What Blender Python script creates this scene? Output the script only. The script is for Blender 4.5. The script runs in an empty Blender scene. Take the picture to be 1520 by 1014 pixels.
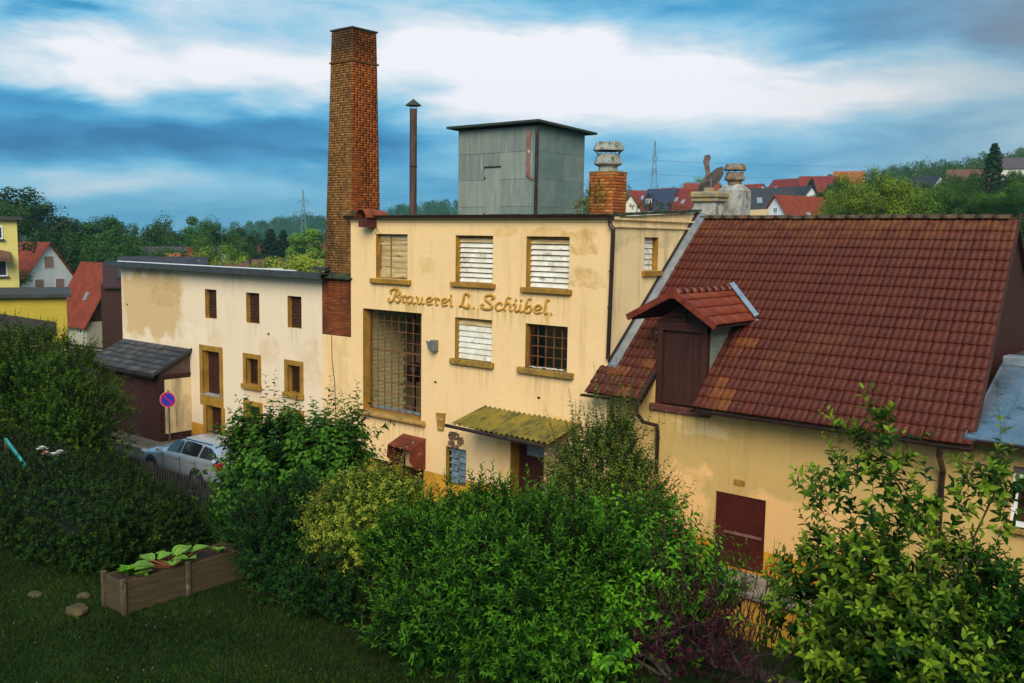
import bpy, bmesh, math, random
import numpy as np
from mathutils import Vector, Matrix
R = math.radians
random.seed(7); RNG = np.random.default_rng(11)
scene = bpy.context.scene
C = scene.collection

# ------------------------------------------------------------------ camera
cam_d = bpy.data.cameras.new('camera'); cam = bpy.data.objects.new('camera', cam_d); C.objects.link(cam)
scene.camera = cam
_yaw, _pitch, _roll = .693785, .1086476, .01524145
def _rot():
    cy, sy = math.cos(_yaw), math.sin(_yaw); cp, sp = math.cos(_pitch), math.sin(_pitch); cr, sr = math.cos(_roll), math.sin(_roll)
    Ry = Matrix(((cy, sy, 0), (-sy, cy, 0), (0, 0, 1))); M0 = Matrix(((1, 0, 0), (0, 0, -1), (0, 1, 0)))
    Rp = Matrix(((1, 0, 0), (0, cp, -sp), (0, sp, cp))); Rr = Matrix(((cr, -sr, 0), (sr, cr, 0), (0, 0, 1)))
    return Rr @ Rp @ M0 @ Ry
_M = _rot()
mw = Matrix.Identity(4)
for i in range(3):
    mw[i][0] = _M[0][i]; mw[i][1] = -_M[1][i]; mw[i][2] = -_M[2][i]
CAM = Vector((0, 0, 8)); mw.translation = CAM
cam.matrix_world = mw
cam_d.sensor_width = 36; cam_d.lens = 36 * 1410.3 / 1520; cam_d.clip_start = .1; cam_d.clip_end = 9000

# ------------------------------------------------------------------ light
SUN_DIR = Vector((.50, -.72, .62)).normalized()       # towards the sun
scene.view_settings.view_transform = 'Standard'; scene.view_settings.look = 'None'
scene.view_settings.exposure = 1.42; scene.view_settings.gamma = 1; scene.view_settings.use_curve_mapping = False
sd = bpy.data.lights.new('sun', 'SUN'); sd.energy = 1.5; sd.angle = R(38); sd.color = (1, .94, .82)
so = bpy.data.objects.new('sun', sd); C.objects.link(so)
so.rotation_euler = SUN_DIR.to_track_quat('Z', 'Y').to_euler(); so.location = (0, -20, 60)

def build_world():
    w = bpy.data.worlds.new('World'); scene.world = w; w.use_nodes = True
    nt = w.node_tree; N = nt.nodes; L = nt.links; N.clear()
    def m(op, a, b=None, c=None):
        n = N.new('ShaderNodeMath'); n.operation = op
        for i, v in enumerate((a, b, c)):
            if v is None: continue
            if isinstance(v, (int, float)): n.inputs[i].default_value = v
            else: L.new(v, n.inputs[i])
        return n.outputs[0]
    out = N.new('ShaderNodeOutputWorld')
    sky = N.new('ShaderNodeTexSky'); sky.sky_type = 'NISHITA'; sky.sun_disc = False
    sky.sun_elevation = math.asin(SUN_DIR.z); sky.sun_rotation = math.atan2(SUN_DIR.x, SUN_DIR.y)
    bg1 = N.new('ShaderNodeBackground'); bg1.inputs['Strength'].default_value = .06; L.new(sky.outputs[0], bg1.inputs['Color'])
    tc = N.new('ShaderNodeTexCoord'); sep = N.new('ShaderNodeSeparateXYZ'); L.new(tc.outputs['Generated'], sep.inputs[0])
    az = m('ARCTAN2', m('MULTIPLY', sep.outputs[0], -1), sep.outputs[1]); el = m('ARCSINE', sep.outputs[2])
    az = m('MULTIPLY', az, 57.2958); el = m('MULTIPLY', el, 57.2958)
    # clouds are streaked along the horizon: noise on a far flat layer
    comb = N.new('ShaderNodeCombineXYZ'); L.new(m('MULTIPLY', az, .045), comb.inputs[0]); L.new(m('MULTIPLY', el, .16), comb.inputs[1])
    def noise(scale, detail, rough, vec, dist=0.):
        n = N.new('ShaderNodeTexNoise'); n.inputs['Scale'].default_value = scale; n.inputs['Detail'].default_value = detail
        n.inputs['Roughness'].default_value = rough; n.inputs['Distortion'].default_value = dist; L.new(vec, n.inputs['Vector']); return n
    n1 = noise(1.6, 5, .55, comb.outputs[0], .6); n2 = noise(3.6, 6, .6, comb.outputs[0], .3)
    s1 = N.new('ShaderNodeSeparateColor'); L.new(n1.outputs['Color'], s1.inputs[0])
    waz = m('ADD', az, m('MULTIPLY', m('SUBTRACT', s1.outputs[0], .5), 16)); wel = m('ADD', el, m('MULTIPLY', m('SUBTRACT', s1.outputs[1], .5), 5.5))
    P = N.new('ShaderNodeCombineXYZ'); L.new(waz, P.inputs[0]); L.new(wel, P.inputs[1])
    acc = None
    for (a, e, sa, se, wt) in SKYBLOBS:
        v = N.new('ShaderNodeVectorMath'); v.operation = 'SUBTRACT'; L.new(P.outputs[0], v.inputs[0]); v.inputs[1].default_value = (a, e, 0)
        u = N.new('ShaderNodeVectorMath'); u.operation = 'MULTIPLY'; L.new(v.outputs[0], u.inputs[0]); u.inputs[1].default_value = (1 / sa, 1 / se, 0)
        d = N.new('ShaderNodeVectorMath'); d.operation = 'DOT_PRODUCT'; L.new(u.outputs[0], d.inputs[0]); L.new(u.outputs[0], d.inputs[1])
        g = m('MULTIPLY', m('EXPONENT', m('MULTIPLY', d.outputs['Value'], -1)), wt)
        acc = g if acc is None else m('ADD', acc, g)
    s = m('ADD', acc, m('MULTIPLY', m('SUBTRACT', n2.outputs['Fac'], .5), .55)); s = m('ADD', s, .465)
    cr = N.new('ShaderNodeValToRGB'); L.new(s, cr.inputs[0]); e = cr.color_ramp.elements
    pts = [(0, (.003, .07, .18)), (.2, (.004, .13, .32)), (.40, (.04, .28, .52)), (.6, (.20, .47, .66)), (.8, (.50, .62, .71)), (1, (.80, .79, .82))]
    e[0].position = pts[0][0]; e[0].color = (*pts[0][1], 1); e[1].position = 1; e[1].color = (*pts[-1][1], 1)
    for p, c in pts[1:-1]:
        x = e.new(p); x.color = (*c, 1)
    # low sky to the right is warmer and greyer
    g = N.new('ShaderNodeMapRange'); g.interpolation_type = 'SMOOTHSTEP'; L.new(az, g.inputs[0]); g.inputs[1].default_value = 30; g.inputs[2].default_value = 8; g.inputs[3].default_value = 0; g.inputs[4].default_value = .5
    g2 = N.new('ShaderNodeMixRGB'); L.new(g.outputs[0], g2.inputs[0]); L.new(cr.outputs[0], g2.inputs[1]); g2.inputs[2].default_value = (.36, .36, .33, 1)
    bg2 = N.new('ShaderNodeBackground'); bg2.inputs['Strength'].default_value = .45; L.new(g2.outputs[0], bg2.inputs['Color'])
    mx = N.new('ShaderNodeMixShader'); mx.inputs[0].default_value = .96
    L.new(bg1.outputs[0], mx.inputs[1]); L.new(bg2.outputs[0], mx.inputs[2]); L.new(mx.outputs[0], out.inputs[0])
# centre azimuth (deg from +Y towards -X), elevation, widths, weight
SKYBLOBS = [
    (63.5, 9.8, 6.5, 1.9, .62), (53, 9.0, 5, 2.2, .50), (43, 10.5, 6, 3.0, .38),
    (38.5, 9.2, 9, 3.0, .55), (30, 8.7, 8, 2.6, .50), (20, 8.8, 7, 1.6, .34), (12.5, 9.0, 4, 1.5, .18),
    (68, 12.5, 5, 1.8, -.36), (56, 12.8, 7, 1.3, .22), (66, 7.6, 3.5, .8, -.2),
    (62, 5.2, 9, 1.5, -.30), (50, 5.6, 6, 1.6, -.25), (40, 5.6, 7, 1.2, -.02),
    (63, 2.3, 6, 1.0, .28), (52, 2.0, 8, 1.2, .02), (20, 12.8, 9, 1.6, -.2), (11, 11.5, 4, 2.4, -.34), (15, 6.3, 5, 1.3, -.02), (10, 6.0, 3.0, 1.0, .25),
    (25, 4.2, 8, 1.0, .0), (60, 35, 60, 14, .15), (0, 40, 50, 16, .12), (-90, 30, 60, 18, .3), (150, 30, 60, 18, .3), (180, 60, 90, 22, .2)]
build_world()

# ------------------------------------------------------------------ object helpers
WL = {}
def link(o, parent=None, wloc=None):
    C.objects.link(o)
    if parent is not None:
        o.parent = parent; pw = WL[parent.name]
        if wloc is None: WL[o.name] = pw
        else: o.location = Vector(wloc) - pw; WL[o.name] = Vector(wloc)
    else:
        o.location = Vector(wloc) if wloc is not None else Vector((0, 0, 0)); WL[o.name] = Vector(o.location)
    return o
def thing(name, label, cat, loc, group=None):
    o = bpy.data.objects.new(name, None); o.empty_display_size = .3; link(o, None, loc)
    tag(o, label, cat, group); return o
def tag(o, label=None, cat=None, group=None, kind=None):
    if label: o['label'] = label
    if cat: o['category'] = cat
    if group: o['group'] = group
    if kind: o['kind'] = kind
    return o
def mesh_np(name, V, F, mats, midx=None, smooth=False, attr=None):
    """V (n,3); F list of arrays (k,3) or (k,4)"""
    me = bpy.data.meshes.new(name); V = np.asarray(V, np.float32)
    me.vertices.add(len(V)); me.vertices.foreach_set('co', V.ravel())
    F = [np.asarray(f, np.int32) for f in F if len(f)]
    idx = np.concatenate([f.ravel() for f in F]); tot = np.concatenate([np.full(len(f), f.shape[1], np.int32) for f in F])
    st = np.concatenate([[0], np.cumsum(tot)[:-1]]).astype(np.int32)
    me.loops.add(len(idx)); me.loops.foreach_set('vertex_index', idx); me.polygons.add(len(tot))
    me.polygons.foreach_set('loop_start', st)
    try: me.polygons.foreach_set('loop_total', tot)
    except Exception: pass
    for m_ in (mats if isinstance(mats, (list, tuple)) else [mats]): me.materials.append(m_)
    if midx is not None: me.polygons.foreach_set('material_index', np.asarray(midx, np.int32))
    if smooth: me.polygons.foreach_set('use_smooth', np.ones(len(tot), bool))
    if attr is not None:
        a = me.attributes.new('tint', 'FLOAT', 'POINT'); a.data.foreach_set('value', np.asarray(attr, np.float32))
    me.update(calc_edges=True); return me

class MB:
    """collects shapes in world metres and links them as ONE mesh object"""
    def __init__(s): s.v = []; s.f = []; s.m = []; s.cur = 0
    def add(s, vs, fs):
        n = len(s.v); s.v += [tuple(p) for p in vs]; s.f += [tuple(i + n for i in f) for f in fs]; s.m += [s.cur] * len(fs); return s
    def quad(s, a, b, c, d): return s.add((a, b, c, d), ((0, 1, 2, 3),))
    def poly(s, pts): return s.add(pts, (tuple(range(len(pts))),))
    def box(s, x0, x1, y0, y1, z0, z1):
        v = [(x, y, z) for z in (z0, z1) for y in (y0, y1) for x in (x0, x1)]
        return s.add(v, ((0, 2, 3, 1), (4, 5, 7, 6), (0, 1, 5, 4), (2, 6, 7, 3), (0, 4, 6, 2), (1, 3, 7, 5)))
    def bbox(s, x0, x1, y0, y1, z0, z1, b=.01):
        """box with chamfered edges"""
        bm = bmesh.new(); bmesh.ops.create_cube(bm, size=1)
        for v in bm.verts:
            v.co = Vector(((x0 + x1) / 2 + v.co.x * (x1 - x0), (y0 + y1) / 2 + v.co.y * (y1 - y0), (z0 + z1) / 2 + v.co.z * (z1 - z0)))
        bmesh.ops.bevel(bm, geom=bm.edges[:], offset=b, segments=1, affect='EDGES')
        bm.verts.index_update(); s.add([v.co for v in bm.verts], [[v.index for v in f.verts] for f in bm.faces]); bm.free(); return s
    def obox(s, c, ax, ay, az_, hx, hy, hz):
        c = Vector(c); v = []
        for k in (-1, 1):
            for j in (-1, 1):
                for i in (-1, 1): v.append(c + ax * hx * i + ay * hy * j + az_ * hz * k)
        return s.add(v, ((0, 2, 3, 1), (4, 5, 7, 6), (0, 1, 5, 4), (2, 6, 7, 3), (0, 4, 6, 2), (1, 3, 7, 5)))
    def beam(s, a, b, w, h, up=(0, 0, 1)):
        a = Vector(a); b = Vector(b); d = (b - a).normalized(); u = Vector(up)
        if abs(d.dot(u)) > .99: u = Vector((0, 1, 0))
        sd_ = d.cross(u).normalized(); up2 = sd_.cross(d)
        return s.obox((a + b) / 2, d, sd_, up2, (b - a).length / 2, w / 2, h / 2)
    def prism(s, prof, axis, a, b):
        """closed outline prof [(p,q)] pushed along axis from a to b"""
        n = len(prof)
        def P(t, p, q): return {'X': (t, p, q), 'Y': (p, t, q), 'Z': (p, q, t)}[axis]
        v = [P(a, *p) for p in prof] + [P(b, *p) for p in prof]
        f = [tuple(range(n))[::-1], tuple(range(n, 2 * n))] + [(i, (i + 1) % n, n + (i + 1) % n, n + i) for i in range(n)]
        return s.add(v, f)
    def tube(s, pts, r, n=8, flat=None, cap=True):
        """tube through points; r number or list; flat=(normal,factor) squashes it"""
        pts = [Vector(p) for p in pts]; rs = r if isinstance(r, (list, tuple)) else [r] * len(pts); rings = []; prev = None; base = len(s.v); vs = []; fs = []
        for i, p in enumerate(pts):
            d = ((pts[min(i + 1, len(pts) - 1)] - p).normalized() + (p - pts[max(i - 1, 0)]).normalized())
            d = d.normalized() if d.length > 1e-6 else Vector((0, 0, 1))
            if prev is None:
                u = d.cross(Vector((0, 0, 1)) if abs(d.z) < .9 else Vector((0, 1, 0))).normalized()
            else:
                u = prev - d * prev.dot(d); u = u.normalized()
            prev = u; w = d.cross(u)
            for k in range(n):
                a = 2 * math.pi * k / n; q = (u * math.cos(a) + w * math.sin(a)) * rs[i]
                if flat: q = q - flat[0] * q.dot(flat[0]) * (1 - flat[1])
                vs.append(p + q)
        for i in range(len(pts) - 1):
            for k in range(n): fs.append((i * n + k, i * n + (k + 1) % n, (i + 1) * n + (k + 1) % n, (i + 1) * n + k))
        if cap: fs.append(tuple(range(n))[::-1]); fs.append(tuple((len(pts) - 1) * n + k for k in range(n)))
        return s.add(vs, fs)
    def lathe(s, prof, c, n=16, rot=0.):
        """profile [(r,z)] about the vertical through c"""
        vs = [(c[0] + r * math.cos(2 * math.pi * k / n + rot), c[1] + r * math.sin(2 * math.pi * k / n + rot), c[2] + z) for r, z in prof for k in range(n)]
        fs = [(i * n + k, i * n + (k + 1) % n, (i + 1) * n + (k + 1) % n, (i + 1) * n + k) for i in range(len(prof) - 1) for k in range(n)]
        fs.append(tuple(range(n))[::-1]); fs.append(tuple((len(prof) - 1) * n + k for k in range(n)))
        return s.add(vs, fs)
    def build(s, name, mats, parent=None, smooth=False, fix=True, loc=None):
        mats = mats if isinstance(mats, (list, tuple)) else [mats]
        if parent is not None: o0 = WL[parent.name]
        else: o0 = Vector(loc) if loc is not None else Vector((0, 0, 0))
        me = bpy.data.meshes.new(name); me.from_pydata([tuple(Vector(p) - o0) for p in s.v], [], s.f)
        for m_ in mats: me.materials.append(m_)
        me.polygons.foreach_set('material_index', s.m)
        if smooth: me.polygons.foreach_set('use_smooth', [True] * len(me.polygons))
        if fix:
            bm = bmesh.new(); bm.from_mesh(me); bmesh.ops.recalc_face_normals(bm, faces=bm.faces[:]); bm.to_mesh(me); bm.free()
        me.update(); o = bpy.data.objects.new(name, me)
        return link(o, parent, None if parent is not None else (loc or (0, 0, 0)))

def cube_arrays():
    b = MB(); b.box(-.5, .5, -.5, .5, -.5, .5); return np.array(b.v), np.array(b.f)
def pieces(parent, name, mats, items, geo, limit=300, smooth=False):
    """items: (4x4 world matrix, variant); the nearest `limit` become objects that share meshes, the rest one joined part"""
    V, F = geo; base = WL[parent.name]
    items = sorted(items, key=lambda it: (it[0].translation - CAM).length)
    near, far = items[:limit], items[limit:]
    me = [mesh_np(name, V, [F], [m_], smooth=smooth) for m_ in mats] if near else []
    for M_, k in near:
        o = bpy.data.objects.new(name, me[k]); C.objects.link(o); o.parent = parent
        o.matrix_local = Matrix.Translation(-base) @ M_; WL[o.name] = M_.translation.copy()
    if far:
        n = len(V); Vh = np.c_[V, np.ones(n)]
        VV = np.concatenate([(Vh @ np.array(M_).T)[:, :3] for M_, k in far]) - np.array(base)
        FF = np.concatenate([F + i * n for i in range(len(far))]); mi = np.concatenate([np.full(len(F), k) for M_, k in far])
        o = bpy.data.objects.new(name, mesh_np(name, VV, [FF], mats, mi, smooth)); link(o, parent); o['kind'] = 'stuff'
def TRS(loc, rot=None, sc=(1, 1, 1)):
    M_ = Matrix.Translation(Vector(loc))
    if rot is not None: M_ = M_ @ rot.to_4x4()
    return M_ @ Matrix.Diagonal((*sc, 1))
def copy_tree(o, parent=None, loc=None):
    c = o.copy(); C.objects.link(c)
    if parent is not None: c.parent = parent
    if loc is not None: c.location = loc
    for ch in o.children: copy_tree(ch, c)
    return c

# ------------------------------------------------------------------ materials
def _nt(name):
    m_ = bpy.data.materials.new(name); m_.use_nodes = True; nt = m_.node_tree; nt.nodes.clear()
    out = nt.nodes.new('ShaderNodeOutputMaterial'); b = nt.nodes.new('ShaderNodeBsdfPrincipled'); nt.links.new(b.outputs[0], out.inputs[0])
    return m_, nt, b, out
class NB:
    def __init__(s, nt): s.nt = nt; s.N = nt.nodes; s.L = nt.links; s._pos = None; s._sep = None
    def pos(s):
        if s._pos is None: s._pos = s.N.new('ShaderNodeNewGeometry').outputs['Position']
        return s._pos
    def xyz(s):
        if s._sep is None: s._sep = s.N.new('ShaderNodeSeparateXYZ'); s.L.new(s.pos(), s._sep.inputs[0])
        return s._sep.outputs
    def _in(s, sock, v):
        if v is None: return
        if isinstance(v, bpy.types.NodeSocket): s.L.new(v, sock)
        elif isinstance(v, (tuple, list)): sock.default_value = (*v, 1) if (len(v) == 3 and sock.type == 'RGBA') else v
        else: sock.default_value = v
    def m(s, op, a, b=None, c=None, clamp=False):
        n = s.N.new('ShaderNodeMath'); n.operation = op; n.use_clamp = clamp
        for i, v in enumerate((a, b, c)): s._in(n.inputs[i], v)
        return n.outputs[0]
    def noise(s, scale, detail=4, rough=.55, vec=None, stretch=None, dist=0, out='Fac'):
        v = vec or s.pos()
        if stretch:
            q = s.N.new('ShaderNodeVectorMath'); q.operation = 'MULTIPLY'; s.L.new(v, q.inputs[0]); q.inputs[1].default_value = stretch; v = q.outputs[0]
        n = s.N.new('ShaderNodeTexNoise'); s.L.new(v, n.inputs['Vector']); n.inputs['Scale'].default_value = scale
        n.inputs['Detail'].default_value = detail; n.inputs['Roughness'].default_value = rough; n.inputs['Distortion'].default_value = dist
        return n.outputs[out]
    def ramp(s, f, a, b, lo=0., hi=1.):
        n = s.N.new('ShaderNodeMapRange'); n.interpolation_type = 'SMOOTHSTEP'; s._in(n.inputs[0], f)
        for i, v in enumerate((a, b, lo, hi)): s._in(n.inputs[i + 1], v)
        return n.outputs[0]
    def mix(s, f, a, b, mode='MIX'):
        n = s.N.new('ShaderNodeMixRGB'); n.blend_type = mode; s._in(n.inputs[0], f); s._in(n.inputs[1], a); s._in(n.inputs[2], b); return n.outputs[0]
    def bump(s, h, strength, dist=.02, normal=None):
        n = s.N.new('ShaderNodeBump'); n.inputs['Strength'].default_value = strength; n.inputs['Distance'].default_value = dist; s._in(n.inputs['Height'], h)
        if normal is not None: s.L.new(normal, n.inputs['Normal'])
        return n.outputs[0]
def mat(name, c1, c2=None, scale=3., rough=.8, bump=.2, bscale=30., metal=0., spec=.3, stretch=None, c3=None, c3scale=9., c3amt=(.55, .72), obj_var=0., bdist=.01):
    m_, nt, b, out = _nt(name); B = NB(nt)
    c2 = c2 or tuple(x * .75 for x in c1)
    col = B.mix(B.ramp(B.noise(scale, 5, .6, stretch=stretch), .35, .65), c1, c2)
    if c3: col = B.mix(B.ramp(B.noise(c3scale, 4, .65, stretch=stretch), *c3amt), col, c3)
    if obj_var:
        oi = B.N.new('ShaderNodeObjectInfo'); f = B.ramp(oi.outputs['Random'], 0., 1., 1 - obj_var, 1 + obj_var)
        v = B.N.new('ShaderNodeHueSaturation'); B._in(v.inputs['Value'], f); B._in(v.inputs['Color'], col); col = v.outputs[0]
    B.L.new(col, b.inputs['Base Color']); b.inputs['Roughness'].default_value = rough; b.inputs['Metallic'].default_value = metal
    b.inputs['Specular IOR Level'].default_value = spec
    if bump: B.L.new(B.bump(B.noise(bscale, 3, .6), bump, bdist), b.inputs['Normal'])
    return m_
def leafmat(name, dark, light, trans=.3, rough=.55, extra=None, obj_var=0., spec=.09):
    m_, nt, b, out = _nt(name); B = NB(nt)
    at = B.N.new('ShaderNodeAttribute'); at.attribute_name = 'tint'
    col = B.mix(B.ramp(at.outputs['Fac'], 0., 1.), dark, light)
    if extra: col = B.mix(B.ramp(at.outputs['Fac'], extra[1], extra[1] + .03), col, extra[0])
    if obj_var:
        oi = B.N.new('ShaderNodeObjectInfo'); hv = B.N.new('ShaderNodeHueSaturation')
        B._in(hv.inputs['Value'], B.ramp(oi.outputs['Random'], 0., 1., 1 - obj_var, 1 + obj_var))
        B._in(hv.inputs['Hue'], B.m('ADD', B.m('MULTIPLY', B.m('FRACT', B.m('MULTIPLY', oi.outputs['Random'], 7.31)), .05), .475)); B._in(hv.inputs['Color'], col); col = hv.outputs[0]
    B.L.new(col, b.inputs['Base Color']); b.inputs['Roughness'].default_value = rough; b.inputs['Specular IOR Level'].default_value = spec
    tr = B.N.new('ShaderNodeBsdfTranslucent'); B.L.new(B.mix(1., col, (1.0, 1.0, .45), 'MULTIPLY'), tr.inputs[0])
    mx = B.N.new('ShaderNodeMixShader'); mx.inputs[0].default_value = trans
    B.L.new(b.outputs[0], mx.inputs[1]); B.L.new(tr.outputs[0], mx.inputs[2]); B.L.new(mx.outputs[0], out.inputs[0])
    return m_
def glass_mat(name, tint=(.02, .03, .035), rough=.05):
    """thin window pane: mostly clear, mirror-like at a slant"""
    m_, nt, b, out = _nt(name); B = NB(nt); B.N.remove(b)
    tr = B.N.new('ShaderNodeBsdfTransparent'); tr.inputs[0].default_value = (.94, .94, .93, 1)
    gl = B.N.new('ShaderNodeBsdfGlossy'); gl.inputs['Roughness'].default_value = rough; gl.inputs[0].default_value = (.9, .95, 1, 1)
    fr = B.N.new('ShaderNodeLayerWeight'); fr.inputs['Blend'].default_value = .5
    mx = B.N.new('ShaderNodeMixShader'); B.L.new(B.m('ADD', B.m('MULTIPLY', B.m('POWER', fr.outputs['Facing'], 4.), .55), .07, clamp=True), mx.inputs[0]); B.L.new(tr.outputs[0], mx.inputs[1]); B.L.new(gl.outputs[0], mx.inputs[2]); B.L.new(mx.outputs[0], out.inputs[0])
    return m_

def plaster(name, base, dark, patches=(), plinth=None, streak=.25, drips=None, lumps=.25, sills=()):
    """patches: (x,z,rx,rz,colour,strength) stains or repairs, located in metres on the wall; plinth=(height, colour)"""
    m_, nt, b, out = _nt(name); B = NB(nt); X, Y, Z = B.xyz()
    col = B.mix(B.ramp(B.noise(.55, 5, .6), .38, .68), base, tuple(x * .93 + y * .07 for x, y in zip(base, dark)))
    col = B.mix(B.m('MULTIPLY', B.ramp(B.noise(2.4, 7, .68), .50, .74), .45), col, tuple(x * .78 + y * .22 for x, y in zip(base, dark)))
    col = B.mix(B.m('MULTIPLY', B.ramp(B.noise(1.3, 6, .62, stretch=(2.6, 2.6, .22)), .50, .72), streak), col, dark)
    wx = B.m('MULTIPLY', B.m('SUBTRACT', B.noise(1.3, 8, .7), .5), 2.4); n2 = B.N.new('ShaderNodeTexNoise'); B.L.new(B.pos(), n2.inputs['Vector']); n2.inputs['Scale'].default_value = 1.4; n2.inputs['Detail'].default_value = 6
    s2 = B.N.new('ShaderNodeSeparateColor'); B.L.new(n2.outputs['Color'], s2.inputs[0]); wz = B.m('MULTIPLY', B.m('SUBTRACT', s2.outputs[1], .5), 2.2)
    for (px, pz, rx, rz, pc, st) in patches:
        soft = .25
        ax = B.m('DIVIDE', B.m('ABSOLUTE', B.m('SUBTRACT', B.m('ADD', X, B.m('MULTIPLY', wx, min(1, rx))), px)), rx); az_ = B.m('DIVIDE', B.m('ABSOLUTE', B.m('SUBTRACT', B.m('ADD', Z, B.m('MULTIPLY', wz, min(1, rz))), pz)), rz)
        d = B.m('POWER', B.m('ADD', B.m('POWER', ax, 4), B.m('POWER', az_, 4)), .25)
        f = B.m('MULTIPLY', B.ramp(d, 1 - soft, 1.05, 1., 0.), st); f = B.m('MULTIPLY', f, B.ramp(B.noise(2.2, 8, .72), .36, .62, .12, 1.)) if st < .79 else f
        col = B.mix(f, col, pc)
    if sills:
        sn = B.ramp(B.noise(3.2, 4, .6, stretch=(3.0, 3.0, .12)), .46, .70, 0., .45)
        for (a_, b_, z_) in sills:
            f = B.m('MULTIPLY', B.m('MULTIPLY', B.ramp(Z, z_ - .95, z_, 0., 1.), B.ramp(Z, z_, z_ + .03, 1., 0.)), B.m('MULTIPLY', B.ramp(X, a_, a_ + .12), B.ramp(X, b_ - .12, b_, 1., 0.)))
            col = B.mix(B.m('MULTIPLY', f, sn), col, tuple(q * .75 for q in dark))
    if drips:
        z0, z1, x0, x1, dc = drips
        band = B.m('MULTIPLY', B.ramp(Z, z0, z1, 0., 1.), B.ramp(Z, z1, z1 + .05, 1., 0.)); band = B.m('MULTIPLY', band, B.m('MULTIPLY', B.ramp(X, x0, x0 + .2), B.ramp(X, x1 - .2, x1, 1., 0.)))
        col = B.mix(B.m('MULTIPLY', band, B.ramp(B.noise(2.6, 4, .6, stretch=(2.6, 2.6, .15)), .46, .66, 0., .75)), col, dc)
    if plinth:
        h, pc = plinth; e = B.m('ADD', h, B.m('MULTIPLY', B.m('SUBTRACT', B.noise(1.6, 4, .6), .5), .10))
        f = B.ramp(B.m('SUBTRACT', Z, e), -.015, .015, 1., 0.)
        pcol = B.mix(B.ramp(B.noise(1.7, 6, .65), .4, .7), pc, tuple(x * .6 for x in pc))
        col = B.mix(f, col, pcol)
    B.L.new(col, b.inputs['Base Color']); b.inputs['Roughness'].default_value = .92; b.inputs['Specular IOR Level'].default_value = .12
    col = B.mix(B.ramp(B.noise(9, 6, .75), .42, .70, 0., .22), col, tuple(x * .6 + y * .4 for x, y in zip(base, dark)))
    cr_ = B.N.new('ShaderNodeTexVoronoi'); cr_.feature = 'DISTANCE_TO_EDGE'; cr_.inputs['Scale'].default_value = .55; wv = B.N.new('ShaderNodeVectorMath'); wv.operation = 'ADD'; B.L.new(B.pos(), wv.inputs[0]); nn_ = B.N.new('ShaderNodeTexNoise'); nn_.inputs['Scale'].default_value = 1.8; nn_.inputs['Detail'].default_value = 8; B.L.new(B.pos(), nn_.inputs['Vector']); B.L.new(nn_.outputs['Color'], wv.inputs[1]); B.L.new(wv.outputs[0], cr_.inputs['Vector'])
    crk = B.m('MULTIPLY', B.ramp(cr_.outputs['Distance'], .0, .006, 1., 0.), B.ramp(B.noise(.7, 3, .5), .54, .60)); col = B.mix(B.m('MULTIPLY', crk, .5), col, dark)
    col = B.mix(B.ramp(B.noise(24, 3, .8), .35, .7, 0., .16), col, tuple(q * .5 for q in base))
    n1_ = B.bump(B.noise(38, 4, .7), .5, .015); B.L.new(B.bump(B.noise(4.5, 4, .6), lumps, .05, n1_), b.inputs['Normal'])
    return m_
# ------------------------------------------------------------------ palette
CREAM = (.85, .57, .285); TAN = (.42, .24, .055); OCHRE = (.37, .19, .022)
M_main = plaster('plaster_main', CREAM, TAN, patches=[
    (-14.55, 7.9, .75, .35, (.50, .27, .055), .75), (-14.2, 7.0, .55, .30, (.46, .26, .06), .6), (-15.6, 8.15, .8, .16, (.56, .32, .08), .6),
    (-19.9, 7.2, .35, .3, (.60, .38, .13), .5), (-17.0, 8.2, .5, .15, (.66, .38, .10), .5), (-14.9, 3.0, .5, .35, (.82, .38, .07), .75),
    (-22.9, 1.6, .8, .7, (.50, .33, .15), .25), (-23.9, 3.4, .5, 1.2, (.56, .37, .17), .35), (-24.4, 1.6, .4, 1.3, (.56, .38, .18), .3), (-16.9, 2.0, .3, .7, (.74, .42, .10), .4)],
    sills=[(-22.35, -20.6, 6.54), (-18.91, -17.25, 6.58), (-16.3, -14.62, 6.54), (-22.98, -19.94, 2.33), (-18.91, -17.27, 4.34), (-16.36, -14.5, 4.34)], plinth=(.96, (.64, .31, .035)), drips=(5.35, 5.99, -21.7, -15.1, (.48, .29, .05)))
M_side = plaster('plaster_side', (.84, .62, .33), (.24, .17, .07), patches=[(-13.4, 8.3, .4, .5, (.36, .28, .15), .4)], streak=.5)
M_annex = plaster('plaster_annex', (.78, .62, .44), (.50, .33, .15), patches=[
    (-35.6, 5.2, 2.5, 1.5, (.56, .36, .15), .8), (-34.6, 5.6, 1.2, .5, (.46, .28, .09), .5), (-32.3, 4.1, .9, .45, (.86, .68, .47), .7), (-31.0, 4.1, .55, .35, (.64, .44, .22), .5), (-27.8, 3.95, .55, .5, (.62, .42, .20), .5), (-25.6, 3.7, .75, .8, (.62, .42, .20), .45), (-34.0, 2.8, 1.2, .8, (.66, .47, .25), .5), (-27.2, 1.9, 2.0, .6, (.66, .43, .17), .4)],
    sills=[(-31.66, -30.9, 4.84), (-29.04, -28.25, 4.84), (-26.64, -25.88, 4.84), (-29.3, -28.15, 2.45), (-26.87, -25.76, 2.43), (-30.4, -28.9, 6.6), (-35.2, -33.9, 6.6)], plinth=(.72, (.56, .27, .035)), streak=.15)
M_barn = plaster('plaster_barn', (.56, .36, .125), (.34, .20, .05), patches=[
    (-11.9, 1.65, 1.5, 1.05, (.84, .47, .18), .9), (-7.9, 1.45, 1.6, .85, (.82, .46, .18), .85), (-10.7, 3.55, .8, .22, (.72, .54, .30), .55), (-12.9, 2.6, .4, 1.2, (.66, .43, .17), .5)],
    sills=[(-13.45, 0, 4.2), (-12.2, -10.5, 3.86)], plinth=(.94, (.64, .28, .022)), streak=.25)
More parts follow.
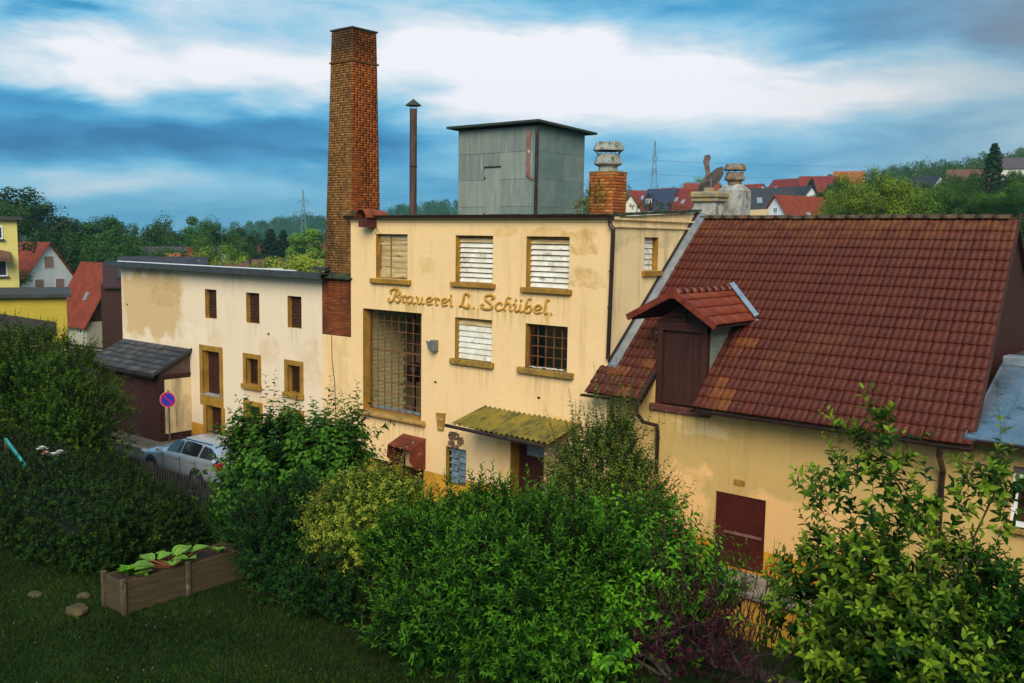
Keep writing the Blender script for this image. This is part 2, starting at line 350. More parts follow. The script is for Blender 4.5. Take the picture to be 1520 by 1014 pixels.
M_ochre = mat('ochre_paint', OCHRE, (.25, .125, .016), 2.5, rough=.75, c3=(.22, .12, .03), c3scale=6, c3amt=(.58, .75), bump=.3)
M_stone = mat('sill_stone', (.36, .20, .03), (.22, .13, .03), 5, rough=.85, c3=(.10, .07, .03), c3scale=14, c3amt=(.5, .68), bump=.5)
M_letter = mat('letter_paint', (.52, .29, .03), (.38, .19, .02), 9, rough=.45, bump=.15, spec=.5)
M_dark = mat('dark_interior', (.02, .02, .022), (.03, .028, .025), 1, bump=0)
M_brown = mat('brown_red_wood', (.055, .013, .007), (.030, .009, .006), 3, rough=.6, stretch=(4, 4, .4), bump=.25, c3=(.08, .026, .012), c3scale=8)
M_brownmetal = mat('brown_painted_metal', (.075, .011, .006), (.05, .008, .005), 1.6, rough=.45, bump=.08, c3=(.22, .12, .08), c3scale=11, c3amt=(.66, .75))
M_gutter = mat('dark_brown_gutter', (.022, .012, .010), (.04, .02, .016), 4, rough=.35, metal=.2, bump=.05)
M_moss = mat('mossy_roof_edge', (.045, .055, .025), (.02, .022, .016), 2.5, rough=.9, c3=(.13, .14, .08), c3scale=7, bump=.6)
M_slate = mat('bitumen_dark', (.035, .033, .03), (.06, .056, .05), 1.5, rough=.8, bump=.4)
M_white = mat('white_slat', (.76, .72, .62), (.62, .56, .44), 2.4, rough=.65, c3=(.36, .29, .18), c3scale=4, c3amt=(.54, .74), bump=.15)
M_whitepaint = mat('white_frame', (.8, .8, .78), (.72, .72, .7), 3, rough=.4, bump=0)
M_board = mat('weathered_board', (.60, .45, .24), (.40, .26, .10), 3.2, rough=.8, stretch=(.5, 1, 5), c3=(.20, .13, .06), c3scale=2.0, c3amt=(.56, .66), bump=.4)
M_rustbar = mat('rusty_bars', (.20, .075, .022), (.11, .045, .02), 8, rough=.7, bump=.3)
M_glass = glass_mat('window_glass')
M_zinc = mat('zinc_strip', (.42, .46, .50), (.30, .34, .38), 3, rough=.38, metal=.6, bump=.1)
M_zincroof = mat('zinc_roof', (.20, .27, .33), (.30, .36, .40), 1.6, rough=.28, metal=.75, c3=(.12, .13, .12), c3scale=5, c3amt=(.5, .7), bump=.2, bscale=4, bdist=.02)
M_rust = mat('rusted_sheet', (.30, .065, .018), (.16, .035, .012), 4, rough=.6, c3=(.36, .15, .07), c3scale=10, bump=.3)
M_mortar = mat('mortar', (.16, .085, .04), (.09, .055, .03), 6, bump=.5)
def bricks_mats(prefix, cols, soot=.6):
    out = []
    mean = [sum(c[q] for c in cols) / len(cols) for q in range(3)]
    for i, c in enumerate(cols):
        c = tuple(x * .50 + y * .44 for x, y in zip(c, mean)); m_, nt, b, o_ = _nt(f'{prefix}_{i}'); B = NB(nt)
        col = B.mix(B.ramp(B.noise(14, 4, .6), .35, .7), c, tuple(x * .62 for x in c))
        s_ = B.ramp(B.noise(.9, 5, .65, stretch=(1.6, 1.6, .35)), .47, .70, 0., soot); s_ = B.m('MAXIMUM', s_, B.m('MULTIPLY', B.ramp(B.xyz()[2], 12.9, 14.3), B.ramp(B.noise(1.4, 5, .6), .3, .6, .25, .8))); col = B.mix(s_, col, (.025, .016, .010))
        B.L.new(col, b.inputs['Base Color']); b.inputs['Roughness'].default_value = .88; b.inputs['Specular IOR Level'].default_value = .15
        B.L.new(B.bump(B.noise(45, 3, .6), .5, .01), b.inputs['Normal']); out.append(m_)
    return out
BR_hot = bricks_mats('brick_orange', [(.46, .11, .016), (.40, .09, .016), (.30, .065, .016), (.40, .13, .03), (.52, .16, .025), (.16, .055, .022), (.30, .055, .018)])
BR_yel = bricks_mats('brick_ochre', [(.30, .13, .03), (.36, .17, .045), (.24, .10, .028), (.20, .085, .028), (.33, .14, .03), (.12, .055, .022), (.38, .21, .07)])
BR_red = bricks_mats('brick_red', [(.26, .06, .016), (.30, .08, .02), (.21, .05, .016), (.34, .11, .028), (.14, .04, .018)], .75)
BR_dark = bricks_mats('brick_dark', [(.07, .022, .014), (.05, .018, .012), (.10, .03, .018), (.06, .028, .02)], .3)

def wall(mb, u0, u1, z0, z1, mp, ops, m_wall=0, m_rev=1, top=None):
    """wall face in (u,z) with rectangular openings (ua,ub,za,zb,depth); mp(u,z,d) gives the point d metres in"""
    us = sorted({u0, u1, *[o[0] for o in ops], *[o[1] for o in ops]}); zs = sorted({z0, z1, *[o[2] for o in ops], *[o[3] for o in ops]})
    us = [u for u in us if u0 <= u <= u1]; zs = [z for z in zs if z0 <= z <= z1]
    mb.cur = m_wall
    for i in range(len(us) - 1):
        for j in range(len(zs) - 1):
            cu, cz = (us[i] + us[i + 1]) / 2, (zs[j] + zs[j + 1]) / 2
            if any(o[0] < cu < o[1] and o[2] < cz < o[3] for o in ops): continue
            mb.quad(mp(us[i], zs[j], 0), mp(us[i + 1], zs[j], 0), mp(us[i + 1], zs[j + 1], 0), mp(us[i], zs[j + 1], 0))
    for (a, b, c, d, dep) in ops:
        mb.cur = m_rev
        mb.quad(mp(a, c, 0), mp(a, d, 0), mp(a, d, dep), mp(a, c, dep)); mb.quad(mp(b, c, 0), mp(b, c, dep), mp(b, d, dep), mp(b, d, 0))
        mb.quad(mp(a, d, 0), mp(b, d, 0), mp(b, d, dep), mp(a, d, dep)); mb.quad(mp(a, c, 0), mp(a, c, dep), mp(b, c, dep), mp(b, c, 0))
        # inner jamb return so the wall has thickness behind the frame
        e = .12
        mb.cur = m_wall
        for (p, q, r_, s_) in ((a - e, a, c - e, d + e), (b, b + e, c - e, d + e), (a, b, d, d + e), (a, b, c - e, c)):
            mb.quad(mp(p, r_, dep), mp(q, r_, dep), mp(q, s_, dep), mp(p, s_, dep))
    mb.cur = 0
YF = 20.0
front = lambda u, z, d: (u, YF + d, z)

# ================================================================== BREWERY
brew = thing('brewery_building', 'tall cream plastered brewery with script lettering and louvred windows', 'brewery', (-18.4, 20, 0))
OPS = dict(w1=(-22.17, -20.77, 6.70, 8.06, .18), w2=(-18.79, -17.37, 6.72, 8.05, .16), w3=(-16.18, -14.74, 6.68, 8.05, .16), big=(-22.78, -20.16, 2.5, 5.72, .34),
           w4=(-18.79, -17.37, 4.5, 5.70, .12), w5=(-16.16, -14.74, 4.5, 5.70, .20), ent=(-16.63, -15.44, 0, 2.40, .42), gr=(-19.11, -18.3, .75, 1.85, .16), c1=(-22.3, -21.31, .30, .98, .3), c2=(-20.98, -20.05, .30, .97, .3))
def wall_simple():
    m = MB()
    ops = list(OPS.values())
    us = sorted({-24.79, -23.35, -13.45, *[o[0] for o in ops], *[o[1] for o in ops]}); zs = sorted({0, 4.75, 8.5, *[o[2] for o in ops], *[o[3] for o in ops]})
    for i in range(len(us) - 1):
        for j in range(len(zs) - 1):
            cu, cz = (us[i] + us[i + 1]) / 2, (zs[j] + zs[j + 1]) / 2
            if cu < -23.35 and cz > 4.75: continue
            if any(o[0] < cu < o[1] and o[2] < cz < o[3] for o in ops): continue
            m.quad((us[i], YF, zs[j]), (us[i + 1], YF, zs[j]), (us[i + 1], YF, zs[j + 1]), (us[i], YF, zs[j + 1]))
    for (a, b, c, d, dep) in ops:
        m.cur = 1
        m.quad((a, YF, c), (a, YF, d), (a, YF + dep, d), (a, YF + dep, c)); m.quad((b, YF, c), (b, YF + dep, c), (b, YF + dep, d), (b, YF, d))
        m.quad((a, YF, d), (b, YF, d), (b, YF + dep, d), (a, YF + dep, d)); m.quad((a, YF, c), (a, YF + dep, c), (b, YF + dep, c), (b, YF, c))
        m.cur = 0; e = .1
        for (p, q, r_, s_) in ((a - e, a, c - e, d + e), (b, b + e, c - e, d + e), (a, b, d, d + e), (a, b, c - e, c)):
            m.quad((p, YF + dep, r_), (q, YF + dep, r_), (q, YF + dep, s_), (p, YF + dep, s_))
    return m
wall_simple().build('front_wall', [M_main, M_ochre], brew)
side = lambda u, z, d: (-13.45 - d, u, z)
mb = MB(); wall(mb, 20, 29, 0, 8.45, side, [(21.57, 22.27, 7.19, 8.07, .16)])
mb.quad((-13.45, 20, 8.45), (-13.45, 29, 8.45), (-13.45, 29, 9.05), (-13.45, 20, 8.56))
mb.build('side_wall', [M_side, M_ochre], brew)
mb = MB(); mb.box(-24.7, -13.5, 28.9, 29, 0, 8.45); mb.box(-23.33, -23.2, 20.02, 28.9, 0, 8.45); mb.build('rear_wall', M_main, brew)
m = MB(); m.box(-23.2, -13.6, 20.02, 22.3, 8.36, 8.47); m.box(-23.2, -13.6, 24.7, 28.9, 8.36, 8.47); m.box(-23.2, -22.7, 22.3, 24.7, 8.36, 8.47); m.box(-21.25, -13.6, 22.3, 24.7, 8.36, 8.47); m.build('flat_roof', M_slate, brew)
m = MB(); m.box(-22.72, -21.23, 22.28, 24.72, 8.475, 8.485); m.build('added_rooflight', M_glass, brew)  # unseen roof opening added to brighten the tiled room below
# eaves: thin moulding, gutter and mossy edge
mb = MB(); mb.box(-23.36, -13.44, 19.97, 20.03, 8.43, 8.50); mb.build('cornice', M_main, brew)
mb = MB(); mb.prism([(19.80, 8.62), (19.82, 8.53), (19.90, 8.50), (20.02, 8.50), (20.02, 8.56), (19.86, 8.56), (19.84, 8.62)], 'X', -23.5, -13.38)
mb.build('gutter', M_gutter, brew)
mb = MB()
x = -23.48
while x < -13.6:
    w = random.uniform(.9, 1.3); x1 = min(x + w, -13.5); mb.bbox(x, x1 - .012, 19.84, 20.35, 8.565, 8.635 + random.uniform(-.008, .012), .015); x += w
mb.build('roof_edge', M_moss, brew)
# parapet over the side wall
mb = MB(); y = 20.3
while y < 24.4:
    y1 = min(y + .62, 24.4); z = 8.58 + (y - 20) * .052
    mb.add([(-13.62, y, z), (-13.34, y, z), (-13.34, y1 - .01, z + .032), (-13.62, y1 - .01, z + .032), (-13.62, y, z + .07), (-13.34, y, z + .07), (-13.34, y1 - .01, z + .10), (-13.62, y1 - .01, z + .10)], [(0, 3, 2, 1), (4, 5, 6, 7), (0, 1, 5, 4), (1, 2, 6, 5), (2, 3, 7, 6), (3, 0, 4, 7)]); y += .62
mb.build('parapet_coping', M_moss, brew)
mb = MB(); mb.prism([(-13.45, 8.28), (-13.39, 8.31), (-13.39, 8.35), (-13.45, 8.35)], 'Y', 20.02, 24.35); mb.prism([(-13.45, 8.47), (-13.37, 8.50), (-13.37, 8.54), (-13.45, 8.54)], 'Y', 20.02, 24.35); mb.build('side_moulding', M_side, brew)

def sill(parent, x0, x1, z0, z1, proud=.12, m_=M_ochre, y=YF, rnd=.015):
    b = MB(); b.bbox(x0, x1, y - proud, y + .05, z0, z1, rnd); return b.build('sill', m_, parent)
def slat_window(parent, o, n, tilt=True, board_top=True, sillw=(.12, .12), sillz=.14, sm=M_ochre, first=.0):
    a, b, c, d, dep = o; y = YF + dep
    m = MB(); m.box(a, a + .05, y - .05, y, c, d); m.box(b - .04, b, y - .05, y, c, d); m.box(a + .05, b - .04, y - .04, y + .0, d - .06, d)
    m.cur = 1; m.box(a, b, y + .03, y + .05, c, d); m.cur = 0; w = m.build('louvre_window', [M_ochre, M_dark], parent)  # backing sheet coloured near black for the shade between the slats
    h = (d - .06 - c) / n
    for i in range(n):
        z = c + i * h; s_ = MB(); t = .035 if tilt else .012
        s_.add([(a + .05, y - t, z + .012), (b - .04, y - t, z + .012), (b - .04, y + .02, z + h * (.88 if tilt else .94)), (a + .05, y + .02, z + h * (.88 if tilt else .94)), (a + .05, y - t + .012, z + .004), (b - .04, y - t + .012, z + .004), (b - .04, y + .03, z + h * .85), (a + .05, y + .03, z + h * .85)],
               [(0, 1, 2, 3), (4, 7, 6, 5), (0, 4, 5, 1), (3, 2, 6, 7), (0, 3, 7, 4), (1, 5, 6, 2)])
        s_.build('slat', M_white if not (board_top and i == n - 1) else M_board, w)
    sill(w, a - sillw[0], b + sillw[1], c - sillz, c, .12, sm); return w
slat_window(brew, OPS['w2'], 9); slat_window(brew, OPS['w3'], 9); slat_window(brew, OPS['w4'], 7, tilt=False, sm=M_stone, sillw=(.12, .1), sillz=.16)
# boarded window
o = OPS['w1']; m = MB(); y = YF + o[4]
m.box(o[0], o[0] + .05, y - .04, y, o[2], o[3]); m.box(o[1] - .03, o[1], y - .03, y, o[2], o[3]); m.box(-21.66, -21.62, y - .05, y - .02, o[2], o[3]); m.box(o[0], o[1], y + .03, y + .06, o[2], o[3])
bw = m.build('boarded_window', [M_ochre], brew)
for k, (xa, xb) in enumerate(((-22.12, -21.665), (-21.615, -20.80))):
    for i in range(8):
        z = 6.72 + i * .165; b = MB(); b.box(xa, xb, y - .02 - random.uniform(0, .008), y + .02, z, z + .158); b.build('board', M_board, bw)
b = MB(); b.tube([(-22.08, y - .05, 7.75), (-22.05, y - .09, 7.70), (-22.05, y - .10, 7.05), (-22.08, y - .05, 7.0)], .014, 6); b.build('iron_handle', M_rustbar, bw)
sill(bw, -22.35, -20.6, 6.54, 6.69)
def grid_window(parent, o, ncol, rows, thick_row=None, name='iron_window', bar=.018, frame=.05, y=None):
    a, b, c, d, dep = o; y = y or YF + dep - .02
    f = MB()
    f.box(a, b, y - .03, y + .03, d - frame, d); f.box(a, b, y - .03, y + .03, c, c + frame * .6); f.box(a, a + frame * .6, y - .03, y + .03, c + frame * .6, d - frame); f.box(b - frame * .6, b, y - .03, y + .03, c + frame * .6, d - frame)
    w = f.build(name, M_rustbar, parent)
    x0, x1, z0, z1 = a + frame * .6, b - frame * .6, c + frame * .6, d - frame
    xs = [x0 + (x1 - x0) * i / ncol for i in range(ncol + 1)]; zs = [z0 + (z1 - z0) * t for t in rows]
    g = MB()
    for i in range(1, ncol): g.box(xs[i] - bar / 2, xs[i] + bar / 2, y - .018, y + .012, z0, z1)
    for j in range(1, len(zs) - 1):
        t = bar * (2.6 if j == thick_row else 1); g.box(x0, x1, y - .022, y + .010, zs[j] - t / 2, zs[j] + t / 2)
    g.build('glazing_bars', M_rustbar, w)
    me = None
    for i in range(ncol):
        for j in range(len(zs) - 1):
            p = MB(); p.box(xs[i] + .004, xs[i + 1] - .004, y + .013, y + .017, zs[j] + .004, zs[j + 1] - .004); p.build('pane', M_glass, w)
    return w
rw = [0, .07, .175, .28, .385, .49, .60, .70, .80, .90, 1]
bigw = grid_window(brew, OPS['big'], 8, rw, 6, 'tall_window')
m = MB(); m.tube([(-22.98, 19.90, 2.40), (-19.94, 19.90, 2.40)], .075, 10); m.box(-22.78, -20.16, 19.92, 20.33, 2.40, 2.499); m.box(-22.95, -19.98, 19.92, 20.02, 2.33, 2.47); m.build('sill', mat('rounded_sill', (.40, .22, .05), (.26, .15, .05), 4, c3=(.55, .34, .12), c3scale=7, bump=.5), bigw)
# room behind the tall window: tiled side wall, vessel, bench
M_tile = mat('glazed_tile', (.92, .78, .40), (.86, .72, .34), 2, rough=.25, bump=0, spec=.5); M_grout = mat('tile_grout', (.16, .15, .07), None, 2)
m = MB(); m.box(-23.1, -22.95, 20.36, 22.0, 1.5, 6.4); room = m.build('room_wall', M_grout, brew)
its = []
for r_ in range(34):
    for c_ in range(6):
        its.append((TRS((-22.945, 20.50 + c_ * .262 + (.13 if r_ % 2 else 0), 1.75 + r_ * .135), None, (.02, .25, .125)), 0))
pieces(room, 'tile', [M_tile], its, cube_arrays(), 300)
m = MB(); m.lathe([(.0, -.34), (.2, -.30), (.33, -.12), (.33, .16), (.2, .30), (0, .34)], (-21.95, 21.45, 3.62), 18); m.tube([(-21.95, 21.45, 1.6), (-21.95, 21.45, 3.3)], .07, 8); m.tube([(-21.95, 21.45, 3.9), (-21.95, 21.45, 5.9)], .05, 8); m.tube([(-21.0, 22.6, 1.6), (-21.0, 22.6, 6.0)], .10, 8); m.build('brewing_vessel', M_gutter, brew, smooth=True)
m = MB(); m.box(-22.93, -16, 20.4, 24.9, 1.4, 1.6); m.box(-19.4, -19.3, 20.4, 24.9, 1.6, 6.4); m.build('room_floor', M_dark, brew)
m = MB(); m.box(-22.9, -20.6, 20.45, 20.75, 2.35, 2.52); m.build('inner_ledge', mat('blue_ledge', (.35, .5, .6), None, 3), brew)
w5 = grid_window(brew, OPS['w5'], 5, [0, .25, .5, .75, 1], None, 'iron_window', .02)
m = MB(); m.bbox(-16.36, -14.5, 19.87, 20.18, 4.34, 4.5, .012); m.build('sill', M_stone, w5)
m = MB()
for i in range(26): 
    x = random.uniform(-16.1, -14.85); s_ = random.uniform(.02, .07); m.bbox(x, x + s_ * 1.6, 20.06, 20.06 + s_, 4.5, 4.5 + s_ * .6, .004)
m.build('rubble', M_white, w5)
# small window in the side wall
m = MB(); m.box(-13.63, -13.61, 21.57, 22.27, 7.19, 8.07); sw = m.build('side_louvre_window', M_ochre, brew)
for i in range(6):
    z = 7.20 + i * .145; m = MB(); m.add([(-13.58, 21.58, z), (-13.58, 22.20, z), (-13.61, 22.20, z + .14), (-13.61, 21.58, z + .14)], [(0, 1, 2, 3)]); m.add([(-13.60, 21.58, z), (-13.60, 22.20, z), (-13.61, 22.20, z + .135), (-13.61, 21.58, z + .135)], [(3, 2, 1, 0)]); m.build('slat', M_white, sw, fix=False)
m = MB(); m.bbox(-13.5, -13.35, 21.47, 22.4, 7.04, 7.18, .01); m.build('sill', M_ochre, sw)
# entrance
m = MB(); m.box(-16.60, -15.47, 20.36, 20.42, 0, 2.4); dr = m.build('entrance_door', M_brown, brew)
m = MB(); m.box(-16.30, -15.5, 20.33, 20.36, 1.98, 2.34); m.build('transom_light', mat('milky_glass', (.30, .34, .38), (.22, .26, .30), 2, rough=.15, bump=0, spec=.6), dr)
for k in range(2):
    m = MB(); m.bbox(-16.5 + k * .53, -16.04 + k * .53, 20.34, 20.36, .25, 1.85, .01); m.build('door_panel', M_brown, dr)
# entrance canopy of corrugated sheet
M_corr = mat('mossy_corrugated_sheet', (.25, .175, .025), (.15, .12, .02), 2.5, rough=.85, stretch=(1, .5, 1), c3=(.07, .07, .018), c3scale=3, c3amt=(.44, .66), bump=.4)
cp = MB(); cp.beam((-16.9, 18.9, 2.88), (-14.45, 18.9, 2.84), .06, .08); cp.beam((-17.5, 19.95, 3.12), (-14.4, 19.95, 3.10), .07, .08)
for xx in (-17.3, -15.2, -14.55): cp.beam((xx, 19.98, 3.12), (xx, 18.8, 2.90), .05, .07); cp.beam((xx, 19.98, 2.5), (xx, 18.95, 2.86), .04, .05)
can = cp.build('canopy', M_brown, brew)
for (xa, xb, dz) in ((-17.62, -15.66, 0), (-15.78, -14.20, .02)):
    m = MB(); n = int((xb - xa) / .022); vs = []; T_ = .006
    for i in range(n + 1):
        x = xa + (xb - xa) * i / n; w = .028 * math.sin(2 * math.pi * (x + 30) / .177)
        for (yy, zz) in ((18.62, 2.93), (20.0, 3.24)):
            for t in (0, T_): vs.append((x, yy, zz + w + t + dz - (x + 17.6) * .02))
    fs = []
    for i in range(n):
        p, q = i * 4, i * 4 + 4
        fs += [(p + 1, q + 1, q + 3, p + 3), (p, p + 2, q + 2, q), (p, q, q + 1, p + 1), (p + 2, p + 3, q + 3, q + 2)]
    fs += [(0, 1, 3, 2), (n * 4, n * 4 + 2, n * 4 + 3, n * 4 + 1)]
    m.add(vs, fs); m.build('corrugated_sheet', M_corr, can, smooth=False)
m = MB(); m.tube([(-17.75, 18.55, 2.87), (-14.35, 18.55, 2.80)], .05, 8); m.build('gutter', M_gutter, can)
# rusty awning hood over the cellar hatch
m = MB(); T_ = .012
m.add([(-20.92, 19.99, 1.97), (-19.94, 19.99, 1.95), (-19.84, 19.25, 1.74), (-20.82, 19.25, 1.76), (-20.92, 19.99, 1.94), (-19.94, 19.99, 1.92), (-19.84, 19.25, 1.71), (-20.82, 19.25, 1.73)], [(0, 1, 2, 3), (4, 7, 6, 5), (0, 4, 5, 1), (1, 5, 6, 2), (2, 6, 7, 3), (3, 7, 4, 0)])
for xx, x2 in ((-19.95, -19.86), (-20.93, -20.84)):
    m.add([(xx, 19.99, 1.92), (x2, 19.28, 1.72), (x2 - .04, 19.28, 1.38), (xx, 19.6, 1.02), (xx, 19.99, 1.02)] + [(p[0] - .02, p[1], p[2]) for p in [(xx, 19.99, 1.92), (x2, 19.28, 1.72), (x2 - .04, 19.28, 1.38), (xx, 19.6, 1.02), (xx, 19.99, 1.02)]],
          [(0, 1, 2, 3, 4), (9, 8, 7, 6, 5)] + [(i, (i + 1) % 5, 5 + (i + 1) % 5, 5 + i) for i in range(5)])
M_hood = mat('flaking_red_hood', (.19, .030, .013), (.10, .02, .01), 3, rough=.5, c3=(.36, .38, .40), c3scale=3.2, c3amt=(.64, .67), bump=.2)
hd = m.build('awning_hood', M_hood, brew)
for nm, o in (('cellar_hatch', OPS['c1']), ('cellar_hatch', OPS['c2'])):
    m = MB(); m.box(o[0], o[1], 20.26, 20.30, o[2], o[3]); m.box(o[0], o[1], 19.99, 20.1, o[3] - .05, o[3]); m.build(nm, M_brown, brew)
m = MB(); m.box(-20.40, -20.36, 19.5, 19.55, .9, 1.5); m.box(-20.75, -20.3, 19.45, 19.5, 1.28, 1.33); m.build('hood_bracket', M_gutter, brew)
# ornamental breeze-block grille
M_gr = mat('grille_grey', (.22, .30, .34), (.14, .19, .22), 4, rough=.6)
m = MB(); x0, x1, z0, z1 = -19.0, -18.32, .78, 1.80
for i in range(6):
    z = z0 + i * .19; m.box(x0, x0 + .28, 20.05, 20.12, z, z + .035); m.box(x0 + .36, x1, 20.05, 20.12, z + .08, z + .115)
for i in range(3):
    z = z0 + i * .38; m.box(x0 + .28, x0 + .315, 20.05, 20.12, z, z + .225); m.box(x0 + .36, x0 + .395, 20.05, 20.12, z + .08, z + .30); m.box(x0 + .10, x0 + .135, 20.05, 20.12, z + .04, z + .18)
m.box(x0, x1, 20.13, 20.15, z0, z1)
m.build('window_grille', M_gr, brew)
# broken-out plaster hole with crumbling stone over the grille
m = MB(); M_rub = mat('crumbled_stone', (.20, .12, .06), (.07, .045, .03), 9, rough=.95, c3=(.36, .22, .12), c3scale=14, bump=.8)
ring = [(-18.98, 1.87), (-19.03, 2.1), (-18.93, 2.30), (-18.72, 2.33), (-18.52, 2.22), (-18.40, 2.0), (-18.42, 1.87)]
rng = random.Random(3)
for i in range(46):
    x = rng.uniform(-19.0, -18.45); z = rng.uniform(1.88, 2.30)
    if (x + 18.72) ** 2 / .1 + (z - 2.08) ** 2 / .065 > 1: continue
    s_ = rng.uniform(.03, .085); m.obox((x, 20.0 + rng.uniform(-.02, .015), z), Vector((1, rng.uniform(-.4, .4), rng.uniform(-.7, .7))).normalized(), Vector((0, 1, 0)), Vector((rng.uniform(-.4, .4), 0, 1)).normalized(), s_, .03, s_ * rng.uniform(.3, .7))
m.build('broken_plaster', M_rub, brew)
# keystone plate with faded writing
m = MB(); m.prism([(-19.50, 2.80), (-19.12, 2.83), (-19.20, 2.30), (-19.42, 2.28)], 'Y', 19.955, 20.01); pl = m.build('keystone_plate', M_ochre, brew)
m = MB(); M_pl = mat('faded_lettering', (.62, .50, .24), None, 3)
def strokes(mb_, segs, ox, oz, w, h, y, t=.012):
    for (a, b) in segs: mb_.beam((ox + a[0] * w, y, oz + a[1] * h), (ox + b[0] * w, y, oz + b[1] * h), t, .008, (0, 1, 0))
E_ = [((0, 0), (0, 1)), ((0, 1), (.8, 1)), ((0, .5), (.7, .5))]; W_ = [((0, 1), (.2, 0)), ((.2, 0), (.5, .7)), ((.5, .7), (.75, 0)), ((.75, 0), (1, 1))]; N_ = [((0, 0), (0, 1)), ((0, 1), (.8, 0)), ((.8, 0), (.8, 1))]
for i, g in enumerate((E_, W_, N_)): strokes(m, g, -19.43 + i * .09, 2.60, .07, .08, 19.95)
for i, g in enumerate((E_, N_)): strokes(m, g, -19.38 + i * .08, 2.35, .06, .05, 19.95, .009)
m.build('plate_writing', M_pl, pl)
# floodlight
m = MB(); m.bbox(-19.62, -19.44, 19.78, 20.0, 4.64, 4.98, .02); m.add([(-19.80, 19.82, 4.95), (-19.62, 19.80, 4.93), (-19.62, 19.80, 4.70), (-19.70, 19.84, 4.66)], [(0, 1, 2, 3)])
m.box(-19.66, -19.62, 19.86, 19.98, 4.76, 4.88); m.build('floodlight', mat('lamp_grey', (.16, .17, .16), (.10, .11, .10), 4, rough=.4), brew)
for (px_, pz_) in ((-21.0, 3.5), (-19.55, 3.72), (-15.65, 3.72), (-22.1, 1.75)):
    m = MB(); m.bbox(px_ - .04, px_ + .04, 19.96, 20.0, pz_ - .02, pz_ + .02, .004); m.build('wall_anchor', M_gutter, brew)
# wires
m = MB(); m.tube([(-22.2, 19.98, 8.05), (-22.05, 19.93, 8.2), (-21.98, 19.85, 8.45)], .008, 5); m.tube([(-21.95, 19.98, 8.07), (-22.1, 19.93, 8.25), (-22.2, 19.88, 8.45)], .005, 4); m.tube([(-24.3, 19.985, 4.74), (-24.28, 19.98, 3.9), (-24.15, 19.98, 3.2), (-24.1, 19.98, 1.5), (-24.12, 19.98, .1)], .011, 5); m.build('cable', M_gutter, brew)
# roof-edge air outlet: rusty barrel hood facing the yard
hood = thing('vent_hood', 'rusty red half-barrel vent hood on the front roof edge beside the chimney', 'vent', (-22.4, 20, 8.6))
prof = [(math.cos(a) * .27, math.sin(a) * .27) for a in [math.pi * k / 8 for k in range(9)]]; inn = [(x * .9, z * .9) for x, z in prof]
def hoodsh(y0, y1, cx, cz, sc=1.):
    m = MB(); n = len(prof); vs = [(cx + x * sc, y0, cz + z * sc) for x, z in prof] + [(cx + x * sc, y0, cz + z * sc) for x, z in inn] + [(cx + x * sc, y1, cz + z * sc * .86) for x, z in prof] + [(cx + x * sc, y1, cz + z * sc * .86) for x, z in inn]
    fs = []
    for i in range(n - 1):
        fs += [(i, i + 1, 2 * n + i + 1, 2 * n + i), (n + i, 3 * n + i, 3 * n + i + 1, n + i + 1), (i, n + i, n + i + 1, i + 1), (2 * n + i, 2 * n + i + 1, 3 * n + i + 1, 3 * n + i)]
    fs += [(0, 2 * n, 3 * n, n), (n - 1, 2 * n - 1, 4 * n - 1, 3 * n - 1)]
    m.add(vs, fs); return m
m = hoodsh(19.52, 20.45, -22.35, 8.55); m.build('hood_shell', M_rust, hood)
m = MB(); m.box(-22.55, -22.15, 19.62, 20.0, 8.26, 8.54); m.build('duct_box', mat('dark_rust', (.11, .022, .012), (.06, .015, .01), 4), hood)
m = MB(); m.box(-23.3, -22.65, 19.95, 20.4, 8.64, 8.78); m.build('base_plate', M_moss, hood)

# downpipes
def pipe(parent, pts, r=.055, name='downpipe', brackets=()):
    m = MB(); m.tube(pts, r, 10); 
    for (x, y, z) in brackets: m.lathe([(r + .012, -.02), (r + .012, .02)], (x, y, z), 10)
    return m.build(name, M_gutter, parent, smooth=False)
pipe(brew, [(-13.42, 19.88, 8.52), (-13.42, 19.88, 8.38), (-13.33, 19.90, 8.25), (-13.33, 19.90, 8.10), (-13.36, 19.92, 7.0), (-13.40, 19.92, 4.98)], brackets=[(-13.37, 19.92, 7.2), (-13.38, 19.92, 6.3)])

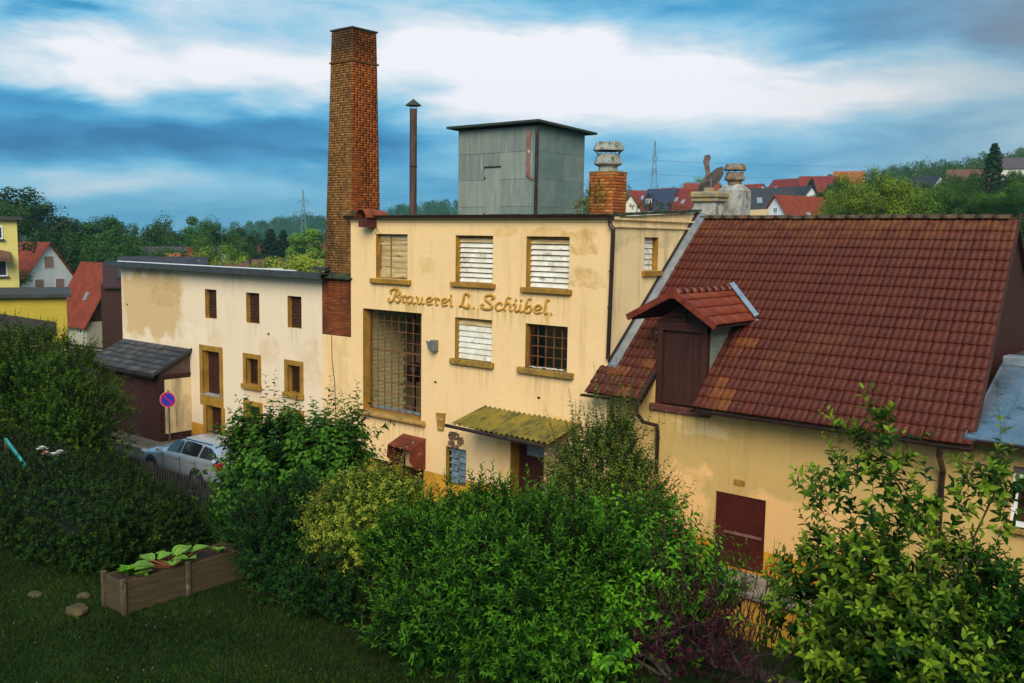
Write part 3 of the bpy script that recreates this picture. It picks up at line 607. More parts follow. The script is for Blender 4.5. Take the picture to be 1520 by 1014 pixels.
# ---------------- lettering
def catmull(p, n=7):
    p = [Vector((a, b)) for a, b in p]
    if len(p) < 3: return [p[0].lerp(p[-1], i / n) for i in range(n + 1)]
    q = [2 * p[0] - p[1]] + p + [2 * p[-1] - p[-2]]; out = []
    for i in range(1, len(q) - 2):
        for k in range(n):
            t = k / n; out.append(.5 * ((2 * q[i]) + (-q[i - 1] + q[i + 1]) * t + (2 * q[i - 1] - 5 * q[i] + 4 * q[i + 1] - q[i + 2]) * t * t + (-q[i - 1] + 3 * q[i] - 3 * q[i + 1] + q[i + 2]) * t ** 3))
    out.append(p[-1]); return out
G = {
 'B': [[(.66, .86), (.56, .55), (.45, .22), (.30, .03), (.12, .02), (.02, .16), (.10, .28)], [(.28, .62), (.20, .74), (.34, .96), (.62, 1.04), (.88, .92), (.94, .70), (.78, .52), (.62, .48)], [(.62, .48), (.86, .42), (.96, .22), (.86, .04), (.66, .02), (.58, .12)]],
 'r': [[(.0, .46), (.22, .58), (.36, .46), (.34, .16), (.50, .02), (.74, .10)], [(.36, .40), (.60, .56), (.96, .50), (.86, .40)]],
 'a': [[(.66, .50), (.36, .58), (.10, .40), (.04, .16), (.24, .01), (.50, .14), (.64, .40)], [(.70, .58), (.66, .20), (.80, .02), (1, .10)]],
 'u': [[(.0, .46), (.16, .58), (.26, .44), (.20, .16), (.36, .01), (.58, .12), (.70, .36)], [(.74, .58), (.70, .20), (.82, .02), (1, .10)]],
 'e': [[(.20, .22), (.60, .28), (.86, .42), (.74, .57), (.40, .56), (.12, .36), (.12, .10), (.42, .0), (.90, .10)]],
 'i': [[(.0, .44), (.36, .58), (.60, .46), (.50, .16), (.66, .02), (1, .08)], [(.62, .92), (.56, .72)]],
 'L': [[(.92, .78), (.98, .94), (.74, 1.02), (.52, .90), (.44, .56), (.28, .18), (.02, .05)], [(.04, .05), (.36, .12), (.66, .0), (.92, .02), (.98, .22), (.84, .30)]],
 'S': [[(.74, .74), (.90, .80), (.92, .96), (.66, 1.04), (.40, .94), (.36, .72), (.58, .52), (.80, .32), (.76, .10), (.50, .0), (.18, .04), (.04, .20), (.14, .34), (.26, .26)]],
 'c': [[(.78, .38), (.86, .52), (.58, .58), (.22, .46), (.06, .20), (.26, .01), (.64, .02), (1, .12)]],
 'h': [[(.86, .96), (.56, 1.0), (.42, .84), (.32, .5), (.20, .12), (.34, .02)], [(.26, .34), (.52, .56), (.78, .50), (.74, .18), (.84, .02), (1, .10)]],
 'U': [[(.0, .46), (.16, .58), (.26, .44), (.20, .16), (.36, .01), (.58, .12), (.70, .36)], [(.74, .58), (.70, .20), (.82, .02), (1, .10)], [(.30, .92), (.22, .74)], [(.82, .92), (.74, .74)]],
 'b': [[(.88, .98), (.56, 1.0), (.40, .80), (.22, .40), (.12, .16), (.34, .0), (.70, .06), (.90, .30), (.78, .50), (.46, .42), (.34, .24)]],
 'l': [[(1, .98), (.62, 1.0), (.48, .80), (.36, .40), (.26, .14), (.40, .0), (.72, .12)]],
 '.': [[(.45, .05), (.55, .06)]]}
LT = [('B', -21.60, -21.04), ('r', -21.02, -20.78), ('a', -20.76, -20.40), ('u', -20.38, -20.02), ('e', -19.95, -19.66), ('r', -19.62, -19.40), ('e', -19.33, -19.05), ('i', -19.04, -18.86), ('L', -18.62, -18.22), ('.', -18.10, -17.98),
      ('S', -17.80, -17.25), ('c', -17.24, -16.96), ('h', -16.98, -16.62), ('U', -16.60, -16.24), ('b', -16.22, -15.92), ('e', -15.87, -15.57), ('l', -15.56, -15.34), ('.', -15.32, -15.22)]
for ch, x0, x1 in LT:
    m = MB(); H_ = .39 if ch in 'BLS' else .37
    for st in G[ch]:
        pts = catmull(st, 5); n = len(pts); r0 = .036 if ch in 'BLS' else .031
        if ch == '.': rr = [.045] * n
        elif len(st) == 2: rr = [.040 - .02 * i / (n - 1) for i in range(n)]
        else: rr = [r0 * (.80 + .38 * math.sin(math.pi * i / (n - 1))) for i in range(n)]
        m.tube([(x0 + p.x * (x1 - x0), 19.985, 6.0 + p.y * H_) for p in pts], rr, 8, flat=(Vector((0, 1, 0)), 1.1))
    m.build('letter', M_letter, brew, smooth=True)
# ================================================================== TALL CHIMNEY
stack = thing('chimney_stack', 'tall tapering square brick chimney between the two plastered buildings', 'chimney', (-24.05, 20.7, 4.7))
def taper_chimney(parent, base, top, z0, z1, mats_front, mats_side, course=.078, limit_f=150):
    """base/top = (x0,x1,y0,y1)"""
    def rect(z):
        t = (z - z0) / (z1 - z0); return [a + (b - a) * t for a, b in zip(base, top)]
    m = MB(); e = .012; b, t = rect(z0), rect(z1)
    v = [(b[0] + e, b[2] + e, z0), (b[1] - e, b[2] + e, z0), (b[1] - e, b[3] - e, z0), (b[0] + e, b[3] - e, z0), (t[0] + e, t[2] + e, z1), (t[1] - e, t[2] + e, z1), (t[1] - e, t[3] - e, z1), (t[0] + e, t[3] - e, z1)]
    m.add(v, [(0, 3, 2, 1), (4, 5, 6, 7), (0, 1, 5, 4), (1, 2, 6, 5), (2, 3, 7, 6), (3, 0, 4, 7)]); core = m.build('mortar_core', M_mortar, parent)
    n = int((z1 - z0) / course); A, Bs, O = [], [], []
    for r_ in range(n):
        z = z0 + (r_ + .5) * course; q = rect(z); L_ = .252
        for face in range(4):
            if face in (0, 2): u0, u1 = q[0], q[1]
            else: u0, u1 = q[2], q[3]
            hdr = r_ % 2; ln = .127 if hdr else L_
            u = u0 + (0 if hdr else .0); first = True
            while u < u1 - .03:
                l = ln if not (first and r_ % 4 == 2) else ln * .5; first = False
                l = min(l, u1 - u)
                if u1 - (u + l) < .05: l = u1 - u
                c_ = u + l / 2; j = RNG.normal(0, .0025); d = .02
                if face == 0: M_ = TRS((c_, q[2] + d / 2 - j, z), None, (l - .008, d + .01, course - .009)); A.append((M_, int(RNG.integers(0, 7))))
                elif face == 1: M_ = TRS((q[1] - d / 2 + j, c_, z), None, (d + .01, l - .008, course - .009)); Bs.append((M_, int(RNG.integers(0, 7))))
                elif face == 2: O.append((TRS((c_, q[3] - d / 2, z), None, (l - .008, d + .01, course - .009)), int(RNG.integers(0, 7))))
                else: O.append((TRS((q[0] + d / 2, c_, z), None, (d + .01, l - .008, course - .009)), int(RNG.integers(0, 7))))
                u += l
    pieces(core, 'brick', mats_front, A, cube_arrays(), limit_f); pieces(core, 'brick', mats_side, Bs + O, cube_arrays(), limit_f)
taper_chimney(stack, (-24.69, -23.40, 20.04, 21.33), (-24.50, -23.50, 20.22, 21.22), 6.78, 14.45, BR_yel, BR_hot)
m = MB(); m.add([(-24.54, 20.18, 14.45), (-23.46, 20.18, 14.45), (-23.46, 21.26, 14.45), (-24.54, 21.26, 14.45), (-24.54, 20.18, 14.50), (-23.46, 20.18, 14.50), (-23.46, 21.26, 14.50), (-24.54, 21.26, 14.50), (-24.0, 20.72, 14.62)], [(0, 1, 5, 4), (1, 2, 6, 5), (2, 3, 7, 6), (3, 0, 4, 7), (4, 5, 8), (5, 6, 8), (6, 7, 8), (7, 4, 8), (0, 3, 2, 1)])
m.build('cap', M_slate, stack)
m = MB(); m.box(-24.56, -23.46, 20.16, 21.30, 13.44, 13.49); m.build('corbel_band', BR_yel[5], stack)
# iron straps
m = MB(); m.bbox(-24.86, -23.28, 19.83, 20.75, 6.60, 6.66, .01); m.prism([(19.83, 6.66), (20.04, 6.78), (20.7, 6.78), (20.7, 6.66)], 'X', -24.84, -23.36); m.build('weathering_collar', M_moss, stack)
m = MB(); m.box(-24.77, -23.36, 20.02, 20.6, 4.75, 6.6); core = m.build('mortar_core', M_mortar, stack)
its = []
for r_ in range(24):
    z = 4.765 + (r_ + .5) * .0762; u = -24.79; first = True
    while u < -23.38:
        l = .125 if (first and r_ % 2) else .25; first = False; l = min(l, -23.35 - u)
        its.append((TRS((u + l / 2, 20.012 - abs(RNG.normal(0, .003)), z), None, (l - .011, .03, .065)), int(RNG.integers(0, 5)))); u += l
pieces(core, 'brick', BR_red, its, cube_arrays(), 300)

# ================================================================== ANNEX
annex = thing('brewery_annex', 'long pale plastered annex with flat roof and small walled-up windows left of the tall chimney', 'building', (-31.3, 20, 0))
AO = dict(u1=(-31.66, -30.9, 4.84, 5.92, .20), u2=(-29.04, -28.25, 4.84, 5.92, .20), u3=(-26.64, -25.88, 4.84, 5.92, .20), d1=(-31.88, -30.76, 1.93, 3.60, .28), d2=(-31.70, -30.68, 0, 1.52, .30),
          m1=(-29.09, -28.36, 2.62, 3.56, .22), m2=(-26.66, -25.97, 2.60, 3.55, .22), l1=(-26.72, -25.95, .95, 1.84, .22), l2=(-29.1, -28.3, .95, 1.84, .22))
m = MB(); wall(m, -37.85, -24.79, 0, 6.62, front, list(AO.values()))
m.build('front_wall', [M_annex, M_ochre], annex)
m = MB(); m.box(-37.84, -37.6, 20.02, 28, 0, 6.4); m.box(-37.6, -24.8, 27.8, 28, 0, 6.0); m.add([(-37.85, 20, 6.4), (-37.85, 28, 6.0), (-37.6, 28, 6.0), (-37.6, 20.02, 6.62), (-37.85, 20, 6.62)], [(0, 1, 2, 3, 4)])
m.box(-24.82, -24.80, 20.3, 28, 0, 6.4); m.build('side_wall', M_annex, annex)
def rf(x0, x1, t):   # falls away to the back
    m = MB(); m.add([(x0, 19.58, 6.74), (x1, 19.58, 6.74), (x1, 28.2, 6.10), (x0, 28.2, 6.10), (x0, 19.58, 6.74 + t), (x1, 19.58, 6.74 + t), (x1, 28.2, 6.10 + t), (x0, 28.2, 6.10 + t)], [(0, 3, 2, 1), (4, 5, 6, 7), (0, 1, 5, 4), (1, 2, 6, 5), (2, 3, 7, 6), (3, 0, 4, 7)]); return m
rf_ = rf(-38.25, -24.30, .05).build('flat_roof', M_slate, annex)
m = MB(); m.prism([(19.50, 6.60), (19.56, 6.58), (19.575, 6.80), (19.50, 6.80)], 'X', -38.25, -24.30); m.build('fascia', mat('fascia_dark', (.05, .055, .06), (.035, .04, .045), 3, rough=.5, bump=.1), rf_)
m = MB(); m.box(-37.2, -25.6, 19.50, 19.60, 6.803, 6.835); m.build('edge_strip', mat('pale_metal_edge', (.75, .75, .78), (.6, .62, .66), 2, rough=.35, bump=0), rf_)
x = -37.9
while x < -24.6:
    m = MB(); m.box(x, x + .09, 19.60, 20.0, 6.60, 6.735); m.build('rafter_end', M_brown, rf_); x += .62
m = MB(); m.box(-25.1, -24.4, 19.8, 20.4, 6.84, 6.95); m.build('roof_corner', M_slate, annex)
for k in ('u1', 'u2', 'u3'):
    o = AO[k]; m = MB(); m.box(o[0], o[1], 20.19, 20.24, o[2], o[3]); inf = m.build('walled_up_window', M_mortar, annex); its = []
    for r_ in range(9):
        z = o[2] + .06 + r_ * .12
        for c_ in range(4):
            xx = o[0] + .13 + c_ * .25 - (.12 if r_ % 2 else 0)
            xa, xb = max(xx - .115, o[0]), min(xx + .115, o[1])
            if xb - xa > .03: its.append((TRS(((xa + xb) / 2, 20.185, z), None, (xb - xa, .03, .10)), int(RNG.integers(0, 4))))
    pieces(inf, 'brick', BR_dark, its, cube_arrays(), 60)
def surround(parent, xa, xb, za, zb, w, m_=M_ochre, sillh=0, top=True, proud=.03):
    b = MB(); y0, y1 = YF - proud, YF + .02
    b.box(xa - w, xa, y0, y1, za, zb); b.box(xb, xb + w, y0, y1, za, zb)
    if top: b.box(xa - w, xb + w, y0, y1, zb, zb + w)
    b.build('surround', m_, parent)
    if sillh: s_ = MB(); s_.bbox(xa - w - .03, xb + w + .04, YF - .12, YF + .02, za - sillh, za, .01); s_.build('sill', m_, parent)
for k in ('m1', 'm2', 'l1', 'l2'):
    o = AO[k]; y = 20.18; m = MB()
    m.box(o[0], o[0] + .07, y, y + .05, o[2], o[3]); m.box(o[1] - .07, o[1], y, y + .05, o[2], o[3]); m.box(o[0] + .07, o[1] - .07, y, y + .05, o[3] - .07, o[3]); m.box(o[0] + .07, o[1] - .07, y, y + .05, o[2], o[2] + .07)
    cx = (o[0] + o[1]) / 2; m.box(cx - .03, cx + .03, y - .01, y + .04, o[2] + .07, o[3] - .07); m.box(o[0] + .07, cx - .03, y, y + .04, o[3] - .36, o[3] - .32); m.box(cx + .03, o[1] - .07, y, y + .04, o[3] - .36, o[3] - .32)
    w = m.build('casement_window', M_brown, annex)
    for xa, xb in ((o[0] + .07, cx - .03), (cx + .03, o[1] - .07)):
        for za, zb in ((o[2] + .07, o[3] - .36), (o[3] - .32, o[3] - .07)):
            m = MB(); m.box(xa, xb, y + .02, y + .025, za, zb); m.build('pane', M_glass, w)
    surround(w, o[0], o[1], o[2], o[3], .17, sillh=.17)
o = AO['d1']; m = MB(); m.box(o[0], o[1], 20.24, 20.30, o[2], o[3]); d = m.build('loading_door', M_brown, annex)
for xa, xb in ((o[0] + .04, -31.33), (-31.31, o[1] - .04)):
    for za, zb in ((2.0, 2.7), (2.76, 3.54)): m = MB(); m.bbox(xa + .05, xb - .05, 20.225, 20.245, za, zb, .008); m.build('door_panel', M_brown, d)
m = MB(); m.box(o[0] - .02, o[1] + .02, 19.96, 20.24, 1.90, 1.94); m.build('threshold', mat('threshold_grey', (.38, .36, .36), (.26, .25, .25), 5), d)
surround(d, o[0], o[1], 1.93, 3.60, .20)
m = MB(); m.box(o[0] - .2, o[1] + .2, 19.97, 20.02, 1.52, 1.90); m.build('lintel', M_ochre, d)
o = AO['d2']; m = MB(); m.box(o[0], o[1], 20.26, 20.31, 0, 1.52); d = m.build('lower_door', M_brown, annex); surround(d, o[0], o[1], 0, 1.52, .2, top=False)
for i in range(5): m = MB(); m.bbox(o[0] + .02 + i * .2, o[0] + .21 + i * .2, 20.245, 20.262, .03, 1.5, .004); m.build('plank', M_brown, d)
m = MB(); m.bbox(-27.75, -27.68, 19.96, 20, 4.5, 4.56, .005); m.bbox(-37.4, -37.34, 19.96, 20, 5.0, 5.05, .005); m.build('wall_anchor', M_gutter, annex)

# ================================================================== BRICK SHED
shed = thing('brick_shed', 'low dark brick shed with black tiled lean-to roof against the annex wall', 'shed', (-34.9, 19.3, 0))
SX0, SX1, SY = -37.6, -32.75, 18.68
m = MB(); m.box(SX0, SX1 - .014, SY + .014, 19.98, 0, 2.55); core = m.build('mortar_core', mat('dark_mortar', (.05, .035, .03), None, 4), shed)
its = []
for r_ in range(32):
    z = .02 + (r_ + .5) * .078; u = SX0; first = True
    while u < SX1 - .02:
        l = .125 if (first and r_ % 2) else .25; first = False; l = min(l, SX1 - u)
        if not ((-36.55 < u + l / 2 < -35.75 or -34.65 < u + l / 2 < -33.85) and .35 < z < 2.30):
            its.append((TRS((u + l / 2, SY + .005, z), None, (l - .012, .024, .066)), int(RNG.integers(0, 4))))
        u += l
for r_ in range(5):
    z = .02 + (r_ + .5) * .078
    for c_ in range(5): its.append((TRS((SX1 - .004, SY + .13 + c_ * .25, z), None, (.024, .238, .066)), int(RNG.integers(0, 4))))
for r_ in range(5, 32):
    its.append((TRS((SX1 - .004, SY + (.06 if r_ % 2 else .09), .02 + (r_ + .5) * .078), None, (.024, .12 if r_ % 2 else .18, .066)), int(RNG.integers(0, 4))))
pieces(core, 'brick', BR_dark, its, cube_arrays(), 300)
M_shpanel = plaster('shed_panel', (.74, .56, .30), (.16, .12, .07), patches=[(-32.7, 1.1, .25, .7, (.16, .12, .07), .35)], streak=.75)
m = MB(); m.box(SX1 - .01, SX1 + .02, SY + .22, 19.99, .40, 2.47); m.build('render_panel', M_shpanel, shed)
for xa in (-36.55, -34.65):
    m = MB(); m.box(xa, xa + .8, SY + .02, SY + .05, .35, 2.30); d = m.build('shed_door', M_brown, shed)
    for i in range(4): m = MB(); m.bbox(xa + .02 + i * .19, xa + .2 + i * .19, SY - .012, SY + .02, .37, 2.28, .005); m.build('plank', M_brown, d)
m = MB(); m.box(SX0, SX1 + .03, SY - .02, 19.99, 2.55, 2.66); m.build('wall_plate', M_brown, shed)
pl_ = []
def zroof(y): return 2.70 + (y - 18.36) * .50
y = SY
while y < 19.97:
    y1 = min(y + .1, 19.98); m = MB(); m.add([(SX1 - .02, y, 2.665), (SX1 - .02, y1 - .012, 2.665), (SX1 - .02, y1 - .012, zroof(y1) - .03), (SX1 - .02, y, zroof(y) - .03), (SX1 + .01, y, 2.665), (SX1 + .01, y1 - .012, 2.665), (SX1 + .01, y1 - .012, zroof(y1) - .03), (SX1 + .01, y, zroof(y) - .03)], [(0, 3, 2, 1), (4, 5, 6, 7), (0, 1, 5, 4), (1, 2, 6, 5), (2, 3, 7, 6), (3, 0, 4, 7)])
    m.build('gable_plank', mat('grey_brown_plank', (.11, .065, .05), (.07, .045, .035), 6) if y == SY else bpy.data.materials['grey_brown_plank'], shed); y += .1
m = MB(); m.add([(SX0 - .2, 18.40, 2.66), (SX1 + .1, 18.40, 2.66), (SX1 + .1, 20.0, 3.46), (SX0 - .2, 20.0, 3.46), (SX0 - .2, 18.40, 2.71), (SX1 + .1, 18.40, 2.71), (SX1 + .1, 20.0, 3.51), (SX0 - .2, 20.0, 3.51)], [(0, 3, 2, 1), (4, 5, 6, 7), (0, 1, 5, 4), (1, 2, 6, 5), (2, 3, 7, 6), (3, 0, 4, 7)])
sroof = m.build('tiled_roof', M_slate, shed)
def pan_tile(w=.30, l=.40, amp=.026, th=.018, lift=.045, n=9):
    """roof tile with two rolls; x across, y up the slope, z off the slope"""
    vs = []; fs = []
    for j, (y, dz) in enumerate(((0, lift), (l, .004))):
        for i in range(n):
            t = i / (n - 1); z = amp * (.5 - .5 * math.cos(4 * math.pi * t)) * (1.0 if t < .97 else .6)
            vs.append((t * w, y, z + dz + th)); 
    for i in range(n):
        t = i / (n - 1); z = amp * (.5 - .5 * math.cos(4 * math.pi * t)); vs.append((t * w, 0, z + lift - .004))
    for i in range(n - 1): fs.append((i, i + 1, n + i + 1, n + i)); fs.append((2 * n + i, 2 * n + i + 1, i + 1, i))
    # side laps
    vs += [(0, 0, 0), (0, l, 0), (w, 0, 0), (w, l, 0)]; k = 3 * n
    fs += [(k, 0, n, k + 1), (k + 2, k + 3, 2 * n - 1, n - 1)]
    return np.array(vs), np.array(fs)
TILE = pan_tile()
def slope_rot(xdir, updir):
    x = Vector(xdir).normalized(); y = Vector(updir).normalized(); z = x.cross(y).normalized(); return Matrix((x, y, z)).transposed()
sm_ = [mat('black_tile_%d' % i, c, tuple(q * .6 for q in c), 5, rough=.55, bump=.15) for i, c in enumerate([(.045, .042, .045), (.06, .055, .055), (.035, .035, .04), (.08, .075, .065)])]
rot = slope_rot((1, 0, 0), (0, 1, .5)); its = []; up = Vector((0, 1, .5)).normalized()
for r_ in range(6):
    for c_ in range(17):
        p = Vector((SX0 - .2 + c_ * .30, 18.37, 2.705)) + up * (r_ * .305)
        its.append((TRS(p, rot, (1, .86, 1)), int(RNG.choice([0, 0, 1, 2, 3]))))
pieces(sroof, 'tile', sm_, its, TILE, 300)
m = MB(); m.box(SX1 + .08, SX1 + .13, 18.38, 18.40, 2.6, 2.7); m.add([(SX1 + .10, 18.36, 2.66), (SX1 + .15, 18.36, 2.66), (SX1 + .15, 20.0, 3.48), (SX1 + .10, 20.0, 3.48), (SX1 + .10, 18.36, 2.79), (SX1 + .15, 18.36, 2.79), (SX1 + .15, 20.0, 3.61), (SX1 + .10, 20.0, 3.61)], [(0, 3, 2, 1), (4, 5, 6, 7), (0, 1, 5, 4), (1, 2, 6, 5), (2, 3, 7, 6), (3, 0, 4, 7)]); m.build('verge_trim', sm_[0], sroof)
m = MB(); m.prism([(18.26, 2.68), (18.29, 2.60), (18.36, 2.60), (18.38, 2.67), (18.355, 2.67), (18.345, 2.62), (18.30, 2.62), (18.28, 2.68)], 'X', SX0 - .25, SX1 + .12); m.build('gutter', M_gutter, shed)
pipe(shed, [(SX0 - .1, 18.32, 2.6), (SX0 - .1, 18.36, 2.45), (SX0 - .06, 18.62, 2.25), (SX0 - .06, 18.62, .1)], .04)

# ================================================================== BARN
barn = thing('tiled_barn', 'ochre plastered barn with steep red tiled roof and loading dormer', 'barn', (-8, 20, 0))
BO = dict(gd=(-10.30, -9.03, .38, 2.13, .10), bw=(-4.03, -2.7, 2.58, 3.78, .16))
m = MB(); wall(m, -13.45, 8.0, -.6, 3.985, front, list(BO.values()))
m.quad((-13.45, 20, 3.985), (-12.03, 20, 3.985), (-12.03, 20, 4.66), (-13.45, 20, 4.66)); m.quad((-10.63, 20, 3.985), (-4.86, 20, 3.985), (-4.86, 20, 4.66), (-10.63, 20, 4.66)); m.quad((-4.86, 20, 3.985), (8, 20, 3.985), (8, 20, 4.50), (-4.86, 20, 4.50))
m.build('front_wall', [M_barn, M_barn], barn)
sl = .9; zr = lambda y: 4.16 + (y - 19.38) * sl
def slab(pts, t, name, m_, parent):   # polygon (x,y) laid on the roof plane
    m = MB(); n = len(pts); m.add([(x, y, zr(y)) for x, y in pts] + [(x, y, zr(y) - t) for x, y in pts], [tuple(range(n)), tuple(range(n, 2 * n))[::-1]] + [(i, n + i, n + (i + 1) % n, (i + 1) % n) for i in range(n)]); return m.build(name, m_, parent)
M_under = mat('roof_underlay', (.05, .02, .012), None, 3)
roof = slab([(-13.68, 19.42), (-12.06, 19.42), (-12.06, 21.3), (-10.60, 21.3), (-10.60, 19.42), (-4.66, 19.42), (-5.17, 24.35), (-13.44, 24.35), (-13.44, 20.0), (-13.68, 20.0)], .06, 'tiled_roof', M_under, barn)
m = MB(); zb = zr(24.35); m.add([(-13.44, 24.36, zb), (-5.17, 24.36, zb), (-5.17, 29.4, zb - 4.5), (-13.44, 29.4, zb - 4.5), (-13.44, 24.36, zb - .06), (-5.17, 24.36, zb - .06), (-5.17, 29.4, zb - 4.56), (-13.44, 29.4, zb - 4.56)], [(0, 1, 2, 3), (4, 7, 6, 5), (0, 4, 5, 1), (1, 5, 6, 2), (2, 6, 7, 3), (3, 7, 4, 0)]); m.build('rear_roof', M_under, barn)
tm = []
for i, (c, c2_, lich) in enumerate([((.088, .0155, .0066), (.066, .012, .0056), 0), ((.083, .0145, .0064), (.062, .011, .0055), 0), ((.094, .0175, .007), (.070, .013, .006), 0), ((.17, .046, .009), (.12, .030, .008), 0), ((.077, .0140, .0064), (.058, .011, .006), 0), ((.125, .028, .009), (.085, .019, .008), 1)]):
    m_, nt, b, o_ = _nt('red_tile_%d' % i); B = NB(nt); X_, Y_, Z_ = B.xyz()
    col = B.mix(B.ramp(B.noise(7, 5, .6), .35, .7), c, c2_)
    st = B.ramp(B.noise(.8, 6, .65), .54, .72, 0., .35); col = B.mix(st, col, (.13, .045, .010))
    hi = B.m('MULTIPLY', B.ramp(Z_, 7.6, 8.6), B.ramp(B.noise(3, 5, .6), .35, .6)); col = B.mix(B.m('MULTIPLY', hi, .55), col, (.17, .062, .014))
    sp = B.ramp(B.noise(30, 2, .5), .71, .74); low = B.ramp(Z_, 6.2, 4.8, .25, 1.); col = B.mix(B.m('MULTIPLY', sp, low), col, (.42, .36, .30))
    B.L.new(col, b.inputs['Base Color']); b.inputs['Roughness'].default_value = .55; b.inputs['Specular IOR Level'].default_value = .22
    B.L.new(B.bump(B.noise(60, 3, .6), .2, .005), b.inputs['Normal']); tm.append(m_)
up = Vector((0, 1, sl)).normalized(); rot = slope_rot((1, 0, 0), (0, 1, sl)); its = []; TW, TE = .2985, .325
for r_ in range(21):
    d0 = r_ * TE; p0 = Vector((0, 19.36, zr(19.36) + .012)) + up * d0
    if p0.y > 24.15: break
    yc = p0.y + .12
    k = 0; x = -13.68; TW = (-4.64 - (yc - 19.4) * .103 + 13.68) / 30
    while x < -4.78 - (yc - 19.4) * .103:
        xc = x + TW / 2
        ok = True
        if yc > 19.98 and xc < -13.28: ok = False
        if -12.06 < xc < -10.60 and yc < 21.45 + max(0, .62 - abs(xc + 11.30) * .95) : ok = False
        if -12.45 < xc < -10.15 and 21.2 < yc < 21.35 + max(0, .85 - abs(xc + 11.33) * .85): ok = False
        if ok:
            near = abs(xc + 10.15) < .32 or (abs(xc + 12.3) < .2)
            v = int(RNG.choice([3, 5, 2])) if (near and yc < 21.4 and RNG.random() < .8) else int(RNG.choice([0, 0, 0, 0, 1, 1, 1, 2, 4, 0, 0, 2], ))
            if yc < 20.0 and xc < -12.0: v = int(RNG.choice([2, 3, 0, 1]))
            its.append((TRS(p0 + Vector((x + float(RNG.normal(0, .002)), 0, 0)), rot @ Matrix.Rotation(float(RNG.normal(0, .010)) + (.05 if RNG.random() < .012 else 0), 3, 'Z') @ Matrix.Rotation(float(RNG.normal(0, .010)), 3, 'X'), (TW / .2985, 1, 1)), v))
        x += TW
pieces(roof, 'tile', tm, its, TILE, 300)
m = MB()
its = []
V_, F_ = None, None
rt = MB(); n = 8
pr_ = [(math.cos(a) * .13, math.sin(a) * .10) for a in [math.pi * k / n for k in range(n + 1)]]
vs = [(0, x, z) for x, z in pr_] + [(1, x * 1.12, z * 1.12) for x, z in pr_] + [(0, x * .85, z * .85) for x, z in pr_] + [(1, x * .97, z * .97) for x, z in pr_]
N1 = n + 1; fs = []
for i in range(n): fs += [(i, i + 1, N1 + i + 1, N1 + i), (2 * N1 + i, 3 * N1 + i, 3 * N1 + i + 1, 2 * N1 + i + 1), (N1 + i, N1 + i + 1, 3 * N1 + i + 1, 3 * N1 + i), (i, 2 * N1 + i, 2 * N1 + i + 1, i + 1)]
RIDGE = (np.array(vs), np.array(fs))
mossr = [mat('ridge_tile_%d' % i, c, (.06, .05, .03), 5, rough=.8, c3=(.10, .10, .045), c3scale=9, c3amt=(.52, .7), bump=.5) for i, c in enumerate([(.12, .04, .018), (.15, .05, .02), (.09, .035, .02)])]
x = -13.42
while x < -5.4: its.append((TRS((x, 24.36, zr(24.35) - .01 + RNG.normal(0, .003)), Matrix.Rotation(float(RNG.normal(0, .006)), 3, 'Y'), (.41, 1.1, .9)), int(RNG.integers(0, 3)))); x += .385
pieces(roof, 'ridge_tile', mossr, its, RIDGE, 300)
# verge on the right edge, gable boards below it
m = MB(); m.add([(-4.66, 19.36, zr(19.36) - .10), (-4.60, 19.36, zr(19.36) - .10), (-5.11, 24.4, zr(24.4) - .10), (-5.17, 24.4, zr(24.4) - .10), (-4.66, 19.36, zr(19.36) + .07), (-4.60, 19.36, zr(19.36) + .07), (-5.11, 24.4, zr(24.4) + .07), (-5.17, 24.4, zr(24.4) + .07)], [(0, 3, 2, 1), (4, 5, 6, 7), (0, 1, 5, 4), (1, 2, 6, 5), (2, 3, 7, 6), (3, 0, 4, 7)]); m.build('verge_board', M_brown, roof)
y = 20.05
while y < 28.6:
    zt = zr(y + .08) if y < 24.3 else zr(24.35) - (y - 24.35) * .9; m = MB(); m.box(-5.32, -5.27, y, y + .15, 4.3, zt - .08); m.build('gable_plank', M_brown, barn); y += .16
m = MB(); m.box(-13.4, -5.35, 28.8, 29.0, 0, 4.7); m.box(-5.45, -5.35, 20.1, 28.8, 0, 4.4); m.build('rear_wall', M_barn, barn)
# lead flashing against the brewery side wall
m = MB()
for i in range(13):
    ya = 20.0 + i * .335; yb = ya + .35; e = .004 * (i % 2)
    m.add([(-13.44, ya, zr(ya) + .16), (-13.17, ya, zr(ya) + .125 + e), (-13.17, yb, zr(yb) + .125 + e), (-13.44, yb, zr(yb) + .16), (-13.44, ya, zr(ya) - .02), (-13.17, ya, zr(ya) - .02), (-13.17, yb, zr(yb) - .02), (-13.44, yb, zr(yb) - .02)], [(0, 1, 2, 3), (0, 4, 5, 1), (1, 5, 6, 2), (2, 6, 7, 3), (3, 7, 4, 0)])
m.build('lead_flashing', M_zinc, roof)
m = MB(); m.add([(-13.445, 20, zr(20) + .16), (-13.445, 24.3, zr(24.3) + .16), (-13.445, 24.3, zr(24.3) + .24), (-13.445, 20, zr(20) + .24), (-13.40, 20, zr(20) + .16), (-13.40, 24.3, zr(24.3) + .16), (-13.40, 24.3, zr(24.3) + .24), (-13.40, 20, zr(20) + .24)], [(0, 3, 2, 1), (4, 5, 6, 7), (0, 1, 5, 4), (1, 2, 6, 5), (2, 3, 7, 6), (3, 0, 4, 7)]); m.build('flashing_rail', M_gutter, roof)
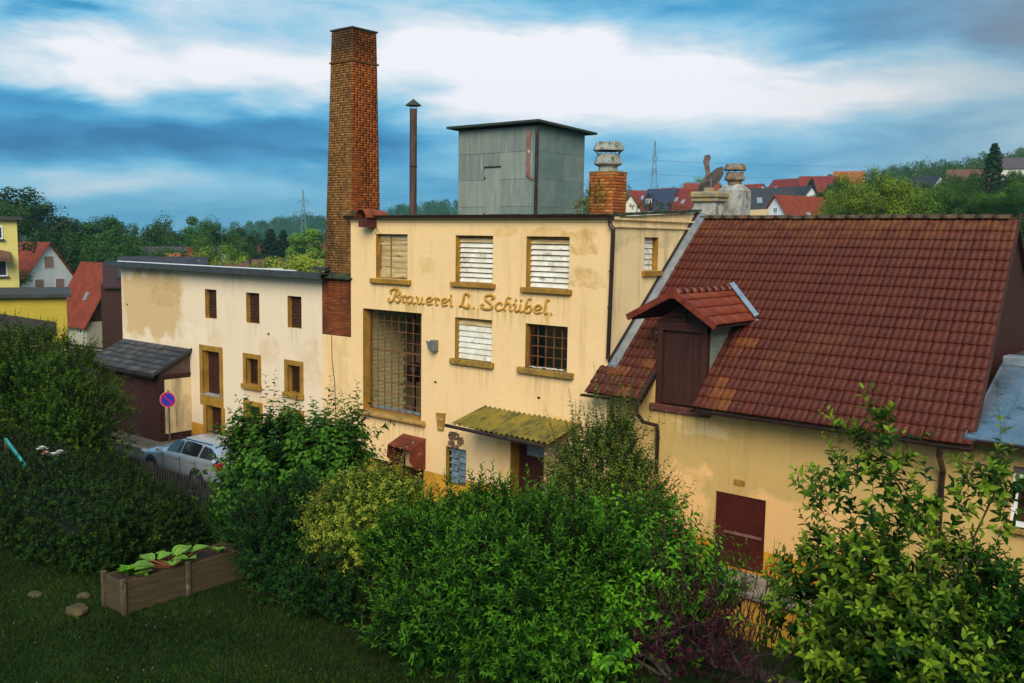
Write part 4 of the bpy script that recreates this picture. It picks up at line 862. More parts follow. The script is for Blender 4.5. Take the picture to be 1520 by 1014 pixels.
def half_gutter(parent, x0, x1, y=19.31, z=4.125):
    b = MB(); pr = [(y + .065 * math.cos(a), z + .065 * math.sin(a)) for a in [math.pi + math.pi * k / 8 for k in range(9)]]; pi_ = [(y + .052 * math.cos(a), z + .052 * math.sin(a)) for a in [2 * math.pi - math.pi * k / 8 for k in range(9)]]
    b.prism(pr + pi_, 'X', x0, x1); b.box(x0 - .008, x0, y - .06, y + .06, z - .06, z); b.box(x1, x1 + .008, y - .06, y + .06, z - .06, z); return b.build('gutter', M_gutter, parent)
half_gutter(barn, -13.75, -12.02); half_gutter(barn, -10.62, -4.62)
pipe(barn, [(-12.12, 19.31, 4.08), (-12.12, 19.31, 3.85), (-12.02, 19.45, 3.62), (-11.88, 19.85, 3.50), (-11.86, 19.88, 3.35), (-11.86, 19.88, .1)], .05, brackets=[(-11.86, 19.88, 3.2), (-11.86, 19.88, 1.8)])
pipe(barn, [(-5.2, 19.31, 4.08), (-5.2, 19.32, 3.90), (-5.25, 19.85, 3.5), (-5.27, 19.88, 3.3), (-5.27, 19.88, 0)], .06, brackets=[(-5.27, 19.88, 2.9)])
for xa in (-12.045, -10.615):   # little valley edges beside the dormer front
    m = MB(); m.beam((xa, 19.36, zr(19.36) + .0), (xa, 21.3, zr(21.3) + .0), .05, .12); m.build('edge_flashing', M_gutter, roof)
# dormer
m = MB()
m.box(-12.0, -11.86, 19.98, 20.14, 4.02, 6.02); m.box(-10.80, -10.66, 19.98, 20.14, 4.02, 6.02); m.box(-12.0, -10.66, 19.97, 20.15, 5.84, 6.04)
dorm = m.build('dormer', M_brown, barn)
for i in range(4):
    xa = -11.86 + i * .265; m = MB(); m.bbox(xa + .003, xa + .262, 20.06, 20.10, 4.04, 5.84, .006); m.build('door_plank', M_brown, dorm)
m = MB(); m.bbox(-12.14, -10.50, 19.90, 20.02, 3.86, 4.02, .01); m.build('sill_beam', mat('scuffed_beam', (.13, .035, .025), (.06, .018, .012), 3, c3=(.36, .30, .26), c3scale=6, c3amt=(.60, .68)), dorm)
m = MB(); m.poly([(-12.1, 20.10, 6.04), (-10.56, 20.10, 6.04), (-11.30, 20.10, 6.58)]); m.box(-11.33, -11.27, 20.0, 20.09, 6.04, 6.5); m.box(-11.7, -10.9, 20.0, 20.09, 6.20, 6.25); m.build('gable', M_brown, dorm)
M_cheek = mat('cheek_board', (.20, .24, .19), (.15, .18, .14), 2, rough=.7, stretch=(1, 1, 6))
for i in range(6):
    za = 4.75 + i * .25; zb = za + .245; ya = 20.14; pts = [(ya, za), (max(ya, 19.38 + (za - 4.16) / sl + .02), za), (max(ya, 19.38 + (zb - 4.16) / sl), zb), (ya, zb)]
    if za < 6.0: m = MB(); m.prism([(p, min(q, 6.02)) for p, q in pts], 'X', -10.69, -10.66); m.build('cheek_board', M_cheek, dorm); m = MB(); m.prism([(p, min(q, 6.02)) for p, q in pts], 'X', -12.0, -11.97); m.build('cheek_board', M_cheek, dorm)
RX, RZ, EZL, EZR = -11.30, 6.78, 6.13, 6.06
sR = (RZ - EZR) / (-10.20 - RX); sL = (RZ - EZL) / (RX + 12.50)
yi = lambda z: 19.38 + (z - 4.16) / sl
def dslab(xe, ze):
    m = MB(); a = [(RX, 19.5, RZ - .03), (xe, 19.5, ze - .03), (xe, yi(ze) + .05, ze - .03), (RX, yi(RZ) + .05, RZ - .03)]; m.add(a + [(x, y, z - .05) for x, y, z in a], [(0, 1, 2, 3), (4, 7, 6, 5)] + [(i, 4 + i, 4 + (i + 1) % 4, (i + 1) % 4) for i in range(4)]); return m.build('dormer_roof', M_under, barn)
dr1 = dslab(-10.24, EZR + .03); dr2 = dslab(-12.46, EZL + .02)
dt = [mat('dormer_tile_%d' % i, c, tuple(q * .7 for q in c), 6, rough=.5, c3=(.36, .14, .05), c3scale=12, c3amt=(.6, .75)) for i, c in enumerate([(.20, .034, .013), (.17, .028, .012), (.23, .045, .015)])]
for side_, par, ex, s_ in ((1, dr1, -10.20, sR), (-1, dr2, -12.50, sL)):
    upv = Vector((-side_, 0, s_)).normalized(); xv = Vector((0, 1 if side_ > 0 else -1, 0)); rot = slope_rot(xv, upv); Ls = math.hypot(ex - RX, (RZ - (EZR if side_ > 0 else EZL))); its = []
    e0 = Vector((ex, 0, EZR if side_ > 0 else EZL))
    for r_ in range(4):
        p = e0 + upv * (r_ * (Ls - .02) / 4); ylim = yi(p.z + .15) + .02; y = 19.47
        while y < ylim:
            q = Vector((p.x, y if side_ > 0 else y + .225, p.z + .005)); its.append((TRS(q, rot, (.75, .84, .85)), int(RNG.integers(0, 3)))); y += .225
    pieces(par, 'tile', dt, its, TILE, 300)
its = [(TRS((RX, 19.42 + i * .36, RZ + .0), Matrix.Rotation(math.pi / 2, 3, 'Z'), (.38, 1.0, 1.0)), i % 3) for i in range(8)]
pieces(dr1, 'ridge_tile', dt, its, RIDGE)
m = MB(); m.lathe([(0, -.02), (.13, -.02), (.13, .02), (.05, .03), (0, .03)], (0, 0, 0), 14)
vv = [(RX + p[0], 19.41 + p[2], RZ + .0 + p[1]) for p in m.v]; m.v = vv; m.build('ridge_disc', dt[1], dr1)
for side_, par, ex, ez in ((1, dr1, -10.16, EZR), (-1, dr2, -12.54, EZL)):
    a, b_ = Vector((RX, 19.43, RZ)), Vector((ex, 19.43, ez))
    for i in range(4):
        p, q = a.lerp(b_, i / 4 + .01), a.lerp(b_, (i + 1) / 4); m = MB(); m.beam(p, q, .06, .15); m.build('verge_tile', dt[i % 2], par)
m = MB(); 
for i in range(5):
    t0, t1 = i / 5, (i + 1.05) / 5; z0_, z1_ = RZ + (EZR - RZ) * t0, RZ + (EZR - RZ) * t1; x0_, x1_ = RX + (-10.2 - RX) * t0, RX + (-10.2 - RX) * t1
    m.beam((x0_ + .03, yi(z0_) + .02, z0_ + .16), (x1_ + .03, yi(z1_) + .02, z1_ + .16), .12, .02, (0, -1, 1.3))
m.bbox(-10.32, -10.08, yi(EZR) - .05, yi(EZR) + .18, EZR + .02, EZR + .07, .01); m.build('valley_flashing', M_zinc, dr1)
# barn door, vent plate, step
o = BO['gd']; m = MB(); m.box(o[0], o[1], 20.05, 20.10, o[2], o[3]); gd = m.build('metal_door', M_brownmetal, barn)
for (xa, xb) in ((o[0] + .02, o[1] - .015),):
    m = MB(); m.bbox(xa, xb, 20.035, 20.052, o[2] + .01, 1.20, .004); m.build('lower_leaf', M_brownmetal, gd); m = MB(); m.bbox(xa, xb, 20.035, 20.052, 1.21, o[3] - .01, .004); m.build('upper_leaf', M_brownmetal, gd)
m = MB(); m.bbox(-10.05, -9.10, 20.0, 20.04, 1.17, 1.23, .005); m.build('locking_bar', mat('bar_red', (.16, .05, .04), (.22, .12, .09), 5, rough=.5), gd)
m = MB(); m.bbox(-9.83, -9.56, 19.97, 20.01, 2.37, 2.50, .006); m.build('vent_plate', M_ochre, barn)
M_conc = mat('worn_concrete', (.30, .25, .19), (.20, .17, .13), 2.5, rough=.95, c3=(.12, .10, .06), c3scale=5, bump=.5)
m = MB(); m.bbox(-10.9, -7.2, 18.75, 19.98, .22, .36, .02); stp = m.build('loading_step', M_conc, barn)
m = MB(); m.box(-10.85, -7.25, 18.85, 19.98, -.9, .22); m.build('step_wall', mat('step_paint', (.70, .36, .04), (.58, .28, .03), 2), stp)
# white window on the right
o = BO['bw']; m = MB(); y = 20.10
m.box(o[0], o[0] + .10, y, y + .06, o[2], o[3] - .15); m.box(o[1] - .10, o[1], y, y + .06, o[2], o[3] - .15); m.box(o[0], o[1], y, y + .06, o[2], o[2] + .10); m.box(o[0] + .1, o[1] - .1, y, y + .06, o[3] - .24, o[3] - .15); m.box(-3.40, -3.33, y, y + .06, o[2] + .1, o[3] - .24)
w = m.build('white_window', M_whitepaint, barn)
m = MB(); m.box(o[0], o[1], y - .02, y + .1, o[3] - .15, o[3]); m.build('shutter_box', mat('shutter_grey', (.14, .13, .11), None, 3), w)
for xa, xb in ((o[0] + .1, -3.40), (-3.33, o[1] - .1)): m = MB(); m.box(xa, xb, y + .03, y + .035, o[2] + .1, o[3] - .24); m.build('pane', M_glass, w)
m = MB(); m.bbox(o[0] - .12, o[1] + .12, 19.86, 20.12, o[2] - .09, o[2], .01); m.build('sill', M_stone, w)
# zinc lean-to roof at the right
m = MB(); zl = lambda y: 4.33 + (y - 19.40) * .45
m.add([(-4.80, 19.4, zl(19.4)), (8, 19.4, zl(19.4)), (8, 22.0, zl(22.0)), (-4.80, 22.0, zl(22.0)), (-4.80, 19.4, zl(19.4) - .05), (8, 19.4, zl(19.4) - .05), (8, 22.0, zl(22.0) - .05), (-4.80, 22.0, zl(22.0) - .05)], [(0, 1, 2, 3), (4, 7, 6, 5), (0, 4, 5, 1), (1, 5, 6, 2), (2, 6, 7, 3), (3, 7, 4, 0)])
zrf = m.build('metal_roof', M_zincroof, barn)
x = -4.78
while x < 8: m = MB(); m.beam((x, 19.4, zl(19.4) + .018), (x, 22, zl(22.0) + .018), .02, .035); m.build('standing_seam', M_zincroof, zrf); x += .56
m = MB(); m.bbox(-4.78, 8, 21.95, 22.4, 5.48, 5.68, .02); m.build('ridge_box', M_zinc, zrf)
half_gutter(barn, -4.55, 8, 19.33, 4.31)
m = MB(); m.box(-4.8, 8, 22.4, 29, 0, 5.5); m.build('rear_block', M_barn, barn)
m = MB(); m.bbox(-4.85, 8.1, 22.42, 29.1, 5.5, 5.6, .02); m.build('rear_roof', M_slate, barn)

# ================================================================== ON THE BREWERY ROOF
box = thing('rooftop_plant_room', 'square grey-green sheet metal housing with flat dark lid on the brewery roof', 'roof housing', (-19.55, 23.8, 8.47))
BX0, BX1, BY0, BY1 = -21.14, -17.96, 22.6, 25.05
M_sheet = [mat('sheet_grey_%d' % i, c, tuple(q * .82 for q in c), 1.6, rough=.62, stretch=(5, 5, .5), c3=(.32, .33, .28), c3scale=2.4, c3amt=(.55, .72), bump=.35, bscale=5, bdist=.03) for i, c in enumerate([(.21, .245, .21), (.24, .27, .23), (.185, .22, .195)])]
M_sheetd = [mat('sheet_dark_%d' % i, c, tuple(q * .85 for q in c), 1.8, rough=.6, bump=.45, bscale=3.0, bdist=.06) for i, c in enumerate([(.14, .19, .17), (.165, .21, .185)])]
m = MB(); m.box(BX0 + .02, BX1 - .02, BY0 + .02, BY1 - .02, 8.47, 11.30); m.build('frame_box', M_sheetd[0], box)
zs = [8.47, 8.95, 9.78, 10.60, 11.36]
for j in range(4):
    xs = [BX0, -19.40 if j % 2 == 0 else -19.33, BX1]
    for i in range(2):
        if j < 3 and False: continue
        m = MB(); m.bbox(xs[i] + .004, xs[i + 1] - .004, BY0 - .012 - .004 * ((i + j) % 2), BY0 + .03, zs[j] + .004, zs[j + 1] - .002, .006); m.build('sheet_panel', M_sheet[(i * 2 + j) % 3], box)
for j in range(4):
    ys = [BY0, 23.55 if j % 2 else 23.95, BY1]
    for i in range(2):
        m = MB(); nn = 5; vs = []; fs = []
        for a in range(nn + 1):
            for b2 in range(nn + 1):
                yy = ys[i] + .004 + (ys[i + 1] - ys[i] - .008) * a / nn; zz = zs[j] + .003 + (zs[j + 1] - zs[j] - .006) * b2 / nn
                vs.append((BX1 + .012 + (float(RNG.normal(0, .005)) if 0 < a < nn and 0 < b2 < nn else .0), yy, zz))
        for a in range(nn):
            for b2 in range(nn): p = a * (nn + 1) + b2; fs.append((p, p + nn + 1, p + nn + 2, p + 1))
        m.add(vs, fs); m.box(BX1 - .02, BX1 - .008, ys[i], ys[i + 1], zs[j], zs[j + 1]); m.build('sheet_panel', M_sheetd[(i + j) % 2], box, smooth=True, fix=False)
m = MB(); m.bbox(-19.97, -19.36, BY0 - .035, BY0 - .008, 8.47, 10.16, .006); bd = m.build('access_door', M_sheet[1], box)
m = MB(); m.box(-20.0, -19.33, BY0 - .06, BY0 - .03, 10.16, 10.20); m.box(-19.99, -19.95, BY0 - .06, BY0 - .03, 9.82, 9.88); m.box(-19.99, -19.95, BY0 - .06, BY0 - .03, 8.7, 8.76); m.build('hinge', M_gutter, bd)
m = MB(); m.bbox(-18.30, -18.17, BY0 - .07, BY0 - .02, 9.86, 11.20, .01); m.obox((-18.12, BY0 - .05, 9.82), Vector((.8, 0, -.6)).normalized(), Vector((0, 1, 0)), Vector((.6, 0, .8)).normalized(), .1, .03, .035); m.build('weathered_post', mat('old_post', (.28, .13, .10), (.16, .07, .05), 4, c3=(.45, .42, .38), c3scale=8), box)
pipe(box, [(-17.93, BY0 - .02, 11.3), (-17.92, BY0 - .03, 11.1), (-17.93, BY0 - .04, 8.5)], .05)
m = MB(); m.box(BX1 - .12, BX1 + .03, BY0 - .03, BY0 + .1, 8.47, 11.3); m.build('corner_trim', M_sheetd[0], box)
m = MB(); m.add([(BX0 - .28, BY0 - .28, 11.42), (BX1 + .28, BY0 - .28, 11.42), (BX1 + .28, BY1 + .3, 11.30), (BX0 - .28, BY1 + .3, 11.30), (BX0 - .28, BY0 - .28, 11.49), (BX1 + .28, BY0 - .28, 11.49), (BX1 + .28, BY1 + .3, 11.37), (BX0 - .28, BY1 + .3, 11.37)], [(0, 3, 2, 1), (4, 5, 6, 7), (0, 1, 5, 4), (1, 2, 6, 5), (2, 3, 7, 6), (3, 0, 4, 7)]); m.build('lid', mat('green_black_felt', (.018, .035, .026), (.03, .045, .03), 3, rough=.8), box)

fl = thing('flue_pipe', 'slender rusty brown flue pipe with conical rain cap on the brewery roof', 'flue', (-22.08, 21.5, 8.4))
m = MB(); m.tube([(-22.08, 21.5, 8.4), (-22.08, 21.5, 12.0)], .115, 14); m.build('pipe', mat('flue_brown', (.085, .045, .030), (.05, .03, .022), 2.5, rough=.6, stretch=(3, 3, .6), c3=(.17, .08, .045), c3scale=4), fl, smooth=False)
m = MB(); m.lathe([(.125, -.015), (.13, .02)], (-22.08, 21.5, 10.2), 14); m.build('pipe_joint', M_gutter, fl)
m = MB(); m.lathe([(.25, 12.10), (.245, 12.125), (.0, 12.32)], (-22.08, 21.5, 0), 14)
m.build('rain_cap', mat('cap_green', (.03, .05, .035), (.05, .05, .035), 5), fl)
m = MB()
for k in range(4): a = k * math.pi / 2 + .4; m.tube([(-22.08 + .1 * math.cos(a), 21.5 + .1 * math.sin(a), 11.95), (-22.08 + .12 * math.cos(a), 21.5 + .12 * math.sin(a), 12.13)], .01, 5)
m.build('cap_strut', M_gutter, fl)

def cowl(parent, x, y, z, s_, m_, n=8, parts=None):
    """two-tier concrete louvre cowl; z = foot"""
    b = MB(); b.lathe([(.27, 0), (.25, .12), (.25, .13)], (x, y, z), n, .39); b.lathe([(.25, .13), (.38, .20), (.385, .24), (.30, .47), (.27, .47)], (x, y, z), n, .39); b.v = [(x + (p[0] - x) * s_, y + (p[1] - y) * s_, z + (p[2] - z) * s_) for p in b.v]; b.build('cowl_body', m_, parent)
    b = MB(); b.lathe([(.30, .57), (.415, .555), (.42, .59), (.34, .78), (.0, .80)], (x, y, z), n, .39); b.v = [(x + (p[0] - x) * s_, y + (p[1] - y) * s_, z + (p[2] - z) * s_) for p in b.v]; b.build('cowl_cap', m_, parent)
    b = MB()
    for k in range(8): a = k * math.pi / 4 + .39; b.tube([(x + .27 * s_ * math.cos(a), y + .27 * s_ * math.sin(a), z + .45 * s_), (x + .38 * s_ * math.cos(a), y + .38 * s_ * math.sin(a), z + .58 * s_)], .012 * s_, 4)
    b.build('cowl_strut', M_gutter, parent)
M_cowl = mat('cowl_concrete', (.34, .34, .30), (.22, .22, .19), 4, rough=.9, c3=(.07, .08, .045), c3scale=5, c3amt=(.50, .66), bump=.5)
M_cowl2 = mat('cowl_rusty', (.26, .22, .18), (.14, .10, .08), 5, rough=.9, c3=(.20, .11, .04), c3scale=7, c3amt=(.48, .62), bump=.5)
bf = thing('brick_chimney', 'short orange brick chimney with flowering weeds and grey concrete cowl', 'chimney', (-14.05, 20.75, 8.5))
X0, X1, Y0, Y1 = -14.45, -13.70, 20.40, 21.02
m = MB(); m.box(X0 + .01, X1 - .01, Y0 + .01, Y1 - .01, 8.5, 9.70); core = m.build('mortar_core', mat('orange_mortar', (.30, .17, .08), (.20, .12, .07), 7), bf); its = []
BRf = bricks_mats('brick_flue', [(.50, .13, .02), (.40, .10, .02), (.56, .22, .05), (.32, .07, .02), (.60, .30, .10), (.24, .05, .02), (.44, .10, .02)], .25)
for r_ in range(15):
    z = 8.52 + (r_ + .5) * .079
    for face in range(4):
        u0, u1 = (X0, X1) if face in (0, 2) else (Y0, Y1); u = u0; first = True
        while u < u1 - .02:
            l = .125 if (first and r_ % 2) else .25; first = False; l = min(l, u1 - u)
            if u1 - u - l < .04: l = u1 - u
            c_ = u + l / 2; k = int(RNG.integers(0, 7)); ss = (l - .010, .03, .067) if face in (0, 2) else (.03, l - .010, .067)
            pos = {0: (c_, Y0 + .012, z), 2: (c_, Y1 - .012, z), 1: (X1 - .012, c_, z), 3: (X0 + .012, c_, z)}[face]; its.append((TRS(pos, None, ss), k)); u += l
pieces(core, 'brick', BRf, its, cube_arrays(), 300)
m = MB(); m.bbox(X0 - .015, X1 + .015, Y0 - .015, Y1 + .015, 9.70, 9.74, .01); m.build('cap_slab', mat('cap_moss', (.28, .20, .08), (.16, .12, .05), 6), bf)
cowl(bf, -14.08, 20.71, 9.73, .97, M_cowl)
M_wch = mat('flaking_white_render', (.46, .45, .42), (.26, .25, .22), 2.6, rough=.95, c3=(.10, .085, .05), c3scale=4.5, c3amt=(.52, .68), bump=.9)
M_lich = mat('lichen_stone', (.30, .25, .16), (.20, .18, .13), 4, rough=.95, c3=(.42, .26, .05), c3scale=5, c3amt=(.48, .62), bump=.8)
wa = thing('rendered_chimney', 'squat flaking whitewashed chimney with mossy ledge carrying a bent draught cowl', 'chimney', (-13.65, 25.2, 8.4))
m = MB(); m.bbox(-13.92, -13.22, 24.95, 25.55, 8.3, 9.16, .03); m.build('shaft', M_wch, wa)
m = MB(); m.bbox(-13.99, -13.15, 24.88, 25.62, 9.12, 9.22, .025); m.bbox(-14.02, -13.12, 24.85, 25.65, 9.22, 9.42, .05); m.build('ledge', M_lich, wa)
M_fin = mat('fin_dark', (.035, .028, .026), (.07, .05, .045), 5, rough=.6)
cw = thing('draught_cowl', 'bent spoon-shaped rusty draught cowl standing on the squat white chimney', 'chimney cowl', (-13.6, 25.2, 9.42))
m = MB(); m.lathe([(.17, 0), (.15, .12)], (-13.6, 25.2, 9.42), 10); m.build('socket', M_lich, cw)
def fin(pts, w, name, th=.02, nrm=Vector((.64, -.77, 0))):
    """curved sheet: centre line pts (s,z) across the view, half-widths w"""
    sd_ = Vector((.77, .64, 0)); b = MB(); vs = []; n = len(pts)
    for i, (s_, z) in enumerate(pts):
        d = Vector(pts[min(i + 1, n - 1)]) - Vector(pts[max(i - 1, 0)]); d.normalize(); pn = Vector((-d.y, d.x))
        for k in (-1, 1):
            for t in (0, 1): q = Vector((s_, z)) + pn * w[i] * k; vs.append(Vector((-13.6, 25.2, 9.42)) + sd_ * q.x + Vector((0, 0, q.y)) + nrm * (t * th + .05 * math.sin(i * .8)))
    fs = []
    for i in range(n - 1):
        a, c_ = 4 * i, 4 * i + 4; fs += [(a, c_, c_ + 2, a + 2), (a + 1, a + 3, c_ + 3, c_ + 1), (a, a + 1, c_ + 1, c_), (a + 2, c_ + 2, c_ + 3, a + 3)]
    fs += [(0, 2, 3, 1), (4 * n - 4, 4 * n - 3, 4 * n - 1, 4 * n - 2)]
    b.add(vs, fs); b.build(name, M_fin if 'disc' in name else mat('fin_rust', (.14, .085, .075), (.08, .05, .045), 5, rough=.7), cw)
fin([(-.30, .02), (-.20, .18), (-.05, .36), (-.02, .52), (-.05, .70), (-.08, .86), (-.04, 1.0), (.02, 1.05)], [.05, .08, .09, .07, .07, .09, .10, .04], 'tall_fin')
fin([(-.28, .0), (-.16, .12), (.02, .28), (.18, .42), (.32, .60), (.40, .72)], [.03, .12, .17, .18, .14, .03], 'disc_fin', nrm=Vector((.64, -.77, 0)) * 1)
m = MB(); m.tube([(-13.6, 25.2, 9.5), (-13.6, 25.15, 9.95), (-13.72, 25.1, 10.1)], .015, 5); m.tube([(-13.5, 25.15, 9.5), (-13.45, 25.1, 9.8)], .02, 5); m.build('brace', M_zinc, cw)
wb = thing('rendered_chimney', 'taller whitewashed chimney with sloped top and small louvred cowl behind the barn ridge', 'chimney', (-13.25, 26.3, 8.4))
m = MB(); x0, x1, y0, y1 = -13.72, -12.92, 26.0, 26.6
m.add([(x0, y0, 8.2), (x1, y0, 8.2), (x1, y1, 8.2), (x0, y1, 8.2), (x0, y0, 9.50), (x1, y0, 9.50), (x1, y1, 9.50), (x0, y1, 9.50), (x0 + .18, y0 + .15, 9.68), (x1 - .18, y0 + .15, 9.68), (x1 - .18, y1 - .15, 9.68), (x0 + .18, y1 - .15, 9.68)],
      [(0, 1, 5, 4), (1, 2, 6, 5), (2, 3, 7, 6), (3, 0, 4, 7), (4, 5, 9, 8), (5, 6, 10, 9), (6, 7, 11, 10), (7, 4, 8, 11), (8, 9, 10, 11)]); m.build('shaft', M_wch, wb)
cowl(wb, -13.32, 26.3, 9.66, .80, M_cowl2)
m = MB(); m.box(-14.3, -12.4, 24.9, 27.2, 8.0, 8.72); m.build('roof_upstand', M_slate, brew)
# ================================================================== TERRAIN
PH = [-60, 5, 11.7, 15.6, 20.8, 26, 33, 43, 51, 57.8, 61.4, 68, 75, 120]
DD = [0, 40, 60, 90, 130, 200, 300, 450, 700, 1100, 1800, 3000, 6000]
TB = np.array([
 [0, 0, 0, 1, 3, 6, 8, 10, 10, 8, 5, 5, 5], [0, 0, 1, 4, 8, 14, 22, 36, 56, 48, 20, 10, 5], [0, 0, 1, 4, 8, 14, 22, 36, 56, 48, 20, 10, 5], [0, 0, 1, 3, 7, 12, 19, 33, 52, 44, 20, 10, 5], [0, 0, 1, 2, 5, 9, 15, 27, 42, 38, 20, 10, 5],
 [0, 0, 0, 1, 4, 8, 13, 21, 33, 30, 15, 10, 5], [0, 0, 0, 0, 2, 6, 10, 18, 31, 28, 12, 8, 5], [0, 0, -1, -3, -4, -4, -2, 5, 16, 28, 20, 10, 5], [0, 0, -1, -4, -5, -6, -6, -5, 0, 12, 14, 10, 5],
 [0, 0, -1, -4, -6, -7, -7, -7, -7, -4, 0, 2, 4], [0, 0, -1, -4, -6, -7, -7, -7, -7, -5, -2, 0, 2], [0, 0, -1, -4, -6, -7, -7, -7, -7, -5, 0, 2, 4], [0, 0, -1, -3, -4, -5, -6, -6, -6, -2, 5, 6, 5], [0, 0, 0, 0, 0, 0, 0, 0, 0, 0, 2, 4, 5]], float)
LD = np.log(np.array(DD) + 10)
def sstep(a, b, x): t = np.clip((x - a) / (b - a), 0, 1); return t * t * (3 - 2 * t)
def ground(x, y):
    x = np.asarray(x, float); y = np.asarray(y, float); ph = np.degrees(np.arctan2(-x, y)); ph = np.where(ph < -90, 120, np.where(ph > 120, 120, ph)); ph = np.clip(ph, -60, 120); d = np.hypot(x, y)
    i = np.clip(np.searchsorted(PH, ph) - 1, 0, len(PH) - 2); P_ = np.array(PH, float); fi = (ph - P_[i]) / (P_[i + 1] - P_[i]); fi = fi * fi * (3 - 2 * fi)
    ld = np.log(d + 10); j = np.clip(np.searchsorted(LD, ld) - 1, 0, len(DD) - 2); fj = np.clip((ld - LD[j]) / (LD[j + 1] - LD[j]), 0, 1)
    z = (TB[i, j] * (1 - fi) + TB[i + 1, j] * fi) * (1 - fj) + (TB[i, j + 1] * (1 - fi) + TB[i + 1, j + 1] * fi) * fj
    yt = np.where(x < -19, 10.2, 12.6) ; yt = 10.4 + 2.2 * sstep(-20, -14, x)
    g = 1.5 * (1 - sstep(yt, yt + 2.6, y)) * sstep(-40, -30, x) * (1 - sstep(30, 45, x)) * sstep(-60, -40, y)
    dip = -.75 * sstep(-12, -9.5, x) * sstep(13.5, 15.5, y) * (1 - sstep(30, 40, y)) * (1 - sstep(12, 25, x))
    return np.where(d < 75, z * sstep(40, 60, d) + g + dip, z)
gz = lambda x, y: float(ground(x, y))
rr = np.concatenate([np.arange(.5, 45, .55), 45 * np.exp(np.linspace(0, math.log(6000 / 45), 62))[0:]]); rr = np.unique(np.round(rr, 2)); na = 300
an = np.linspace(0, 2 * np.pi, na, endpoint=False); RRm, AA = np.meshgrid(rr, an, indexing='ij'); GX = RRm * np.cos(AA); GY = RRm * np.sin(AA); GZ = ground(GX, GY) + np.where(RRm < 30, .0, 0)
GZ += np.where((GY < 12) & (RRm < 26), .03 * np.sin(GX * 2.1) * np.cos(GY * 1.7), 0)
V = np.c_[GX.ravel(), GY.ravel(), GZ.ravel()]; nr = len(rr)
I, J = np.meshgrid(np.arange(nr - 1), np.arange(na), indexing='ij'); J2 = (J + 1) % na
Fq = np.stack([I * na + J, (I + 1) * na + J, (I + 1) * na + J2, I * na + J2], -1).reshape(-1, 4)
V = np.vstack([V, [0, 0, gz(0, .01)]]); tri = np.array([[len(V) - 1, j, (j + 1) % na] for j in range(na)])
m_, nt, b, o_ = _nt('ground_grass'); B = NB(nt); X_, Y_, Z_ = B.xyz()
col = B.mix(B.ramp(B.noise(1.1, 6, .6), .35, .65), (.008, .020, .003), (.015, .030, .004)); col = B.mix(B.ramp(B.noise(.35, 3, .5), .55, .7, 0., .5), col, (.022, .018, .008))
far = B.N.new('ShaderNodeVectorMath'); far.operation = 'LENGTH'; B.L.new(B.pos(), far.inputs[0]); fcol = B.mix(B.ramp(B.noise(.012, 5, .6), .42, .58), (.045, .10, .02), (.14, .20, .035)); col = B.mix(B.ramp(far.outputs['Value'], 60, 140), col, fcol)
B.L.new(col, b.inputs['Base Color']); b.inputs['Roughness'].default_value = .95; b.inputs['Specular IOR Level'].default_value = .1; B.L.new(B.bump(B.noise(18, 4, .7), .6, .05), b.inputs['Normal'])
go = link(bpy.data.objects.new('ground', mesh_np('ground', V, [Fq, tri], m_, smooth=True))); go['kind'] = 'structure'

def sheet(name, x0, x1, y0, y1, dz, m_, step=.6, kind='structure'):
    xs = np.arange(x0, x1 + 1e-6, step); ys = np.linspace(y0, y1, max(2, int((y1 - y0) / step) + 1)); A_, B_ = np.meshgrid(xs, ys, indexing='ij'); Z = ground(A_, B_) + dz
    V = np.c_[A_.ravel(), B_.ravel(), Z.ravel()]; n = len(ys); I, J = np.meshgrid(np.arange(len(xs) - 1), np.arange(n - 1), indexing='ij'); F = np.stack([I * n + J, (I + 1) * n + J, (I + 1) * n + J + 1, I * n + J + 1], -1).reshape(-1, 4)
    o = link(bpy.data.objects.new(name, mesh_np(name, V, [F], m_, smooth=True))); o['kind'] = kind; return o
M_asph = mat('asphalt', (.055, .05, .045), (.04, .037, .034), 1.3, rough=.9, c3=(.08, .07, .055), c3scale=.8, bump=.5, bscale=60)
M_pave = mat('pavement_slab', (.15, .12, .085), (.10, .085, .06), 1.5, rough=.9, c3=(.06, .06, .03), c3scale=3, bump=.4)
sheet('street', -60, 8, 14.3, 17.75, .012, M_asph)
pv = MB(); pv.box(-60, -10.95, 17.9, 19.985, .0, .10); po = pv.build('pavement', M_pave); po['kind'] = 'structure'
its = []; x = -44.0
while x < -11.2: its.append((TRS((x + .49, 17.82, .055), None, (.97, .13, .13)), 0)); x += 1.0
pieces(po, 'kerb_stone', [mat('kerb_stone', (.26, .22, .16), (.17, .15, .11), 3, rough=.9, bump=.5)], its, cube_arrays())
its = []; x = -44.0; r_ = 0
while x < -24:
    for k in range(4): its.append((TRS((x + .24, 18.14 + k * .48, .105), None, (.47, .465, .03)), int(RNG.integers(0, 2))))
    x += .48
pieces(po, 'paving_slab', [M_pave, mat('pavement_slab_2', (.13, .105, .075), (.09, .08, .06), 2, rough=.9, bump=.4)], its, cube_arrays(), 200)

# ================================================================== CAR
car = thing('parked_car', 'silver blue estate car parked on the street beside the garden fence', 'car', (-27.9, 17.2, .0))
M_paint = mat('car_silver_blue', (.52, .55, .62), (.50, .53, .60), .5, rough=.28, metal=.65, bump=0, spec=.6)
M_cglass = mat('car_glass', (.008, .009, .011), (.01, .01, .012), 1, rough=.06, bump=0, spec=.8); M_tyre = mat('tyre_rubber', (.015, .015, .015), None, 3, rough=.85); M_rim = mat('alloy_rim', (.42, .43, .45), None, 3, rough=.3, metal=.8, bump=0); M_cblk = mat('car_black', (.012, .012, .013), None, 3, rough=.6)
L_, Wd = 4.55, .89
